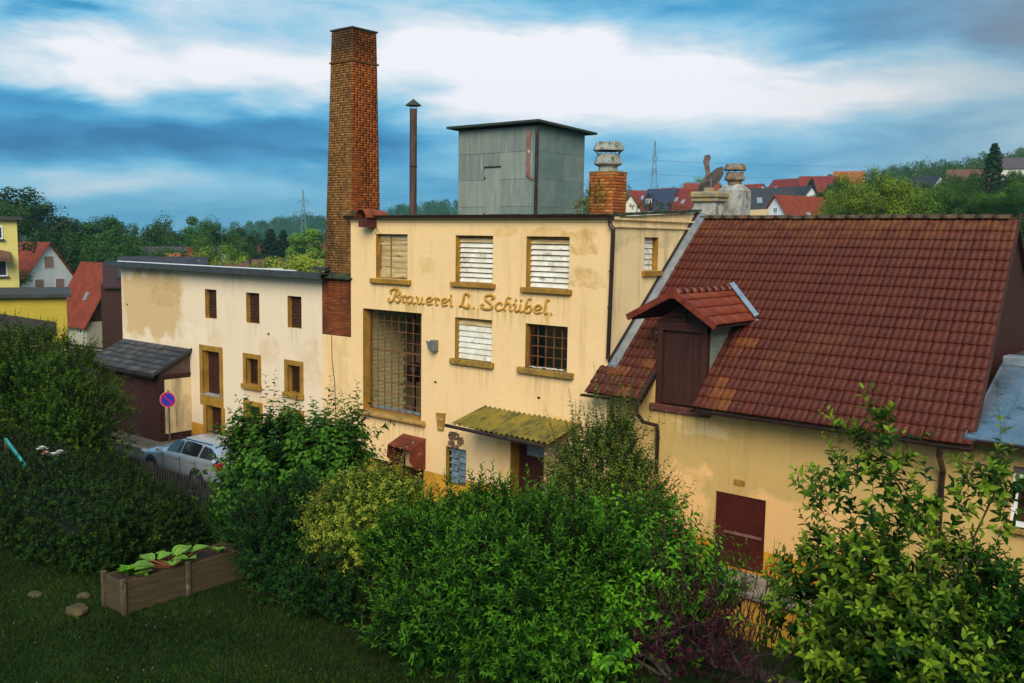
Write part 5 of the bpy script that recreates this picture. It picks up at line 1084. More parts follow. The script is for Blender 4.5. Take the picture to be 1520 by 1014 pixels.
# stations: t(m from nose), belt z, roof z (or hood), belt half-width, roof half-width, sill z
ST = [(0, .52, .56, .62, .50, .30), (.08, .62, .70, .76, .62, .22), (.45, .76, .84, .86, .70, .20), (1.0, .86, .96, .89, .72, .20), (1.45, .92, 1.00, .89, .70, .20), (1.75, .94, 1.16, .89, .64, .20), (2.15, .95, 1.40, .89, .58, .20), (2.6, .96, 1.455, .89, .575, .20), (3.1, .97, 1.46, .89, .57, .20), (3.6, .985, 1.43, .885, .56, .20), (4.0, 1.0, 1.37, .875, .54, .21), (4.3, 1.01, 1.20, .85, .58, .24), (4.5, .93, .98, .80, .60, .28), (4.55, .60, .62, .74, .56, .34)]
NX, CY = -29.75, 17.0
def ringp(s_):
    t, zb, zr_, wb_, wr_, zs_ = s_
    half = [(0, zs_), (wb_ * .80, zs_), (wb_ * .97, zs_ + .10), (wb_ * 1.0, (zs_ + zb) / 2 + .02), (wb_ * .985, zb - .05), (wb_ * .95, zb + .0), (wr_ * .5 + wb_ * .46, zb + (zr_ - zb) * .5), (wr_ * 1.0, zb + (zr_ - zb) * .92), (wr_ * .55, zr_ + .015), (0, zr_ + .03)]
    return [(NX + t, CY - y, z) for y, z in half] + [(NX + t, CY + y, z) for y, z in half[-2:0:-1]]
rings = [ringp(s_) for s_ in ST]; n = len(rings[0]); m = MB(); vs = [p for r_ in rings for p in r_]; fs = []
for i in range(len(rings) - 1):
    for k in range(n): fs.append((i * n + k, i * n + (k + 1) % n, (i + 1) * n + (k + 1) % n, (i + 1) * n + k))
fs += [tuple(range(n))[::-1], tuple((len(rings) - 1) * n + k for k in range(n))]
m.add(vs, fs); body = m.build('body', M_paint, car, smooth=True)
sm = body.modifiers.new('s', 'SUBSURF'); sm.levels = 2; sm.render_levels = 2
def patch(i0, i1, k0, k1, name, inset=.04, off=.012, both=True):
    for sgn in ((1, -1) if both else (1,)):
        def pt(i, f):  # point on side between ring idx k0..k1
            a = Vector(rings[i][k0]); b_ = Vector(rings[i][k1]); p = a.lerp(b_, f)
            if sgn < 0: p.y = 2 * CY - p.y
            p.y += -off * sgn - .0; p.z += off * .3; return p
        m = MB(); cols = [Vector((0, 0, 0))]; seq = list(range(i0, i1 + 1)); vs = []
        for q, i in enumerate(seq):
            for f in (.10, .5, .90):
                p = pt(i, f); ctr = 0
                if q == 0: p = p.lerp(pt(seq[1], f), inset)
                if q == len(seq) - 1: p = p.lerp(pt(seq[-2], f), inset)
                vs.append(p)
        fs = [(3 * q + k, 3 * q + k + 1, 3 * q + k + 4, 3 * q + k + 3) for q in range(len(seq) - 1) for k in range(2)]
        m.add(vs, fs); m.build(name, M_cglass, car, smooth=True)
for (a, b_, ins) in ((5, 7, .12), (7, 9, .10), (9, 11, .15)): patch(a, b_, 5, 7, 'side_window', ins, .035)
def across(i0, i1, name, m_, k=8, wf=.9, off=.03):
    m = MB(); vs = []
    for i in (i0, i1):
        a = Vector(rings[i][7]); a.y = CY + (a.y - CY) * wf
        for f in np.linspace(-1, 1, 7): p = Vector((a.x, CY + (CY - a.y) * f, a.z + (.05 if i == i0 else .06) * (1 - f * f) + off)); vs.append(p)
    m.add(vs, [(q, q + 1, q + 8, q + 7) for q in range(6)]); m.build(name, m_, car, smooth=True)
across(4, 6, 'windscreen', M_cglass, off=-.005); across(10, 12, 'rear_window', M_cglass, off=.0)
for t in (.88, 3.55):
    for s_ in (-1, 1):
        yc = CY + s_ * .80
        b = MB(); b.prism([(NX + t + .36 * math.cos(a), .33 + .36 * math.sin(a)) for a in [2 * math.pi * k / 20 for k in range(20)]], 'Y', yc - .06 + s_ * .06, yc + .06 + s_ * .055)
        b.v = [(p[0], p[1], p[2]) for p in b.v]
        b.build('arch_shade', M_cblk, car)  # black disc stands in for the shade inside the arch
        b = MB(); pr = [(.19, -.10), (.30, -.10), (.325, -.07), (.325, .07), (.30, .10), (.19, .10)]
        for (r0, y0), (r1, y1) in zip(pr, pr[1:] + pr[:1]):
            q = []
            for k in range(20):
                a = 2 * math.pi * k / 20; a2 = 2 * math.pi * (k + 1) / 20
                b.quad((NX + t + r0 * math.cos(a), yc + y0 + s_ * .055, .33 + r0 * math.sin(a)), (NX + t + r0 * math.cos(a2), yc + y0 + s_ * .055, .33 + r0 * math.sin(a2)), (NX + t + r1 * math.cos(a2), yc + y1 + s_ * .055, .33 + r1 * math.sin(a2)), (NX + t + r1 * math.cos(a), yc + y1 + s_ * .055, .33 + r1 * math.sin(a)))
        wh = b.build('wheel', M_tyre, car)
        b = MB(); yo = yc + s_ * .135
        for k in range(7):
            a = 2 * math.pi * k / 7; b.beam((NX + t + .03 * math.cos(a), yo, .33 + .03 * math.sin(a)), (NX + t + .20 * math.cos(a), yo, .33 + .20 * math.sin(a)), .045, .03, (0, 1, 0))
        b.prism([(NX + t + .05 * math.cos(a), .33 + .05 * math.sin(a)) for a in [2 * math.pi * k / 12 for k in range(12)]], 'Y', yo - .02, yo + .02); b.build('rim', M_rim, wh)
for s_ in (-1, 1):
    b = MB(); b.bbox(NX + .02, NX + .34, CY + s_ * .66 - .12, CY + s_ * .66 + .12, .62, .73, .03); b.build('headlight', mat('lamp_clear', (.6, .62, .65), None, 3, rough=.1, bump=0, spec=.8) if s_ < 0 else bpy.data.materials['lamp_clear'], car)
    b = MB(); b.bbox(NX + 4.38, NX + 4.56, CY + s_ * .70 - .13, CY + s_ * .70 + .13, .72, .96, .03); b.build('tail_light', mat('lamp_red', (.35, .01, .01), None, 3, rough=.15, bump=0, spec=.8) if s_ < 0 else bpy.data.materials['lamp_red'], car)
    b = MB(); b.bbox(NX + 1.52, NX + 1.66, CY + s_ * 1.0 - .09, CY + s_ * 1.0 + .09, .95, 1.08, .03); b.build('mirror', M_paint, car)
    for t in (2.35, 3.25): b = MB(); b.bbox(NX + t, NX + t + .18, CY + s_ * .905 - .02, CY + s_ * .905 + .02, .83, .86, .008); b.build('door_handle', M_rim, car)
    b = MB()
    for t in (1.62, 2.62, 3.50): b.box(NX + t, NX + t + .008, CY + s_ * .893 - .008, CY + s_ * .893 + .008, .30, .92)
    b.build('door_seam', M_cblk, car)
    b = MB(); b.beam((NX + 1.9, CY + s_ * .60, 1.42), (NX + 4.0, CY + s_ * .565, 1.43), .03, .025); b.build('roof_rail', M_cblk, car)

# ================================================================== SIGN
sg = thing('no_stopping_sign', 'round blue and red no-stopping sign on a grey pole by the brick shed', 'traffic sign', (-31.6, 18.35, .1))
SXs, SYs = -30.85, 17.95
sg.location = (SXs, SYs, .1); WL[sg.name] = Vector((SXs, SYs, .1))
M_pole = mat('galvanised_pole', (.16, .16, .17), (.11, .11, .12), 4, rough=.5, metal=.5)
m = MB(); m.tube([(SXs, SYs, .1), (SXs, SYs, 2.38)], .032, 10); m.build('pole', M_pole, sg)
nv = (Vector((0, 0, 2.0)) - Vector((SXs, SYs, 2.0))).normalized(); nv = (nv + Vector((-.15, -.3, 0))).normalized(); sdv = nv.cross(Vector((0, 0, 1))).normalized() * -1; upv = Vector((0, 0, 1)); cc = Vector((SXs, SYs, 2.08)) + nv * .09
def disc(r0, r1, off, name, m_, par):
    m = MB(); N_ = 36; vs = []
    for k in range(N_):
        a = 2 * math.pi * k / N_; d = sdv * math.cos(a) + upv * math.sin(a); vs += [cc + d * r0 + nv * off, cc + d * r1 + nv * off]
    fs = [(2 * k, 2 * k + 1, (2 * k + 3) % (2 * N_), (2 * k + 2) % (2 * N_)) for k in range(N_)]
    m.add(vs, fs); return m.build(name, m_, par)
M_sblue = mat('sign_blue', (.02, .04, .42), (.02, .035, .36), 2, rough=.35, bump=0); M_sred = mat('sign_red', (.55, .01, .03), (.45, .01, .025), 2, rough=.35, bump=0)
m = MB(); m.obox(cc - nv * .035, sdv, nv, upv, .03, .02, .12)
N_ = 36; vs = [cc + (sdv * math.cos(2 * math.pi * k / N_) + upv * math.sin(2 * math.pi * k / N_)) * .285 - nv * .004 for k in range(N_)]; vs2 = [v + nv * .004 for v in vs]
m.add(vs + vs2, [tuple(range(N_)), tuple(range(N_, 2 * N_))[::-1]] + [(k, (k + 1) % N_, N_ + (k + 1) % N_, N_ + k) for k in range(N_)]); pb = m.build('sign_plate', mat('sign_rim_white', (.75, .75, .75), None, 3, rough=.4, bump=0), sg)
disc(0.001, .218, .004, 'blue_field', M_sblue, pb); disc(.218, .275, .0045, 'red_ring', M_sred, pb)
m = MB(); d = (sdv * .72 - upv * .69).normalized(); m.obox(cc + nv * .006, d, nv, d.cross(nv), .222, .0015, .027); m.build('red_bar', M_sred, pb)
m = MB(); m.obox(cc + nv * .0 + upv * .32, sdv, nv, upv, .02, .02, .02); m.build('pole_cap', M_cblk, sg)

# ================================================================== GARDEN
M_picket = mat('dark_picket', (.03, .026, .024), (.018, .016, .015), 4, rough=.8, bump=.3)
fn = thing('picket_fence', 'dark wooden picket fence with rounded tops between garden and street', 'fence', (-22.5, 13.8, 0))
fa, fb = Vector((-27.5, 14.2, 0)), Vector((-16.5, 13.75, 0)); fd = (fb - fa).normalized()
rl = MB(); its = []; pk = MB(); pk.prism([(-.04, 0), (.04, 0), (.04, .92), (.025, .97), (0, .99), (-.025, .97), (-.04, .92)], 'Y', -.011, .011); PG = (np.array(pk.v), None)
def poly_tri(mbx):
    f = []
    for q in mbx.f:
        for i in range(1, len(q) - 1): f.append((q[0], q[i], q[i + 1]))
    return np.array(mbx.v), np.array(f)
PG = poly_tri(pk)
z0 = gz(-22, 14) + .05; n = int((fb - fa).length / .155)
for i in range(n): p = fa + fd * (i * .155); its.append((TRS((p.x, p.y, gz(p.x, p.y) + .38 + float(RNG.normal(0, .008))), Matrix.Rotation(float(RNG.normal(0, .02)), 3, 'Y'), (1, 1, 1.0)), 0))
for dz in (.6, 1.15):
    b = MB(); k = 0
    for i in range(10):
        p, q = fa + fd * (i * 1.1), fa + fd * ((i + 1) * 1.1); b.beam((p.x, p.y + .035, gz(p.x, p.y) + dz), (q.x, q.y + .035, gz(q.x, q.y) + dz), .04, .07)
    r_ = b.build('fence_rail', M_picket, fn)
pieces(fn, 'picket', [M_picket], its, PG, 300)
for i in range(6): p = fa + fd * (i * 2.2); b = MB(); b.box(p.x - .05, p.x + .05, p.y + .06, p.y + .16, gz(p.x, p.y) - .1, gz(p.x, p.y) + 1.15); b.build('fence_post', M_picket, fn)

M_log = mat('log_rail', (.11, .075, .045), (.06, .04, .025), 6, rough=.9, c3=(.30, .24, .16), c3scale=5, c3amt=(.55, .7))
lf = thing('log_railing', 'short low railing of stacked weathered logs beside the clipped hedge', 'fence', (-19.6, 11.0, 1.2))
for i in range(5):
    b = MB(); b.tube([(-20.6, 10.95, 1.28 + i * .13), (-19.5, 11.75, 1.42 + i * .13)], .05, 8); b.build('log', M_log, lf)
b = MB(); b.box(-19.55, -19.40, 11.7, 11.85, 1.0, 2.05); b.build('post', M_picket, lf)
b = MB(); b.box(-18.15, -18.02, 11.9, 12.03, .9, 2.35); po_ = b.build('fence_post', M_brown, fn)

# raised bed
M_plank = mat('bed_plank', (.075, .050, .020), (.045, .030, .013), 3.0, rough=.85, stretch=(.8, .8, 6), c3=(.05, .045, .02), c3scale=3, c3amt=(.5, .65), bump=.5)
bed = thing('raised_bed', 'long wooden raised vegetable bed on the shaded lawn', 'raised bed', (-15.4, 9.5, 1.5))
bx0, bx1, by0, by1, bz = -15.68, -15.02, 7.82, 11.3, 1.46
for i in range(4):
    za = bz + i * .152
    for (ya, yb) in ((by0 + .05, 9.05), (9.05, by1 - .03)):
        m = MB(); m.bbox(bx1 - .03, bx1, ya, yb - .01, za, za + .146, .006); m.build('plank', M_plank, bed); m = MB(); m.bbox(bx0, bx0 + .03, ya, yb - .01, za, za + .146, .006); m.build('plank', M_plank, bed)
    m = MB(); m.bbox(bx0 + .03, bx1 - .03, by0, by0 + .03, za, za + .146, .006); m.build('plank', M_plank, bed); m = MB(); m.bbox(bx0 + .03, bx1 - .03, by1 - .03, by1, za, za + .146, .006); m.build('plank', M_plank, bed)
for (px, py) in ((bx1 - .0, by0 - .02), (bx0 - .0, by0 - .02), (bx1 + .0, 9.02), (bx1, by1), (bx0, by1)):
    m = MB(); m.bbox(px - .045, px + .035, py - .03, py + .05, bz - .05, bz + .66, .008); m.build('corner_post', M_log, bed)
m = MB(); N_ = 26; vs = []; fs = []
for i in range(N_ + 1):
    for j in range(7): vs.append((bx0 + .03 + (bx1 - bx0 - .06) * j / 6, by0 + .03 + (by1 - by0 - .06) * i / N_, bz + .54 + float(RNG.normal(0, .02))))
for i in range(N_):
    for j in range(6): p = i * 7 + j; fs.append((p, p + 1, p + 8, p + 7))
m.add(vs, fs); m.build('soil', mat('soil', (.045, .022, .012), (.025, .014, .008), 6, rough=.95, c3=(.13, .07, .02), c3scale=9, bump=.8), bed)
M_stn = mat('garden_stone', (.09, .065, .025), (.05, .038, .016), 5, rough=.95, c3=(.06, .07, .02), c3scale=6, bump=.8)
def stone(x, y, r, label, sx=1.3, h=.4, seed=0):
    bm = bmesh.new(); bmesh.ops.create_icosphere(bm, subdivisions=2, radius=1); rg = random.Random(seed)
    for v in bm.verts: v.co = Vector((v.co.x * sx, v.co.y, v.co.z * h)) * (r * rg.uniform(.82, 1.12))
    me = bpy.data.meshes.new('stone'); bm.to_mesh(me); bm.free(); me.materials.append(M_stn); o = bpy.data.objects.new('stone', me); link(o, None, (x, y, gz(x, y) + r * h * .4)); tag(o, label, 'stone', 'stones at the lawn edge'); return o
stone(-15.72, 7.35, .2, 'flat yellowish stone at the lawn edge beside the raised bed corner', 1.2, .45, 1); stone(-17.0, 7.2, .13, 'dark mossy stone left of the flat yellow stone', 1.4, .4, 2); stone(-16.3, 7.75, .12, 'small stone half hidden behind the flat yellow stone', 1.1, .5, 4)
hr = thing('handrail', 'turquoise garden handrail on wooden posts by the roses at the left edge', 'handrail', (-23, 9.3, 1.5))
m = MB(); m.beam((-23.72, 9.5, 3.0), (-21.62, 9.05, 2.78), .06, .05); m.build('rail', mat('turquoise_rail', (.03, .30, .28), (.02, .22, .2), 3, rough=.4, bump=0), hr)
for (x, y, z) in ((-23.6, 9.47, 2.96), (-21.74, 9.08, 2.77)): m = MB(); m.box(x - .035, x + .035, y - .035, y + .035, 1.4, z); m.build('post', mat('rail_post', (.13, .07, .03), None, 4) if x < -23 else bpy.data.materials['rail_post'], hr)
lp = thing('garden_lamp', 'dark round street lamp shade on a post behind the blossoming shrub', 'lamp', (-10.9, 17.9, -.6))
m = MB(); m.lathe([(.03, .5), (.05, .46), (.42, .36), (.44, .34), (.40, .345), (.06, .40)], (-10.78, 17.9, 1.60), 24); m.build('lamp_shade', mat('lamp_shade_violet', (.05, .04, .065), (.035, .03, .045), 3, rough=.4), lp, smooth=False)
m = MB(); m.lathe([(.0, .0), (.10, .02), (.12, .16), (.10, .18), (0, .2)], (-10.78, 17.9, 1.98), 14); m.tube([(-10.78, 17.9, -.6), (-10.78, 17.9, 1.96)], .035, 8); m.build('lamp_head', M_cblk, lp)
# ================================================================== PLANTS
def unit(v): return v / np.maximum(np.linalg.norm(v, axis=1, keepdims=True), 1e-9)
def leaves_mesh(name, base, dirn, nrm, length, width, tint, m_, fold=.25, droop=.15, four=True):
    """one folded leaf per row; base (n,3), dirn along the leaf, nrm its face"""
    n = len(base); side = unit(np.cross(dirn, nrm)); nrm = unit(np.cross(side, dirn)); L = length[:, None]; W = width[:, None]
    mid = base + dirn * L * .48 - nrm * L * .02; tip = base + dirn * L - nrm * L * droop
    l = base + dirn * L * .42 + side * W * .5 + nrm * W * fold; r = base + dirn * L * .42 - side * W * .5 + nrm * W * fold
    if four:
        l2 = base + dirn * L * .75 + side * W * .34 + nrm * (W * fold * .6 - L * droop * .5); r2 = base + dirn * L * .75 - side * W * .34 + nrm * (W * fold * .6 - L * droop * .5)
        V = np.stack([base, l, l2, tip, r2, r, mid], 1).reshape(-1, 3); k = np.arange(n)[:, None] * 7
        F3 = np.concatenate([k + [0, 1, 6], k + [0, 6, 5], k + [6, 2, 3], k + [6, 3, 4], k + [1, 2, 6], k + [5, 6, 4]]); me = mesh_np(name, V, [F3], m_, attr=np.repeat(tint, 7)); return me
    V = np.stack([base, l, tip, r], 1).reshape(-1, 3); k = np.arange(n)[:, None] * 4
    return mesh_np(name, V, [np.concatenate([k + [0, 1, 2], k + [0, 2, 3]])], m_, attr=np.repeat(tint, 4))
def twig_mesh(name, a, b, r0, r1, m_):
    n = len(a); d = unit(b - a); u = unit(np.cross(d, np.tile([.3, .2, .93], (n, 1)))); w = np.cross(d, u); V = []
    for p, r in ((a, r0), (b, r1)):
        for k in range(3):
            an_ = 2 * math.pi * k / 3; V.append(p + (u * math.cos(an_) + w * math.sin(an_)) * (r[:, None] if isinstance(r, np.ndarray) else r))
    V = np.stack(V, 1).reshape(-1, 3); k = np.arange(n)[:, None] * 6; F = np.concatenate([k + [0, 1, 4, 3], k + [1, 2, 5, 4], k + [2, 0, 3, 5]]); return mesh_np(name, V, [F], m_)
M_twig = mat('twig_bark', (.060, .042, .022), (.035, .025, .015), 8, rough=.9, bump=0); M_bark = mat('bark', (.085, .062, .045), (.04, .03, .022), 6, rough=.9, bump=.6)
def shoots_on_blob(g, n, c, rad, lump=.24, seed=1, top=.0, inner=.3, flat=1.0):
    """points and outward normals over a lumpy rounded mass standing at c"""
    d = unit(g.normal(size=(n, 3))); up_ = (d[:, 2] < 0) & (g.random(n) < .45); d[up_, 2] *= -1; lo = d[:, 2] < 0; r2 = np.linalg.norm(d[:, :2], axis=1) + 1e-6; tgt = np.where(lo, 1 - .22 * np.abs(d[:, 2]), r2); d[:, :2] *= (tgt / r2)[:, None]
    k = g.normal(size=(7, 3)); kk = unit(k); lob = np.zeros(n)
    for q in kk: lob += np.exp(-((1 - d @ q) / .12)) * g.uniform(-.6, 1.0)
    s = 1 + lump * lob * np.where(lo, .6, 1); depth = np.where(g.random(n) < inner, g.uniform(.45, .88, n), g.uniform(.88, 1.0, n)); P = np.array(c) + d * np.array(rad) * (s * depth)[:, None]
    a_ = .14 * float(np.mean(rad)); q = P * 1.9 + seed; P = P + a_ * np.c_[np.sin(q[:, 1] + 1.3 * np.sin(q[:, 2])), np.sin(q[:, 2] * 1.2 + q[:, 0]), .9 * np.sin(q[:, 0] * 1.4 + 1.7 * np.sin(q[:, 1] * .8))] + .45 * a_ * np.sin(q[:, [2, 0, 1]] * 3.1)
    nn = unit(d / np.array(rad)); return P, nn
def make_shoots(g, P, nn, L, nl, ll, lw, upb, outb, spread, curl=.0, theta=(80, 35), tiptint=.5, tvar=.5, base_t=.1, phyl=137.5, pairs=False, start=.12):
    n = len(P); Ls = L * (.45 + g.gamma(2.2, .27, n)).clip(.45, 2.1); D = unit(nn * outb + np.array([0, 0, 1]) * upb + g.normal(size=(n, 3)) * spread); E_ = P + D * Ls[:, None]
    t = np.linspace(start, 1, nl)[None, :].repeat(n, 0) + g.normal(0, .012, (n, nl)); B_ = P[:, None] + D[:, None] * (Ls[:, None] * t)[..., None]
    u = unit(np.cross(D, g.normal(size=(n, 3)))); w = np.cross(D, u); idx = np.arange(nl)
    if pairs: ph = np.radians((idx // 2) * 90 + (idx % 2) * 180)[None, :] + g.uniform(0, 6.28, n)[:, None]
    else: ph = np.radians(idx * phyl)[None, :] + g.uniform(0, 6.28, n)[:, None]
    perp = u[:, None] * np.cos(ph)[..., None] + w[:, None] * np.sin(ph)[..., None]; th = np.radians(theta[0] + (theta[1] - theta[0]) * t + g.normal(0, 10, (n, nl)))
    dl = D[:, None] * np.cos(th)[..., None] + perp * np.sin(th)[..., None]; dl = dl + np.array([0, 0, -curl]); nr = D[:, None] * np.sin(th)[..., None] - perp * np.cos(th)[..., None] + g.normal(0, .18, (n, nl, 3)) + np.array([0, 0, .35])
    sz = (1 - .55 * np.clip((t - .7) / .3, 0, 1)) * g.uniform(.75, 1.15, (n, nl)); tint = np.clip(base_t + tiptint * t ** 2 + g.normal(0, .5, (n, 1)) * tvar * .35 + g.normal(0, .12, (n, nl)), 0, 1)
    f = lambda a: a.reshape(-1, 3); return f(B_), unit(f(dl)), unit(f(nr)), (ll * sz).ravel(), (lw * sz).ravel(), tint.ravel(), P, E_
def shrub(name, label, cat, c, rad, n, L, nl, ll, lw, m_, seed, upb=.6, outb=1., spread=.35, group=None, lump=.24, inner=.3, leaders=0, lead_len=.8, trunks=6, four=False, fold=.25, droop=.15, base_z=None, flat=1., obj_leaves=0, filln=1500, extra_pts=None, fill=0, stems=True, kill=None, **kw):
    g = np.random.default_rng(seed); zb = gz(c[0], c[1]) if base_z is None else base_z; root = thing(name, label, cat, (c[0], c[1], zb), group)
    P, nn = shoots_on_blob(g, n, c, rad, lump, seed, inner=inner, flat=flat)
    if extra_pts is not None:
        for (ec, er, en) in extra_pts: p2, n2 = shoots_on_blob(g, en, ec, er, lump, inner=inner, flat=flat); P = np.vstack([P, p2]); nn = np.vstack([nn, n2])
    ok = P[:, 2] > zb + .05; 
    if kill is not None: ok &= ~kill(P)
    P, nn = P[ok], nn[ok]; sets = [make_shoots(g, P, nn, L, nl, ll, lw, upb, outb, spread, **kw)]
    if leaders:
        top = P[:, 2] > np.quantile(P[:, 2], .72); ii = g.choice(np.where(top)[0], leaders); sets.append(make_shoots(g, P[ii], np.tile([0, 0, 1.], (leaders, 1)) * .3 + nn[ii] * .3, lead_len, int(nl * lead_len / L * .9) + 2, ll, lw, 1.4, .5, .16, **kw))
    cat_ = [np.concatenate([s_[i] for s_ in sets]) for i in range(8)]; base, dl, nr, le, wi, ti, A_, E_ = cat_
    o0 = np.array(root.location)
    if filln:   # larger fill leaves deep inside, kept near the dark tint
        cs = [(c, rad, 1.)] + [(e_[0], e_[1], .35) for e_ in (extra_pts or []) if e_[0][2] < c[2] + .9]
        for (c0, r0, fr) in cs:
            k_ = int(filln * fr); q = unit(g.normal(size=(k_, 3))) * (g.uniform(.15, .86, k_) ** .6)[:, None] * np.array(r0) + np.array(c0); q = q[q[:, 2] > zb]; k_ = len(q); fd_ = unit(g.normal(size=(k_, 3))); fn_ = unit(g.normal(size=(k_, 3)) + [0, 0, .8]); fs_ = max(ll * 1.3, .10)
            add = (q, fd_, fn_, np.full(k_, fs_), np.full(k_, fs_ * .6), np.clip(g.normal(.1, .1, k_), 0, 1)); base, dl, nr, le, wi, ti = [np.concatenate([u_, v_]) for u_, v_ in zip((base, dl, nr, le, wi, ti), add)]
    if obj_leaves:
        d = np.linalg.norm(base - np.array(CAM), axis=1) - le * 14; order = np.argsort(d)[:obj_leaves]; mask = np.zeros(len(base), bool); mask[order] = True
        protos = []
        for k in range(4): protos.append(leaves_mesh('leaf', np.zeros((1, 3)), np.array([[0, 1., 0]]), np.array([[0, 0, 1.]]), np.array([1.]), np.array([lw / ll]), np.array([k / 3.]), m_, fold, droop, True))
        for i in np.where(mask)[0]:
            y = Vector(dl[i]); x = y.cross(Vector(nr[i])).normalized(); z = x.cross(y); o = bpy.data.objects.new('leaf', protos[int(round(ti[i] * 3))]); C.objects.link(o); o.parent = root
            o.matrix_local = Matrix.Translation(Vector(base[i] - o0)) @ Matrix((x, y, z)).transposed().to_4x4() @ Matrix.Diagonal((le[i], le[i], le[i], 1))
        base, dl, nr, le, wi, ti = [q[~mask] for q in (base, dl, nr, le, wi, ti)]
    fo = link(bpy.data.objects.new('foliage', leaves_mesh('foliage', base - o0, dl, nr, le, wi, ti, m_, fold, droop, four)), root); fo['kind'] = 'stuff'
    if stems: link(bpy.data.objects.new('twigs', twig_mesh('twigs', A_ - o0, E_ - o0, .006, .002, M_twig)), root)['kind'] = 'stuff'
    if trunks:
        tk = MB(); ii = g.choice(len(P), trunks)
        for i in ii:
            q = Vector(P[i]); s_ = Vector((c[0] + g.normal(0, .12), c[1] + g.normal(0, .12), zb - .05)); k = s_.lerp(q, .45) + Vector((g.normal(0, .1), g.normal(0, .1), .1)); tk.tube([s_, k, q], [.035, .022, .01], 6)
            for _ in range(3):
                j = int(g.integers(0, len(P))); 
                if (Vector(P[j]) - k).length < max(rad) * 1.0: tk.tube([k, (k + Vector(P[j])) / 2 + Vector((0, 0, .05)), Vector(P[j])], [.016, .012, .006], 5)
        tk.build('stem', M_bark, root)
    return root
# leaf colours
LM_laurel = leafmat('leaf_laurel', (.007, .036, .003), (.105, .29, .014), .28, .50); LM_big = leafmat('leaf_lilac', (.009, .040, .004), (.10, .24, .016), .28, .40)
LM_dark = leafmat('leaf_dark', (.005, .024, .004), (.030, .105, .010), .15, .45); LM_var = leafmat('leaf_variegated', (.05, .12, .008), (.44, .44, .05), .3, .45)
LM_bls = leafmat('leaf_blossom', (.022, .060, .006), (.24, .30, .03), .3, .45, ((.62, .52, .42), .93)); LM_mock = leafmat('leaf_mock', (.014, .075, .004), (.17, .44, .015), .35, .38)
LM_barb = leafmat('leaf_purple', (.020, .004, .010), (.11, .018, .035), .2, .45); LM_mag = leafmat('leaf_magnolia', (.012, .046, .004), (.24, .36, .022), .30, .36)
LM_hedge = leafmat('leaf_hedge', (.004, .016, .002), (.036, .080, .006), .15, .45); LM_decid = leafmat('leaf_decid', (.012, .042, .003), (.12, .22, .012), .25, .45); LM_young = leafmat('leaf_young', (.05, .12, .015), (.22, .34, .05), .35, .4)
LM_rhub = leafmat('leaf_rhubarb', (.10, .22, .02), (.26, .44, .07), .35, .4); LM_grass = leafmat('leaf_grass', (.004, .014, .001), (.042, .075, .005), .2, .5)
LM_flower = mat('petal_white', (.62, .60, .55), None, 4, rough=.6, bump=0); LM_rose = mat('petal_rose', (.60, .18, .12), (.65, .42, .28), 9, rough=.6, bump=0)

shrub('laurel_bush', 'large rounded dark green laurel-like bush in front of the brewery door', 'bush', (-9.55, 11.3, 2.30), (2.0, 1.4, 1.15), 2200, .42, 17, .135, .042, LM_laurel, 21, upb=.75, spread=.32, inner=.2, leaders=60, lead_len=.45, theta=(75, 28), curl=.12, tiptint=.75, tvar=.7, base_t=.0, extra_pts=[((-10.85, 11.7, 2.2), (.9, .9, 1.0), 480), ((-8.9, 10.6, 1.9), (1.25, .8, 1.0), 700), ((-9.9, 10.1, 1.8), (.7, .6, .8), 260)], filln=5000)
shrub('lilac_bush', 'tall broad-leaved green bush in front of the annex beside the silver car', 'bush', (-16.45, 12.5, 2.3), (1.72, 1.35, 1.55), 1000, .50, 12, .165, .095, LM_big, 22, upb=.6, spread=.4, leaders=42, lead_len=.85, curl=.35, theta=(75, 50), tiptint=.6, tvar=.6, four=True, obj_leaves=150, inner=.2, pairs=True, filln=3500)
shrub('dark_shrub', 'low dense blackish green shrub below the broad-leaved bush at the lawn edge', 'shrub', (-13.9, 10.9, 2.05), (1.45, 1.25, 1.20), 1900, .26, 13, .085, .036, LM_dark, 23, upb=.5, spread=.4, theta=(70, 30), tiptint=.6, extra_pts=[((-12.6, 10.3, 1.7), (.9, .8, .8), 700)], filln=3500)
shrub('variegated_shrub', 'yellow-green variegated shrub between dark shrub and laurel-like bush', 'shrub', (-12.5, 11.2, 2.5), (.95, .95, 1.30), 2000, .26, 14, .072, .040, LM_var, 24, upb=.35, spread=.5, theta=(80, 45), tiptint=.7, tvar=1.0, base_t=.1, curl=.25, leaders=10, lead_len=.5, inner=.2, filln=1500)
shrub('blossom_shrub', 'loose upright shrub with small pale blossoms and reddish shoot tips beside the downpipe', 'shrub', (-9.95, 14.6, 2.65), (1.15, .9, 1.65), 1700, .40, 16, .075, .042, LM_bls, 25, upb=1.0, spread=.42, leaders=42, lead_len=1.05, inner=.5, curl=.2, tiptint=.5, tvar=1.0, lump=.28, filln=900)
shrub('mock_orange_bush', 'bright green leafy bush at the bottom edge right of the laurel-like bush', 'bush', (-7.95, 12.9, 2.2), (1.2, 1.1, 1.3), 720, .48, 11, .14, .065, LM_mock, 26, upb=.5, spread=.4, curl=.45, theta=(75, 55), tiptint=.6, tvar=1.0, four=True, obj_leaves=120, pairs=True, leaders=8, lead_len=.5, inner=.3, extra_pts=[((-8.1, 11.5, 1.9), (.8, .7, .85), 300)], filln=2000)
shrub('purple_barberry', 'dark purple-leaved shrub at the bottom beside the bright green bush', 'shrub', (-6.85, 12.2, 1.75), (1.05, .7, .9), 420, .34, 13, .055, .036, LM_barb, 27, upb=.8, spread=.45, leaders=34, lead_len=.9, tvar=1.0, tiptint=.7, filln=350)
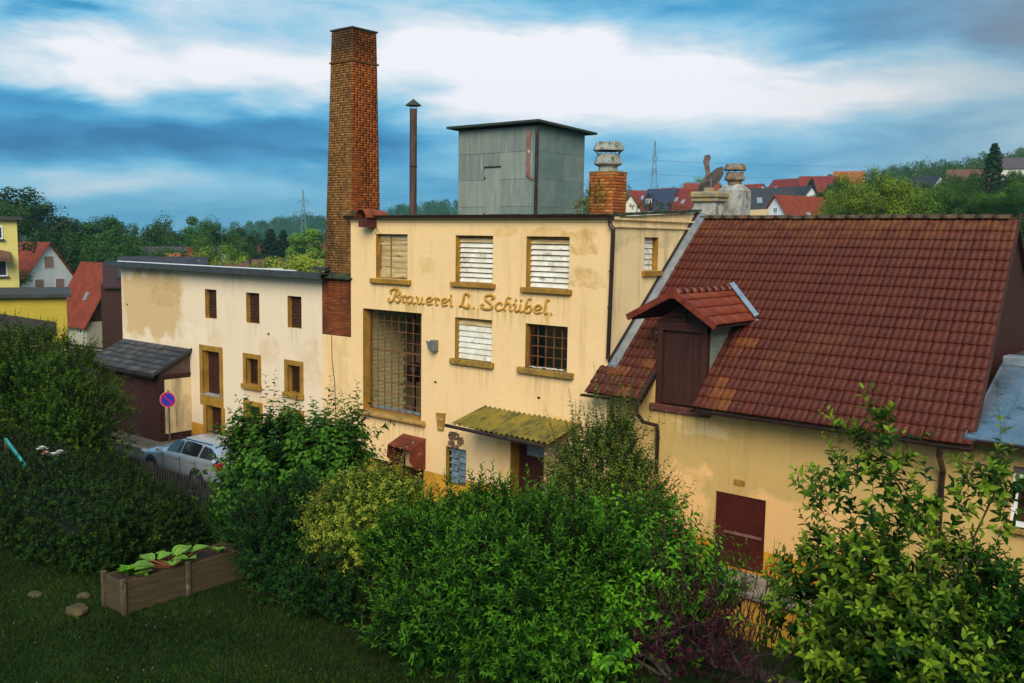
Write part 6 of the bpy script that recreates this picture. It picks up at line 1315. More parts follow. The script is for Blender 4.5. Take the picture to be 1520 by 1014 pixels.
shrub('magnolia_tree', 'tall open large-leaved young tree in front of the barn roof', 'tree', (-4.05, 13.0, 2.6), (.95, .9, 1.25), 240, .42, 11, .165, .075, LM_mag, 28, upb=.7, spread=.45, curl=.1, theta=(75, 35), tiptint=.65, tvar=.9, four=True, obj_leaves=300, inner=.3, lump=.3, leaders=4, lead_len=.5,
      extra_pts=[((-4.45, 13.0, 4.15), (.72, .65, .85), 72), ((-4.2, 13.0, 5.15), (.20, .22, .62), 24), ((-3.15, 13.9, 4.1), (.42, .4, .95), 36), ((-3.75, 13.75, 4.0), (.45, .4, .8), 26), ((-5.0, 13.0, 2.6), (.62, .6, 1.15), 130), ((-3.6, 12.6, 2.0), (1.1, .7, 1.1), 200)], trunks=16, base_z=.8, filln=500)
shrub('corner_shrub', 'dark leafy shrub in the lower right corner beneath the white window', 'shrub', (-2.9, 13.9, 2.35), (1.0, .9, 1.25), 700, .34, 11, .12, .055, LM_laurel, 29, upb=.4, spread=.5, tiptint=.35, base_z=.8, extra_pts=[((-3.4, 13.2, 1.9), (.9, .7, 1.1), 400)], filln=2000)
shrub('garden_bush', 'green bush at the right edge below the metal roof', 'bush', (-1.0, 14.4, 1.7), (1.1, .9, 1.2), 500, .34, 11, .12, .055, LM_laurel, 30, upb=.4, spread=.5, tiptint=.35, filln=1200)
def boxy(name, label, x0, x1, y0, y1, z1, n, L, nl, ll, lw, m_, seed, cat='hedge', rnd=.5, **kw):
    g = np.random.default_rng(seed); cx, cy = (x0 + x1) / 2, (y0 + y1) / 2; zb = gz(cx, cy); root = thing(name, label, cat, (cx, cy, zb)); d = unit(g.normal(size=(n, 3))); d[:, 2] = np.abs(d[:, 2]); h = np.array([(x1 - x0) / 2, (y1 - y0) / 2, z1 - zb])
    q = d / np.power(np.power(np.abs(d), 5).sum(1), .2)[:, None]; lob = 1 + .05 * np.sin(q[:, 0] * 9 + seed) + .05 * np.sin(q[:, 1] * 7 + q[:, 0] * 5); P = np.array([cx, cy, zb]) + q * h * (lob * np.where(g.random(n) < .2, g.uniform(.75, .95, n), g.uniform(.95, 1.02, n)))[:, None]
    base, dl, nr, le, wi, ti, A_, E_ = make_shoots(g, P, unit(q), L, nl, ll, lw, .6, 1., .4, **kw); o0 = np.array(root.location)
    link(bpy.data.objects.new('foliage', leaves_mesh('foliage', base - o0, dl, nr, le, wi, ti, m_, .25, .1, False)), root)['kind'] = 'stuff'; link(bpy.data.objects.new('twigs', twig_mesh('twigs', A_ - o0, E_ - o0, .005, .002, M_twig)), root)['kind'] = 'stuff'
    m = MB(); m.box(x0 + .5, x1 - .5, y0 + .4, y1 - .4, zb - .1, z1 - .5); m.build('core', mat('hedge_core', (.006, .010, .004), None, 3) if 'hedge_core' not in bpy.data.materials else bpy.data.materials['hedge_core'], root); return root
boxy('clipped_hedge', 'wide clipped dark green hedge filling the left side above the lawn', -27.5, -17.3, 7.9, 10.9, 2.68, 7500, .20, 11, .080, .042, LM_hedge, 31, tiptint=.8, tvar=.8, base_t=0.)
shrub('hedge_end_bush', 'bushy lighter end of the clipped hedge beside the log railing', 'bush', (-18.0, 9.6, 1.8), (1.0, 1.1, .62), 800, .26, 12, .075, .038, LM_decid, 32, upb=.6, spread=.4, tiptint=.6)
shrub('feathery_tree', 'large feathery green tree at the left edge before the yellow house', 'tree', (-29.2, 12.3, 3.0), (2.5, 1.9, 1.55), 2800, .42, 14, .095, .048, LM_decid, 33, upb=.5, spread=.45, tiptint=.6, tvar=.9, trunks=8, leaders=60, lead_len=.5, extra_pts=[((-26.6, 12.4, 2.3), (1.6, 1.3, 1.1), 900), ((-31.5, 12.4, 3.2), (2.2, 1.8, 1.8), 700)], filln=6000)
shrub('pale_shoot_shrub', 'thin shrub with pale young leaves in front of the brick shed', 'shrub', (-29.0, 14.5, .9), (.5, .35, .8), 22, .7, 14, .11, .07, LM_young, 34, upb=1.2, spread=.35, leaders=12, lead_len=1.0, trunks=5, tiptint=.8, filln=60)
for i, (x, y, r, lab) in enumerate(((-20.6, 12.6, .62, 'yellow-green round bush behind the log railing'), (-18.5, 12.2, .55, 'small feathery conifer beside the log railing'), (-17.6, 11.3, .5, 'low green shrub between fence post and raised bed'), (-21.9, 11.9, .75, 'loose green shrub left of the round bush behind the hedge'))):
    shrub('garden_shrub', lab, 'shrub', (x, y, gz(x, y) + r * .7), (r, r * .9, r), 260, .22, 12, .05, .016, LM_decid if i % 2 else LM_mock, 40 + i, upb=.7, spread=.4, tiptint=.5, trunks=3, filln=350)
# rhubarb-like leaves and small plants in the raised bed
def leaf_big(parent, c, dirv, L, W, seed, m_):
    g = random.Random(seed); d = Vector(dirv).normalized(); s_ = d.cross(Vector((0, 0, 1))).normalized(); up = s_.cross(d); n = 9; vs = []; tt = []
    for i in range(n):
        t = i / (n - 1); w = W * math.sin(math.pi * min(1, t * .93 + .05)) ** .7
        for j in range(-3, 4):
            f = j / 3; p = Vector(c) + d * (L * (t - .1 * abs(f))) + s_ * (w * f * .5) + up * (.10 * L * math.sin(math.pi * t) - .12 * L * t * t + abs(f) * .04 * L + (.03 * L if j % 2 else -.02 * L) + g.uniform(-.03, .03) * L); vs.append(p); tt.append(.25 + .6 * (j % 2) + g.uniform(-.1, .1))
    o0 = WL[parent.name]; F = [(i * 7 + j, i * 7 + j + 1, i * 7 + j + 8, i * 7 + j + 7) for i in range(n - 1) for j in range(6)]
    link(bpy.data.objects.new('leaf', mesh_np('leaf', np.array([tuple(v - o0) for v in vs]), [np.array(F)], m_, smooth=True, attr=tt)), parent)
rh = thing('rhubarb_plant', 'plant with huge pale green crinkled leaves in the raised bed', 'plant', (-15.35, 8.9, 2.0)); st = MB()
for i, (x, y, dx, dy, L, W) in enumerate(((-15.25, 8.5, -.3, -.9, .52, .44), (-15.15, 8.8, .9, -.5, .44, .38), (-15.35, 9.0, -.2, .9, .50, .42), (-15.3, 8.9, .75, .6, .40, .34), (-15.5, 8.6, -.9, -.2, .38, .34), (-15.3, 9.3, .3, .8, .40, .36), (-15.45, 9.2, -.8, .5, .36, .3), (-15.2, 8.35, .2, -1, .36, .3), (-15.4, 8.7, .1, 1, .34, .3), (-15.15, 9.1, .6, .1, .32, .28), (-15.55, 8.95, -.5, -.7, .3, .26))):
    leaf_big(rh, (x, y, 2.10 + .035 * (i % 3)), (dx, dy, .30), L * .78, W * .8, i, LM_rhub); st.tube([(-15.35, 8.9, 1.98), (x, y, 2.15)], .014, 5)
st.build('stalk', mat('stalk_red', (.30, .08, .03), None, 4), rh)
for i, (x, y, n_, r, m_, lab) in enumerate(((-15.45, 8.15, 9, .26, LM_mock, 'dark green cabbage-like plant at the near end of the raised bed'), (-15.2, 8.25, 7, .18, LM_rhub, 'small pale lettuce beside the cabbage-like plant in the raised bed'), (-15.3, 9.85, 9, .17, LM_rhub, 'lettuce with pale leaves in the middle of the raised bed'), (-15.35, 10.3, 8, .15, LM_mock, 'small herb clump at the far end of the raised bed'))):
    pr = thing('vegetable_plant', lab, 'plant', (x, y, 2.0), 'vegetables in the raised bed'); g = random.Random(i)
    for k in range(n_): a = k * 2.4; leaf_big(pr, (x + .02 * math.cos(a), y + .02 * math.sin(a), 2.02), (math.cos(a), math.sin(a), g.uniform(.4, 1.1)), r * g.uniform(.8, 1.2), r * .7, 50 * i + k, m_)
# roses
rs = thing('rose_bush', 'rose bush with pink and cream blooms beside the turquoise handrail', 'bush', (-22.2, 9.6, 1.5))
g = np.random.default_rng(5); P, nn = shoots_on_blob(g, 160, (-22.2, 9.9, 2.3), (.9, .5, .75)); bs, dl, nr, le, wi, ti, A_, E_ = make_shoots(g, P, nn, .3, 8, .06, .035, .6, 1, .4); o0 = np.array(rs.location)
link(bpy.data.objects.new('foliage', leaves_mesh('foliage', bs - o0, dl, nr, le, wi, ti, LM_hedge, four=False)), rs)['kind'] = 'stuff'; link(bpy.data.objects.new('twigs', twig_mesh('twigs', A_ - o0, E_ - o0, .006, .003, M_twig)), rs)['kind'] = 'stuff'
for i, (x, y, z, pink) in enumerate(((-22.35, 9.3, 2.52, 1), (-22.0, 9.6, 3.02, 0), (-21.8, 9.6, 2.93, 1), (-21.6, 9.65, 2.92, 0), (-21.45, 9.75, 2.99, 0))):
    m = MB(); rg = random.Random(i)
    for k in range(3):
        for q in range(5):
            a = q * 1.256 + k * .6; rr_ = .02 + .028 * k; c_ = Vector((x + math.cos(a) * rr_, y + math.sin(a) * rr_, z - .012 * k)); o1 = Vector((math.cos(a), math.sin(a), 1.4 - .5 * k)).normalized(); s1 = Vector((-math.sin(a), math.cos(a), 0)); m.add([c_ - s1 * .04, c_ + s1 * .04, c_ + s1 * .035 + o1 * .06, c_ - s1 * .035 + o1 * .06], [(0, 1, 2, 3)])
    m.build('bloom', LM_rose if pink else LM_flower, rs, fix=False)
# bare twigs behind the purple shrub
bt = thing('bare_shrub', 'leafless brown twiggy shrub in front of the barn door', 'shrub', (-6.6, 13.9, .6)); g = random.Random(9); m = MB()
for i in range(52):
    a = g.uniform(0, 6.28); x, y = -6.65 + g.uniform(-.75, .65), 13.6 + g.uniform(-.3, .3); p = Vector((x, y, .5)); d = Vector((math.cos(a) * .28, math.sin(a) * .2, 1)); H_ = g.uniform(1.7, 3.0); pts = [p]
    for k in range(5): p = p + d.normalized() * H_ / 5 + Vector((g.uniform(-.07, .07), g.uniform(-.07, .07), 0)); pts.append(p)
    m.tube(pts, [.020, .016, .012, .009, .006, .003], 5)
    for k in (2, 3, 4):
        e = pts[k] + Vector((g.uniform(-.35, .35), g.uniform(-.3, .3), g.uniform(.25, .6))); m.tube([pts[k], (pts[k] + e) / 2 + Vector((0, 0, .03)), e], [.008, .006, .003], 4)
m.build('stems', mat('bare_twig', (.045, .020, .018), (.08, .04, .03), 7, bump=0), bt)
dw = MB(); g = random.Random(4)     # gnarled dark branches low behind the purple shrub
for i in range(7):
    p = Vector((-6.2 + g.uniform(-.4, .4), 13.2 + g.uniform(-.2, .2), .9)); pts = [p]; d = Vector((g.uniform(-.6, .6), g.uniform(-.2, .2), .9))
    for k in range(4): d = (d + Vector((g.uniform(-.5, .5), g.uniform(-.3, .3), g.uniform(-.2, .3)))).normalized(); p = p + d * .32; pts.append(p)
    dw.tube(pts, [.06, .05, .04, .03, .015], 7)
dw.build('gnarled_branch', M_bark, bt)
# weeds on the brick chimney and the parapet
def weeds(label, c, rad, n, m_, seed, L=.16, cat='weeds'): return shrub('roof_weeds', label, cat, c, rad, n, L, 9, .048, .024, m_, seed, base_z=c[2] - rad[2], trunks=0, upb=1., spread=.5, tiptint=.9, tvar=1., filln=0)
LM_weed = leafmat('leaf_weed', (.10, .14, .02), (.55, .40, .04), .3, .5); LM_weed2 = leafmat('leaf_weed_red', (.07, .12, .02), (.30, .13, .03), .3, .5)
weeds('yellow flowering weeds climbing the short brick chimney', (-14.15, 20.32, 8.95), (.30, .07, .42), 95, LM_weed, 61); weeds('small green weeds left of the short brick chimney', (-14.68, 20.5, 8.74), (.20, .14, .20), 45, LM_weed, 62)
weeds('green and reddish weeds growing along the side parapet', (-13.55, 22.2, 8.78), (.10, 1.5, .14), 110, LM_weed2, 63, L=.11)
# lawn
g = np.random.default_rng(77); n = 210000; x = g.uniform(-24.5, -7.0, n); y = g.uniform(2.6, 11.8, n); keep = (np.hypot(x, y) < 27); x, y = x[keep], y[keep]; n = len(x); z = ground(x, y) + .03 * np.sin(x * 2.1) * np.cos(y * 1.7); P = np.c_[x, y, z - .005]; D = unit(np.c_[g.normal(0, .7, n), g.normal(0, .7, n), np.ones(n)]); h = g.uniform(.03, .10, n)
patch_ = .5 + .5 * np.sin(x * 1.3 + np.sin(y * 1.9) * 1.4) * np.cos(y * 1.1 + 1); W_ = unit(np.cross(D, g.normal(size=(n, 3)))) * .0075; V = np.stack([P - W_, P + W_, P + D * h[:, None]], 1).reshape(-1, 3); F = np.arange(3 * n).reshape(-1, 3)
lw_ = link(bpy.data.objects.new('lawn_grass', mesh_np('lawn_grass', V, [F], LM_grass, attr=np.repeat(np.clip(patch_ * .55 + g.normal(.12, .34, n), 0, 1), 3)))); tag(lw_, 'short dark lawn grass in the foreground', 'grass', kind='stuff')
n = 80; x = g.uniform(-18, -9, n); y = g.uniform(4.5, 10.8, n); m = MB()
for a, b_ in zip(x, y):
    zz = gz(a, b_) + .05 + .03 * math.sin(a * 2.1) * math.cos(b_ * 1.7); m.add([(a + .008 * math.cos(t), b_ + .008 * math.sin(t), zz + .002 * (k % 2)) for k, t in enumerate(np.linspace(0, 5.5, 7))], [tuple(range(7))])
dz = m.build('daisies', LM_flower, fix=False); tag(dz, 'scattered white daisies in the lawn', 'flowers', kind='stuff')
# ================================================================== FAR HOUSES
def pd(az, d):   # direction (degrees from +Y towards -X) and distance
    a = R(az); return -math.sin(a) * d, math.cos(a) * d
def walls_mat(n, c): return mat('wall_' + n, c, tuple(q * .88 for q in c), .8, rough=.9, c3=tuple(q * .7 for q in c), c3scale=1.2, c3amt=(.6, .8), bump=.1)
def roof_mat(n, c):
    m_, nt, b, out = _nt('roof_' + n); B = NB(nt); tc = B.N.new('ShaderNodeTexCoord'); sp = B.N.new('ShaderNodeSeparateXYZ'); B.L.new(tc.outputs['Object'], sp.inputs[0])
    row = B.m('FRACT', B.m('MULTIPLY', sp.outputs[2], 4.2)); col = B.mix(B.ramp(B.noise(1.2, 5, .6), .35, .65), c, tuple(q * .68 for q in c)); B.L.new(col, b.inputs['Base Color']); b.inputs['Roughness'].default_value = .75; b.inputs['Specular IOR Level'].default_value = .2
    B.L.new(B.bump(row, .5, .06), b.inputs['Normal']); return m_
WM = dict(white=walls_mat('white', (.72, .72, .74)), cream=walls_mat('cream', (.66, .62, .50)), yellow=walls_mat('yellow', (.50, .37, .04)), pale=walls_mat('paleyellow', (.60, .52, .16)), orange=walls_mat('orange', (.62, .26, .12)), mint=walls_mat('mint', (.45, .62, .40)), beige=walls_mat('beige', (.40, .37, .27)), pinkw=walls_mat('pink', (.50, .16, .16)))
RM = dict(red=roof_mat('red', (.24, .045, .020)), deep=roof_mat('deepred', (.20, .028, .022)), orange=roof_mat('orange', (.36, .11, .03)), dark=roof_mat('dark', (.045, .045, .055)), blue=roof_mat('blue', (.035, .045, .085)), grey=roof_mat('grey', (.10, .075, .085)), brown=roof_mat('brown', (.16, .075, .045)), pink=roof_mat('pink', (.26, .075, .085)))
M_pane = mat('dark_pane', (.02, .025, .03), (.035, .04, .05), .5, rough=.1, bump=0, spec=.6); M_wf = M_whitepaint
def house(label, cat, x, y, z, rot, w, d, h, rh, wm, rm, wins=(), dorm=(), sky_=(), over=.4, chim=None, group=None, name='house', gable_mat=None, flat=False, shutters=None):
    """w along the ridge, d across; gables face local +-x. wins: (face,u,z,w,h) face in front/back/left/right"""
    root = thing(name, label, cat, (x, y, z), group); Rm = Matrix.Rotation(rot, 3, 'Z'); o0 = Vector((x, y, z))
    def T(p): return o0 + Rm @ Vector(p)
    def bld(m, n_, mt, par): m.v = [tuple(T(p)) for p in m.v]; return m.build(n_, mt, par)
    m = MB(); m.box(-w / 2, w / 2, -d / 2, d / 2, -4, h); bld(m, 'wall', wm, root)
    if flat:
        m = MB(); m.box(-w / 2 - over, w / 2 + over, -d / 2 - over, d / 2 + over, h, h + .18); rf = bld(m, 'roof', rm, root)
    else:
        for s_ in (-1, 1):
            m = MB(); m.add([(s_ * w / 2, -d / 2, h), (s_ * w / 2, d / 2, h), (s_ * w / 2, 0, h + rh), (s_ * (w / 2 - .2), -d / 2, h), (s_ * (w / 2 - .2), d / 2, h), (s_ * (w / 2 - .2), 0, h + rh)], [(0, 1, 2), (3, 5, 4), (0, 3, 4, 1), (1, 4, 5, 2), (2, 5, 3, 0)])
            bld(m, 'gable', gable_mat or wm, root)
        m = MB(); k = rh / (d / 2)
        for s_ in (-1, 1):
            e = d / 2 + over; ze = h - over * k; a = [(-w / 2 - over, 0, h + rh + .12), (w / 2 + over, 0, h + rh + .12), (w / 2 + over, s_ * e, ze + .12), (-w / 2 - over, s_ * e, ze + .12)]; m.add(a + [(p, q, r_ - .14) for p, q, r_ in a], [(0, 1, 2, 3), (4, 7, 6, 5)] + [(i, 4 + i, 4 + (i + 1) % 4, (i + 1) % 4) for i in range(4)])
        rf = bld(m, 'roof', rm, root)
        for (u, v, sz) in sky_:     # skylights on the -y slope
            yy = -v * d / 2; zz = h + rh - (v * d / 2) * k + .15; m = MB(); nrm = Vector((0, -k, 1)).normalized(); upv = Vector((0, -1, -k)).normalized(); m.obox((u, yy, zz), Vector((1, 0, 0)), upv, nrm, .4 * sz, .6 * sz, .04); bld(m, 'skylight', M_zinc, rf)
        for (u, dw, dh) in dorm:    # small gabled dormers on the -y slope
            yy = -d / 2 * .75; zb = h + rh * .22; m = MB(); m.prism([(u - dw / 2, zb), (u + dw / 2, zb), (u + dw / 2, zb + dh), (u, zb + dh + dw * .5), (u - dw / 2, zb + dh)], 'Y', yy, yy + d * .35); q = bld(m, 'dormer', M_brown, rf)
            m = MB()
            for s_ in (-1, 1): m.add([(u, yy - .2, zb + dh + dw * .5 + .12), (u + s_ * (dw / 2 + .2), yy - .2, zb + dh - .1), (u + s_ * (dw / 2 + .2), yy + d * .3, zb + dh - .1), (u, yy + d * .3, zb + dh + dw * .5 + .12)], [(0, 1, 2, 3)])
            bld(m, 'dormer_roof', rm, rf)
            for s_ in (-1, 1):
                m = MB(); m.box(u + s_ * dw * .22 - dw * .16, u + s_ * dw * .22 + dw * .16, yy - .06, yy, zb + .1, zb + dh - .05); bld(m, 'window_frame', M_wf, q); m = MB(); m.box(u + s_ * dw * .22 - dw * .10, u + s_ * dw * .22 + dw * .10, yy - .08, yy - .06, zb + .2, zb + dh - .15); bld(m, 'window', M_pane, q)
    if chim: m = MB(); m.box(chim[0] - .3, chim[0] + .3, chim[1] - .3, chim[1] + .3, h + rh * .4, h + rh + .8); m.box(chim[0] - .36, chim[0] + .36, chim[1] - .36, chim[1] + .36, h + rh + .8, h + rh + .9); bld(m, 'chimney', BR_red[0] if len(chim) < 3 else chim[2], root)
    for (face, u, zc, ww, wh) in wins:
        def bx(e, y0, y1, zz0, zz1, u0, u1):
            m = MB()
            if face == 'front': m.box(u0, u1, -d / 2 - y1, -d / 2 - y0, zz0, zz1)
            elif face == 'right': m.box(w / 2 + y0, w / 2 + y1, u0, u1, zz0, zz1)
            else: m.box(-w / 2 - y1, -w / 2 - y0, u0, u1, zz0, zz1)
            return m
        f = bld(bx(0, 0, .05, zc - wh / 2 - .1, zc + wh / 2 + .1, u - ww / 2 - .1, u + ww / 2 + .1), 'window', M_wf, root); bld(bx(0, .05, .08, zc - wh / 2, zc + wh / 2, u - ww / 2, u + ww / 2), 'pane', shutters or M_pane, f)
        if shutters is None: bld(bx(0, .08, .11, zc - wh / 2, zc + wh / 2, u - .04, u + .04), 'glazing_bar', M_wf, f)
    return root
# left: yellow house (tower, low flat wing), carport; frames turned square to the yard
def frame(az, d, turn=0.):
    x, y = pd(az, d); a = R(az); c_, s_ = math.cos(a + turn), math.sin(a + turn); return lambda u, v, z: (x + u * c_ - v * s_, y + u * s_ + v * c_, z)
def fbox(F, u0, u1, v0, v1, z0, z1):
    m = MB(); m.box(u0, u1, v0, v1, z0, z1); m.v = [F(*p) for p in m.v]; return m
yx, yy = pd(65, 71); yh = thing('yellow_house', 'yellow rendered house with flat dark roofs cut by the left edge', 'house', (yx, yy, -.5))
F1 = frame(67.2, 80); F2 = frame(64.95, 70)
fbox(F1, -14, 0, 0, 9, -2, 8.75).build('tower_wall', WM['pale'], yh); fbox(F1, -14.3, .35, -.4, 9.4, 8.75, 9.0).build('tower_roof', M_slate, yh)
fbox(F2, -14, 0, 0, 8, -2, 3.62).build('wing_wall', WM['yellow'], yh); fbox(F2, -14.3, .3, -.4, 8.4, 3.62, 3.85).build('wing_roof', M_slate, yh)
for (F, u0, u1, z0, z1) in ((F1, -1.75, -1.05, 7.45, 8.2), (F1, -1.35, -.85, 4.7, 5.7), (F1, -4.2, -3.4, 7.45, 8.2), (F2, -2.75, -1.85, .55, 1.6)):
    f = fbox(F, u0 - .1, u1 + .1, -.06, 0, z0 - .1, z1 + .1).build('window', M_wf if F is F1 else M_brown, yh); fbox(F, u0, u1, -.09, -.06, z0, z1).build('pane', M_pane, f); fbox(F, u0 - .2, u1 + .2, -.2, 0, z0 - .22, z0 - .11).build('sill', M_slate if F is F1 else WM['pale'], f)
m = MB(); m.add([F1(*p) for p in ((-6, -1.3, 6.6), (-.5, -1.3, 5.9), (-.5, 0, 6.4), (-6, 0, 7.6), (-6, -1.3, 6.4), (-.5, -1.3, 5.7), (-.5, 0, 6.2), (-6, 0, 7.4))], [(0, 1, 2, 3), (4, 7, 6, 5), (0, 4, 5, 1), (1, 5, 6, 2), (2, 6, 7, 3), (3, 7, 4, 0)]); m.build('porch_roof', RM['brown'], yh)
px_, py_ = pd(65.6, 61); pg = thing('carport', 'brown roofed carport with braced timber posts before the yellow house', 'carport', (px_, py_, -.5)); M_pgr = mat('carport_roof', (.045, .018, .010), (.035, .015, .009), .6, rough=.7); F3 = frame(65.49, 60)
A8 = [(0, -1.2, 2.35), (0, .8, 2.75), (-9, 4.2, 4.2), (-9, -1.8, 2.75)]; m = MB(); m.add([F3(*p) for p in A8] + [F3(a, b_, c_ - .18) for a, b_, c_ in A8], [(0, 1, 2, 3), (4, 7, 6, 5), (0, 4, 5, 1), (1, 5, 6, 2), (2, 6, 7, 3), (3, 7, 4, 0)]); m.build('roof', M_pgr, pg)
for u in (-.55, -1.95, -5.5):
    fbox(F3, u - .13, u + .13, -.9, -.64, -2, 2.3).build('post', M_brown, pg); m = MB(); m.beam(F3(u, -.77, 1.35), F3(u - .9, -.77, 2.25), .13, .13); m.build('brace', M_brown, pg)
m = MB(); m.beam(F3(-9, -1.2, 2.6), F3(-.1, -.9, 2.2), .18, .26); m.build('beam', M_brown, pg)
nx, ny = math.cos(R(11)), math.sin(R(11)); gx, gy = pd(65.75, 140)
house('white gabled house with red roof and pinkish shutters behind the yellow house', 'house', gx - nx * 5.5, gy - ny * 5.5, -6.5, R(11), 11, 8.6, 7.5, 5.4, WM['white'], RM['red'], wins=(('right', 0, 10.4, 1.3, 1.5), ('right', -1.5, 7.4, 1.2, 1.5), ('right', 1.5, 7.4, 1.2, 1.5)), chim=(-1.0, .9, M_zinc), shutters=mat('shutter_pink', (.32, .18, .15), (.28, .16, .13), 2), over=.5)
x, y = pd(63.4, 150); house('small red roofed outbuilding beside the white gabled house', 'house', x, y, -6.5, R(-20), 7, 6, 6.2, 2.0, WM['cream'], RM['red'])
# steep red roofed house with dark timber gable
house('steep red roofed house with dark timber gable beside the annex', 'house', -104.3 - 3.9, 54.6, -6.8, R(1), 7.8, 7.6, 4.7, 6.4, WM['beige'], RM['red'], gable_mat=M_brown, sky_=((1.0, .60, .9),), wins=(('front', -2.8, 3.9, .8, 1.0), ('front', -1.2, 3.9, .8, 1.0), ('front', 2.4, 3.9, .8, 1.0), ('front', -2.4, 1.2, .8, 1.3), ('front', -.6, 1.2, .8, 1.2), ('front', 1.6, 1.0, .7, .8), ('front', 2.8, 1.0, .7, .8)), over=.45)
db = thing('timber_barn', 'dark brown boarded barn end right beside the annex corner', 'barn', (-97, 50, -6)); F4 = frame(62.9, 112)
fbox(F4, -.6, 7, 0, 6, -8, 2.2).build('wall', M_brown, db); m = MB(); A8 = [(-.4, -.5, 2.1), (8, -.5, 2.1), (8, 6, 4.6), (-.4, 6, 4.6)]; m.add([F4(*p) for p in A8] + [F4(a, b_, c_ - .2) for a, b_, c_ in A8], [(0, 1, 2, 3), (4, 7, 6, 5), (0, 4, 5, 1), (1, 5, 6, 2), (2, 6, 7, 3), (3, 7, 4, 0)]); m.build('roof', M_brown, db)
its = []
rf2 = thing('slatted_fence', 'dark slatted fence on top of the grey retaining wall by the annex', 'fence', (-57, 29, -1))
for i in range(5): m = MB(); m.beam((-61.8, 27.4, .0 + i * .22), (-55.2, 30.4, -.35 + i * .22), .04, .13); m.build('slat', M_picket, rf2)
for t in (0, .33, .66, 1): m = MB(); x, y = -61.8 + 6.6 * t, 27.4 + 3 * t; m.box(x - .06, x + .06, y - .06, y + .06, -.6 - .35 * t, 1.0 - .35 * t); m.build('post', M_picket, rf2)
rw_ = thing('retaining_wall', 'pale green grey retaining wall under the slatted fence', 'wall', (-57, 28.9, -3)); m = MB(); m.beam((-62.5, 27.0, -2.4), (-50, 32.6, -2.9), .4, 4.3); m.build('wall', mat('retaining', (.20, .26, .20), (.14, .18, .14), .6, rough=.9), rw_)
# roofs peeping over the annex
def hz(az, d, base=None): x, y = pd(az, d); return x, y, (gz(x, y) if base is None else base)
def far_house(label, az, d, top, rot, w, dd, rh, wm, rm, wins=(), **k):
    """top = ridge height above the street"""
    x, y = pd(az, d); z = min(gz(x, y), top - rh - 2.6); h = top - rh - z; return house(label, 'house', x, y, z, R(rot), w, dd, h, rh, wm, rm, wins=[(f, u, h + zo, a_, b_) for f, u, zo, a_, b_ in wins], **k)
def gable_house(label, az, d, top, th, side_, w, dd, rh, wm, rm, wins=(), **k):
    a = R(az); tw = Vector((math.sin(a), -math.cos(a))); rg = Vector((math.cos(a), math.sin(a))); t = R(th); n = tw * math.cos(t) + rg * math.sin(t) * side_; x, y = pd(az, d)
    X_ = n if side_ > 0 else -n; cx, cy = x - n.x * w / 2, y - n.y * w / 2; z = min(gz(cx, cy), top - rh - 2.6); h = top - rh - z; f = 'right' if side_ > 0 else 'left'
    return house(label, 'house', cx, cy, z, math.atan2(X_.y, X_.x), w, dd, h, rh, wm, rm, wins=[(f, u, h + zo, a_, b_) for u, zo, a_, b_ in wins], **k)
far_house('pale mint house with low dark roof beyond the annex roof', 62.4, 158, 4.9, -60, 6, 6, .8, WM['mint'], RM['dark'])
far_house('long dark grey roofed house beyond the left end of the annex roof', 59.9, 118, 5.1, 60, 9, 9, 2.0, WM['beige'], RM['dark'])
gable_house('greyish pink roofed house with orange gable behind the dark grey roof', 61.2, 150, 5.8, 60, -1, 13, 8, 2.2, WM['orange'], RM['grey'])
far_house('small house with orange tiled roof beyond the middle of the annex roof', 58.9, 135, 5.2, 58, 6, 6, 1.6, WM['cream'], RM['orange'], chim=(1, .5))
far_house('low dark red roofed shed behind the annex roof', 57.6, 120, 4.6, 57, 9, 7, 1.0, WM['cream'], RM['brown'], chim=(2, .5, M_zinc))
far_house('brown roofed house beyond the annex between conifers and golden bush', 53.3, 125, 4.7, 53, 7, 8, 2.0, WM['cream'], RM['brown'])
far_house('dark maroon roofed house behind the golden bush', 51.9, 200, 6.2, 51, 19, 9, 2.6, WM['cream'], RM['deep'])
far_house('pink roofed house with white gable just left of the tall chimney', 50.9, 112, 5.0, 30, 6, 8, 2.4, WM['white'], RM['pink'])
# right hillside village: placed by the foot point of the visible gable
gable_house('large white gabled house with long orange red roof and dormer nearest behind the barn', 24.5, 138, 14.4, 42, -1, 16, 9.0, 5.6, WM['white'], RM['red'], wins=((-1.2, 1.5, .9, 1.1), (1.2, 1.5, .9, 1.1), (0, 3.6, .5, .6)), dorm=((1.2, 2.6, 1.5),), sky_=((-3.6, .5, .9), (4.6, .5, 1.0), (6.6, .5, 1.0)))
gable_house('white gabled house with dark slate roof uphill of the long orange roof', 22.6, 175, 17.7, 45, 1, 12, 9, 4.6, WM['white'], RM['dark'], wins=((-.9, 1.2, 1.0, 1.7), (.9, 1.2, 1.0, 1.7)), sky_=((-3, .6, 1), (1, .3, 1)))
far_house('house with dark dormered roof left of the dark slate gable', 25.0, 170, 17.0, 32, 8, 9, 4.4, WM['white'], RM['dark'], sky_=((-1.5, .5, 1.1), (1.5, .6, 1.1)))
gable_house('small red roofed house with pale gable right of the taller white chimney', 25.3, 205, 19.8, 45, 1, 8, 7, 3.8, WM['cream'], RM['red'], wins=((-.9, .9, .9, 1.1), (.9, .9, .9, 1.1)))
gable_house('red roofed house below the small pale gabled house beside the white chimney', 25.5, 172, 15.9, 45, 1, 7, 6.5, 3.4, WM['white'], RM['red'])
gable_house('red roofed hillside house above the dark slate roof', 23.15, 262, 24.5, 50, 1, 9, 8.5, 4.4, WM['cream'], RM['deep'], sky_=((-2, .6, 1.2),))
far_house('red roofed hillside house half behind the dark conifer', 22.2, 262, 25.0, 20, 9, 9, 5, WM['cream'], RM['deep'])
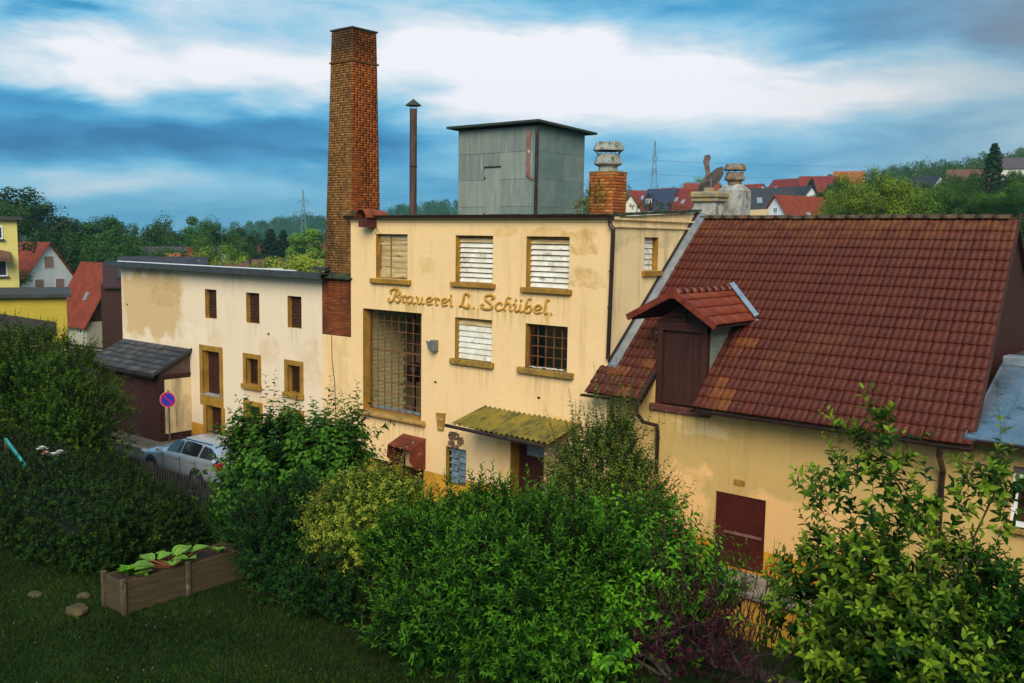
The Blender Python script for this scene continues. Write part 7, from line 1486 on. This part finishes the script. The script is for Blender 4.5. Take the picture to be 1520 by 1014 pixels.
far_house('orange roofed house high among trees on the right hillside', 20.6, 330, 31.0, 20, 9, 9, 4.0, WM['cream'], RM['orange'])
gable_house('dark roofed house with white gable among the trees at the right', 15.9, 210, 21.6, 40, 1, 8, 8, 4.5, WM['white'], RM['dark'])
far_house('brown roofed house among trees near the tall spruce', 14.3, 240, 24.8, 14, 10, 9, 3.2, WM['orange'], RM['brown'])
far_house('small grey roofed house at the far right hillside', 11.8, 300, 32.0, 12, 12, 9, 3.0, WM['cream'], RM['grey'])
gable_house('white dormered house with dark blue roof between the chimneys', 30.15, 265, 21.9, 64, 1, 8.5, 10, 5.5, WM['white'], RM['blue'], dorm=((-2.2, 2.4, 1.6),), chim=(-2, .4, M_zinc))
far_house('wide red roofed house left of the dark blue roof', 31.7, 280, 22.1, 31, 11, 11, 5.6, WM['cream'], RM['deep'], sky_=((-2, .4, 1.3), (2, .4, 1.3)), over=.5)
gable_house('red roofed house with white gable right of the dark blue roof', 28.75, 262, 21.8, 60, 1, 12, 11, 6, WM['white'], RM['deep'], sky_=((0, .5, 1.3), (2.5, .6, 1.2)))
far_house('red roofed house uphill beside the draught cowl', 28.7, 320, 26.6, 20, 11, 10, 4.5, WM['cream'], RM['red'], chim=(2, .5))
far_house('red roofed house seen just above the dark blue roof', 30.2, 320, 25.0, 20, 9, 9, 4, WM['cream'], RM['red'])
gable_house('small cream house with orange red roof near the brick chimney', 32.8, 250, 19.4, 20, -1, 5, 5, 3.4, WM['cream'], RM['red'])

# ================================================================== FAR TREES
def tree_meshes(kind, seed, leafm, q_=2.4):
    """unit tree: height 1, crown radius about .36"""
    g = np.random.default_rng(seed); cl, rd = [], []
    if kind == 'broad':
        n = 95
        for i in range(n):
            d = unit(g.normal(size=(1, 3)))[0]; rr_ = g.uniform(.45, 1) ** .5; e = 1 + .22 * math.sin(3 * d[0] + seed) * math.cos(4 * d[1] + seed * 2); cl.append((d[0] * .34 * rr_ * e, d[1] * .34 * rr_ * e, .60 + d[2] * .34 * rr_ * e)); rd.append(g.uniform(.05, .105))
        per, sz = int(85 * q_), .030 / q_ ** .5
    elif kind == 'tall':
        n = 85
        for i in range(n): t = g.uniform(0, 1); w = .24 * math.sin(math.pi * (t * .86 + .10)) ** .7 * (1 + .25 * math.sin(9 * t + seed)); a = g.uniform(0, 6.28); q = g.uniform(.5, 1); cl.append((math.cos(a) * w * q, math.sin(a) * w * q, .16 + t * .80)); rd.append(g.uniform(.04, .08))
        per, sz = int(85 * q_), .028 / q_ ** .5
    else:
        n = 130
        for i in range(n): t = (i + .5) / n; w = .24 * (1 - t) ** .85 + .01; a = i * 2.4; q = g.uniform(.55, 1); cl.append((math.cos(a) * w * q, math.sin(a) * w * q, .08 + t * .90 - .03 * q)); rd.append(.022 + .05 * (1 - t))
        per, sz = int(60 * q_), .024 / q_ ** .5
    cl = np.array(cl); rd = np.array(rd); C_ = np.repeat(cl, per, 0); r_ = np.repeat(rd, per); d = unit(g.normal(size=(len(C_), 3)))
    if kind == 'conifer': d[:, 2] *= .5
    P = C_ + d * (r_ * g.uniform(.6, 1.08, len(r_)))[:, None]; ctr = np.array([0, 0, .55]); N_ = unit(d + .35 * unit(P - ctr) + g.normal(0, .35, d.shape)); u = unit(np.cross(N_, g.normal(size=N_.shape))); w = np.cross(N_, u); s_ = (sz * g.uniform(.5, 1.1, len(P)))[:, None]
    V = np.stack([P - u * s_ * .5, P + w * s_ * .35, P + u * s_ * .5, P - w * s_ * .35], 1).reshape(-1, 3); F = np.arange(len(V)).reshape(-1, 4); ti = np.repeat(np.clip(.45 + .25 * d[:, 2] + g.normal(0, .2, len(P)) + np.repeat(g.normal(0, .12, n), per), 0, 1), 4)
    crown = mesh_np('crown', V, [F], leafm, attr=ti); t = MB(); t.tube([(0, 0, -.05), (.005, 0, .3), (0, .01, .75)], [.028, .02, .006], 7)
    for k in range(7): a = k * 2.1; t.tube([(0, 0, .22 + .05 * k), (.10 * math.cos(a), .10 * math.sin(a), .36 + .05 * k), (.22 * math.cos(a), .22 * math.sin(a), .48 + .05 * k)], [.012, .008, .003], 5)
    me = bpy.data.meshes.new('trunk'); me.from_pydata(t.v, [], t.f); me.materials.append(M_bark); return crown, me
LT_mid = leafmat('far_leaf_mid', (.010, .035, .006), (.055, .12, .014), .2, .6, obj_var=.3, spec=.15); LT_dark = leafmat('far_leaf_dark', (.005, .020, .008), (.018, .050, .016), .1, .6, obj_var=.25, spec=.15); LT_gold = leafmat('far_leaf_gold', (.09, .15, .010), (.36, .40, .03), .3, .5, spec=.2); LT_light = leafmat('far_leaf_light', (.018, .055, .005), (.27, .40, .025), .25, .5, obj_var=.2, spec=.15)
TK = dict(broad=[tree_meshes('broad', s_, LT_mid) for s_ in (1, 2, 3)], tall=[tree_meshes('tall', s_, LT_mid) for s_ in (4, 5)], conifer=[tree_meshes('conifer', s_, LT_dark) for s_ in (6, 7)], gold=[tree_meshes('broad', 8, LT_gold)], light=[tree_meshes('broad', 9, LT_light), tree_meshes('broad', 10, LT_light)], lighttall=[tree_meshes('tall', 11, LT_light)], nbroad=[tree_meshes('broad', 12, LT_mid, 7)], nlight=[tree_meshes('broad', 13, LT_light, 7)])
rt_ = random.Random(12)
def far_tree(kind, az, d, top, label, wf=1., name=None, base=None, cat='tree', group=None, sink=0):
    x, y = pd(az, d); z = gz(x, y) if base is None else base; z -= sink; h = max(2.5, top - z); cr, tr = rt_.choice(TK['n' + kind if d < 105 and 'n' + kind in TK else kind]); s_ = h
    root = thing(name or ('spruce_tree' if kind == 'conifer' else 'broadleaf_tree'), label, cat, (x, y, z), group)
    a = rt_.uniform(0, 6.28)
    for nm, me in (('crown', cr), ('trunk', tr)):
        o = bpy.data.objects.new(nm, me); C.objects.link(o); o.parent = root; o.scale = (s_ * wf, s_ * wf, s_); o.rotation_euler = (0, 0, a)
    return root
def top_at(py, az, d):   # height whose line of sight lies py pixels above the horizon at that distance
    return 8 + py / 1410. * d / 1.0
# left skyline, one by one: azimuth, distance, pixels above the horizon, kind, width
LEFT = [(68.4, 160, 40, 'broad', 1.0), (67.2, 155, 56, 'tall', 1.5), (66.3, 170, 42, 'broad', 1.0), (65.3, 165, 24, 'broad', 1.15), (64.3, 168, 8, 'broad', 1.0), (64.7, 150, 14, 'broad', 1.0), (63.0, 150, 21, 'tall', 1.3), (62.0, 145, 8, 'broad', 1.1), (60.9, 160, 17, 'broad', .9), (60.2, 170, 12, 'conifer', 1.0),
        (59.6, 175, 22, 'broad', .9), (58.8, 165, 14, 'broad', 1.1), (58.0, 180, 23, 'tall', 1.3), (57.3, 150, 2, 'broad', 1.0), (56.9, 185, 19, 'broad', 1.0), (56.1, 190, 14, 'broad', .9), (61.4, 128, -8, 'broad', .9), (59.9, 135, -16, 'broad', 1.0), (58.6, 130, -20, 'broad', .9), (64.6, 165, -16, 'light', .9),
        (57.2, 120, -8, 'light', .8), (56.0, 165, -2, 'broad', .9), (55.2, 175, 2, 'conifer', 1.15), (54.6, 190, 10, 'broad', .7), (54.0, 180, 12, 'conifer', 1.2), (53.3, 185, 10, 'conifer', 1.1), (52.6, 170, -8, 'light', .6), (52.3, 200, -2, 'broad', .8), (51.9, 165, 9, 'lighttall', 1.35), (51.1, 230, 8, 'broad', .9), (50.4, 220, 2, 'broad', .9), (55.5, 128, -26, 'light', .7), (54.6, 122, -30, 'light', .8), (53.9, 118, -27, 'broad', .8), (66.4, 165, 42, 'broad', 1.0), (67.8, 150, 44, 'broad', .9), (69.5, 130, 40, 'broad', 1.0)]
desc = {'broad': 'round green broadleaf tree', 'tall': 'tall dark green tree', 'conifer': 'dark conifer', 'light': 'light green bushy tree', 'lighttall': 'tall airy light green birch-like tree', 'gold': 'golden green bush'}
def where_left(az):
    return ('at the left edge behind the yellow house' if az > 66 else 'behind the white gabled house' if az > 63.5 else 'beyond the left end of the annex roof' if az > 60 else 'beyond the middle of the annex roof' if az > 56 else 'beyond the right half of the annex roof' if az > 52.5 else 'just left of the tall chimney')
def ordered(spots, where):
    """label every tree by its kind, its place and its rank from the left among its like"""
    out = {}; 
    for t in spots: out.setdefault((t[3], where(t)), []).append(t)
    res = {}; ordn = ['first', 'second', 'third', 'fourth', 'fifth', 'sixth', 'seventh', 'eighth', 'ninth', 'tenth', 'eleventh', 'twelfth', 'thirteenth', 'fourteenth', 'fifteenth', 'sixteenth', 'seventeenth', 'eighteenth', 'nineteenth', 'twentieth', 'twenty-first', 'twenty-second', 'twenty-third', 'twenty-fourth', 'twenty-fifth', 'twenty-sixth', 'twenty-seventh', 'twenty-eighth', 'twenty-ninth', 'thirtieth']
    for (k, w), L_ in out.items():
        L_.sort(key=lambda t: -t[0])
        for i, t in enumerate(L_): res[t] = (desc[k] + ' ' + w) if len(L_) == 1 else ('%s from left: %s %s' % (ordn[i], desc[k].replace('round green broadleaf', 'round green'), w))
    return res
LL_ = ordered(LEFT, lambda t: where_left(t[0]))
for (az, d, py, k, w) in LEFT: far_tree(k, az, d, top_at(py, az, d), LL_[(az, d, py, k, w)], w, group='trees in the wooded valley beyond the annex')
far_tree('gold', 51.55, 62, top_at(-18, 51.5, 62), 'golden green round bush just over the annex roof beside the tall chimney', 1.25, name='golden_bush', base=-.8, cat='bush'); far_tree('gold', 50.9, 60, top_at(-30, 51, 60), 'smaller golden bush touching the tall chimney', 1.1, name='golden_bush', base=-.8, cat='bush')
# right side, big trees behind the barn roof
RIGHT = [(20.75, 90, 60, 'light', .8), (19.2, 84, 112, 'light', 1.05), (17.9, 92, 94, 'light', 1.0), (19.9, 98, 96, 'light', .8), (16.4, 95, 80, 'broad', 1.0), (15.0, 92, 90, 'broad', .95), (13.9, 100, 66, 'broad', 1.0), (12.8, 95, 78, 'broad', 1.0), (11.6, 90, 85, 'broad', 1.0), (10.2, 85, 90, 'broad', 1.0), (16.9, 150, 88, 'broad', .9), (15.4, 200, 96, 'broad', .9), (14.2, 160, 92, 'broad', .9), (18.5, 170, 90, 'broad', .9), (12.0, 170, 100, 'broad', 1.0), (10.8, 150, 110, 'broad', 1.0),
         (13.35, 140, 137, 'conifer', 1.0), (22.6, 190, 92, 'conifer', 1.0), (21.9, 170, 82, 'broad', .9), (22.9, 150, 68, 'broad', .7), (21.0, 230, 92, 'broad', 1.0), (24.9, 210, 50, 'broad', .8), (27.0, 130, 32, 'broad', .9), (25.9, 300, 74, 'broad', .6), (23.4, 300, 88, 'broad', .7), (33.0, 200, 36, 'light', 1.1), (32.2, 190, 24, 'light', .9), (30.9, 180, 30, 'broad', .9), (29.6, 190, 28, 'light', .9), (28.6, 200, 32, 'light', .9), (34.0, 180, 30, 'light', 1.0), (31.3, 330, 62, 'broad', 1.0), (33.6, 300, 52, 'broad', 1.1), (28.9, 420, 92, 'light', 1.6), (26.9, 130, 40, 'broad', .8), (35.2, 160, 38, 'broad', .8), (25.4, 140, 22, 'broad', .8), (9.0, 70, 80, 'broad', 1.0), (8.2, 45, 40, 'broad', 1.0), (9.8, 52, 60, 'broad', 1.1), (11.2, 44, -20, 'broad', 1.0), (10.3, 40, -60, 'broad', 1.2)]
def where_right(az, d):
    if az > 32: return 'behind the short brick chimney'
    if az > 27.5: return 'near hillside houses between the chimneys'
    if az > 23.2: return 'near hillside houses right of the chimneys'
    if az > 20: return 'left of the barn ridge middle'
    if az > 16: return 'behind the barn ridge middle' if d < 120 else 'uphill behind the barn ridge middle'
    if az > 13: return 'right of the middle of the barn ridge' if d < 120 else 'on the slope left of the barn roof end'
    return 'behind the right end of the barn roof' if d < 120 else 'on the slope above the barn roof end'
g = np.random.default_rng(8)
for i in range(46):
    az = float(g.uniform(8.5, 20)); d = float(g.uniform(115, 250)); RIGHT.append((round(az, 2), round(d, 1), round(float(56 + (20 - az) * 2.2 + (d - 115) * .22 + g.uniform(-10, 8)), 1), str(g.choice(['broad', 'broad', 'light'])), .95))
for i in range(16): az = float(g.uniform(26.6, 34.5)); RIGHT.append((round(az, 2), round(float(g.uniform(170, 250)), 1), round(float(g.uniform(22, 44)), 1), str(g.choice(['broad', 'light'])), 1.0))
RL_ = ordered(RIGHT, lambda t: where_right(t[0], t[1]))
for (az, d, py, k, w) in RIGHT:
    l = 'tall pointed dark spruce standing above all trees at the right' if az == 13.35 else RL_[(az, d, py, k, w)]; far_tree(k, az, d, top_at(py, az, d), l, w, group=None if az == 13.35 else 'trees around the hillside village')
# ridge line: single trees on the horizon at the right, far off
for i in range(46):
    az = 9.5 + i * .55 + rt_.uniform(-.15, .15); far_tree(rt_.choice(['broad', 'broad', 'tall']), az, 640 + rt_.uniform(-30, 30), 0, 'distant tree on the ridge line above the hillside village', rt_.uniform(1.0, 1.5), sink=0) if False else None
def wood(name, label, spots, hmin, hmax, kinds, wf=1.1):
    """far-off wood that reads as one mass: joined crowns"""
    VV, FF, TT = [], [], []; off = 0; g = np.random.default_rng(len(spots))
    base = []
    for k in kinds: me = TK[k][0][0]; v = np.empty(len(me.vertices) * 3, np.float32); me.vertices.foreach_get('co', v); v = v.reshape(-1, 3); a = np.empty(len(me.vertices), np.float32); me.attributes['tint'].data.foreach_get('value', a); base.append((v, a))
    for (x, y) in spots:
        v, a = base[int(g.integers(0, len(base)))]; q = len(v) // 4; sel = g.choice(q, min(q, 700), replace=False); idx = (sel[:, None] * 4 + np.arange(4)).ravel(); h = g.uniform(hmin, hmax); t = g.uniform(0, 6.28); vv = v[idx]; c_ = vv.reshape(-1, 4, 3).mean(1).repeat(4, 0); vv = c_ + (vv - c_) * 2.6
        vx = vv[:, 0] * math.cos(t) - vv[:, 1] * math.sin(t); vy = vv[:, 0] * math.sin(t) + vv[:, 1] * math.cos(t); VV.append(np.c_[vx * h * wf + x, vy * h * wf + y, vv[:, 2] * h + gz(x, y) - .12 * h]); TT.append(a[idx] * .8 + g.uniform(0, .2))
    V = np.concatenate(VV); F = np.arange(len(V)).reshape(-1, 4); o = link(bpy.data.objects.new(name, mesh_np(name, V, [F], LT_mid, attr=np.concatenate(TT)))); tag(o, label, 'woodland', kind='stuff'); return o
g = np.random.default_rng(3)
sp = []
for i in range(330): az = g.uniform(33, 56); d = g.uniform(720, 1350); sp.append(pd(az, d))
wood('distant_wood', 'distant wooded hill behind the tall chimney and brewery roof', sp, 18, 26, ['broad', 'tall'])
sp = [pd(g.uniform(26.5, 37), g.uniform(520, 720)) for i in range(150)] + [pd(g.uniform(9, 25), g.uniform(600, 760)) for i in range(170)]
wood('ridge_wood', 'dark line of trees along the ridge above the hillside village', sp, 9, 16, ['broad', 'tall'])
sp = [pd(g.uniform(9, 23), g.uniform(280, 520)) for i in range(110)] + [pd(g.uniform(23, 36), g.uniform(350, 500)) for i in range(50)]
wood('hillside_wood', 'loose hillside groves between the village houses at the right', sp, 9, 14, ['broad', 'broad'])
sp = [pd(g.uniform(50, 70), g.uniform(180, 420)) for i in range(170)]
wood('valley_wood', 'dense valley wood closing the view at the left', sp, 12, 16.5, ['broad', 'tall'])

# ================================================================== PYLONS AND WIRES
M_pyl = mat('pylon_steel', (.16, .22, .26), None, .1, rough=.6, bump=0)
def pylon(x, y, zb, H_, w, arms, label, th):
    root = thing('power_pylon', label, 'pylon', (x, y, zb)); m = MB(); a = math.atan2(-x, y); sx = Vector((math.cos(a), math.sin(a), 0)); fw = Vector((-math.sin(a), math.cos(a), 0)); o0 = Vector((x, y, zb)); P = lambda u, v, t: o0 + sx * u + fw * v + Vector((0, 0, t * H_)); n = 9
    wd = lambda t: w * (1 - t) ** 1.1 + w * .08
    for i in range(n):
        t0, t1 = i / n, (i + 1) / n
        for su, sv in ((-1, -1), (1, -1), (1, 1), (-1, 1)): m.beam(P(su * wd(t0), sv * wd(t0), t0), P(su * wd(t1), sv * wd(t1), t1), th, th)
        for sv in (-1, 1): m.beam(P(-wd(t0), sv * wd(t0), t0), P(wd(t1), sv * wd(t1), t1), th * .6, th * .6); m.beam(P(wd(t0), sv * wd(t0), t0), P(-wd(t1), sv * wd(t1), t1), th * .6, th * .6)
    m.build('mast', M_pyl, root); ends = []
    for t, hw in arms:
        m = MB(); m.beam(P(-hw, 0, t), P(hw, 0, t), th, th); m.beam(P(-hw, 0, t), P(0, 0, t + .035), th * .7, th * .7); m.beam(P(hw, 0, t), P(0, 0, t + .035), th * .7, th * .7)
        for u in (-hw, -hw * .55, hw * .55, hw): m.beam(P(u, 0, t), P(u, 0, t - .045), th * .5, th * .5); ends.append(P(u, 0, t - .045))
        m.build('crossarm', M_pyl, root)
    return ends
x, y = pd(31.5, 420); e1 = pylon(x, y, gz(x, y), top_at(142, 31.5, 420) - gz(x, y), 1.9, ((.80, 1.2), (.62, 1.2)), 'slim lattice power pylon rising between the short brick chimney and the white chimneys', .22)
x, y = pd(52.15, 640); e2 = pylon(x, y, gz(x, y) + 2, top_at(64, 52.15, 640) - gz(x, y) - 2, 2.0, ((.80, 3.6), (.60, 6.0)), 'distant power pylon with two crossarms left of the tall chimney', .38)
wr = MB()
for i, e in enumerate(e1[::2]):
    for (az, d, dz) in ((8, 520, 8), (46, 560, -14)):
        tx, ty = pd(az, d); b_ = Vector((tx, ty, e.z + dz + (i - 2) * 1.0)); pts = []
        for k in range(15): t = k / 14; p = e.lerp(b_, t); p.z -= 26 * t * (1 - t) * (.8 if az > 20 else .5); pts.append(p)
        wr.tube(pts, .035, 3, cap=False)
pw = wr.build('power_lines', M_pyl); tag(pw, 'thin overhead power lines spanning from the slim pylon', 'power lines')

# ================================================================== AIR
HZ = MB(); HZ.box(-3200, 900, -120, 3300, -40, 95); hv = bpy.data.materials.new('haze_air'); hv.use_nodes = True; nt = hv.node_tree; nt.nodes.clear(); o_ = nt.nodes.new('ShaderNodeOutputMaterial'); v_ = nt.nodes.new('ShaderNodeVolumePrincipled'); v_.inputs['Color'].default_value = (.45, .85, 1.0, 1); v_.inputs['Density'].default_value = .00022; v_.inputs['Anisotropy'].default_value = .2; nt.links.new(v_.outputs[0], o_.inputs['Volume'])
hz_ = HZ.build('haze', hv); hz_['kind'] = 'stuff'
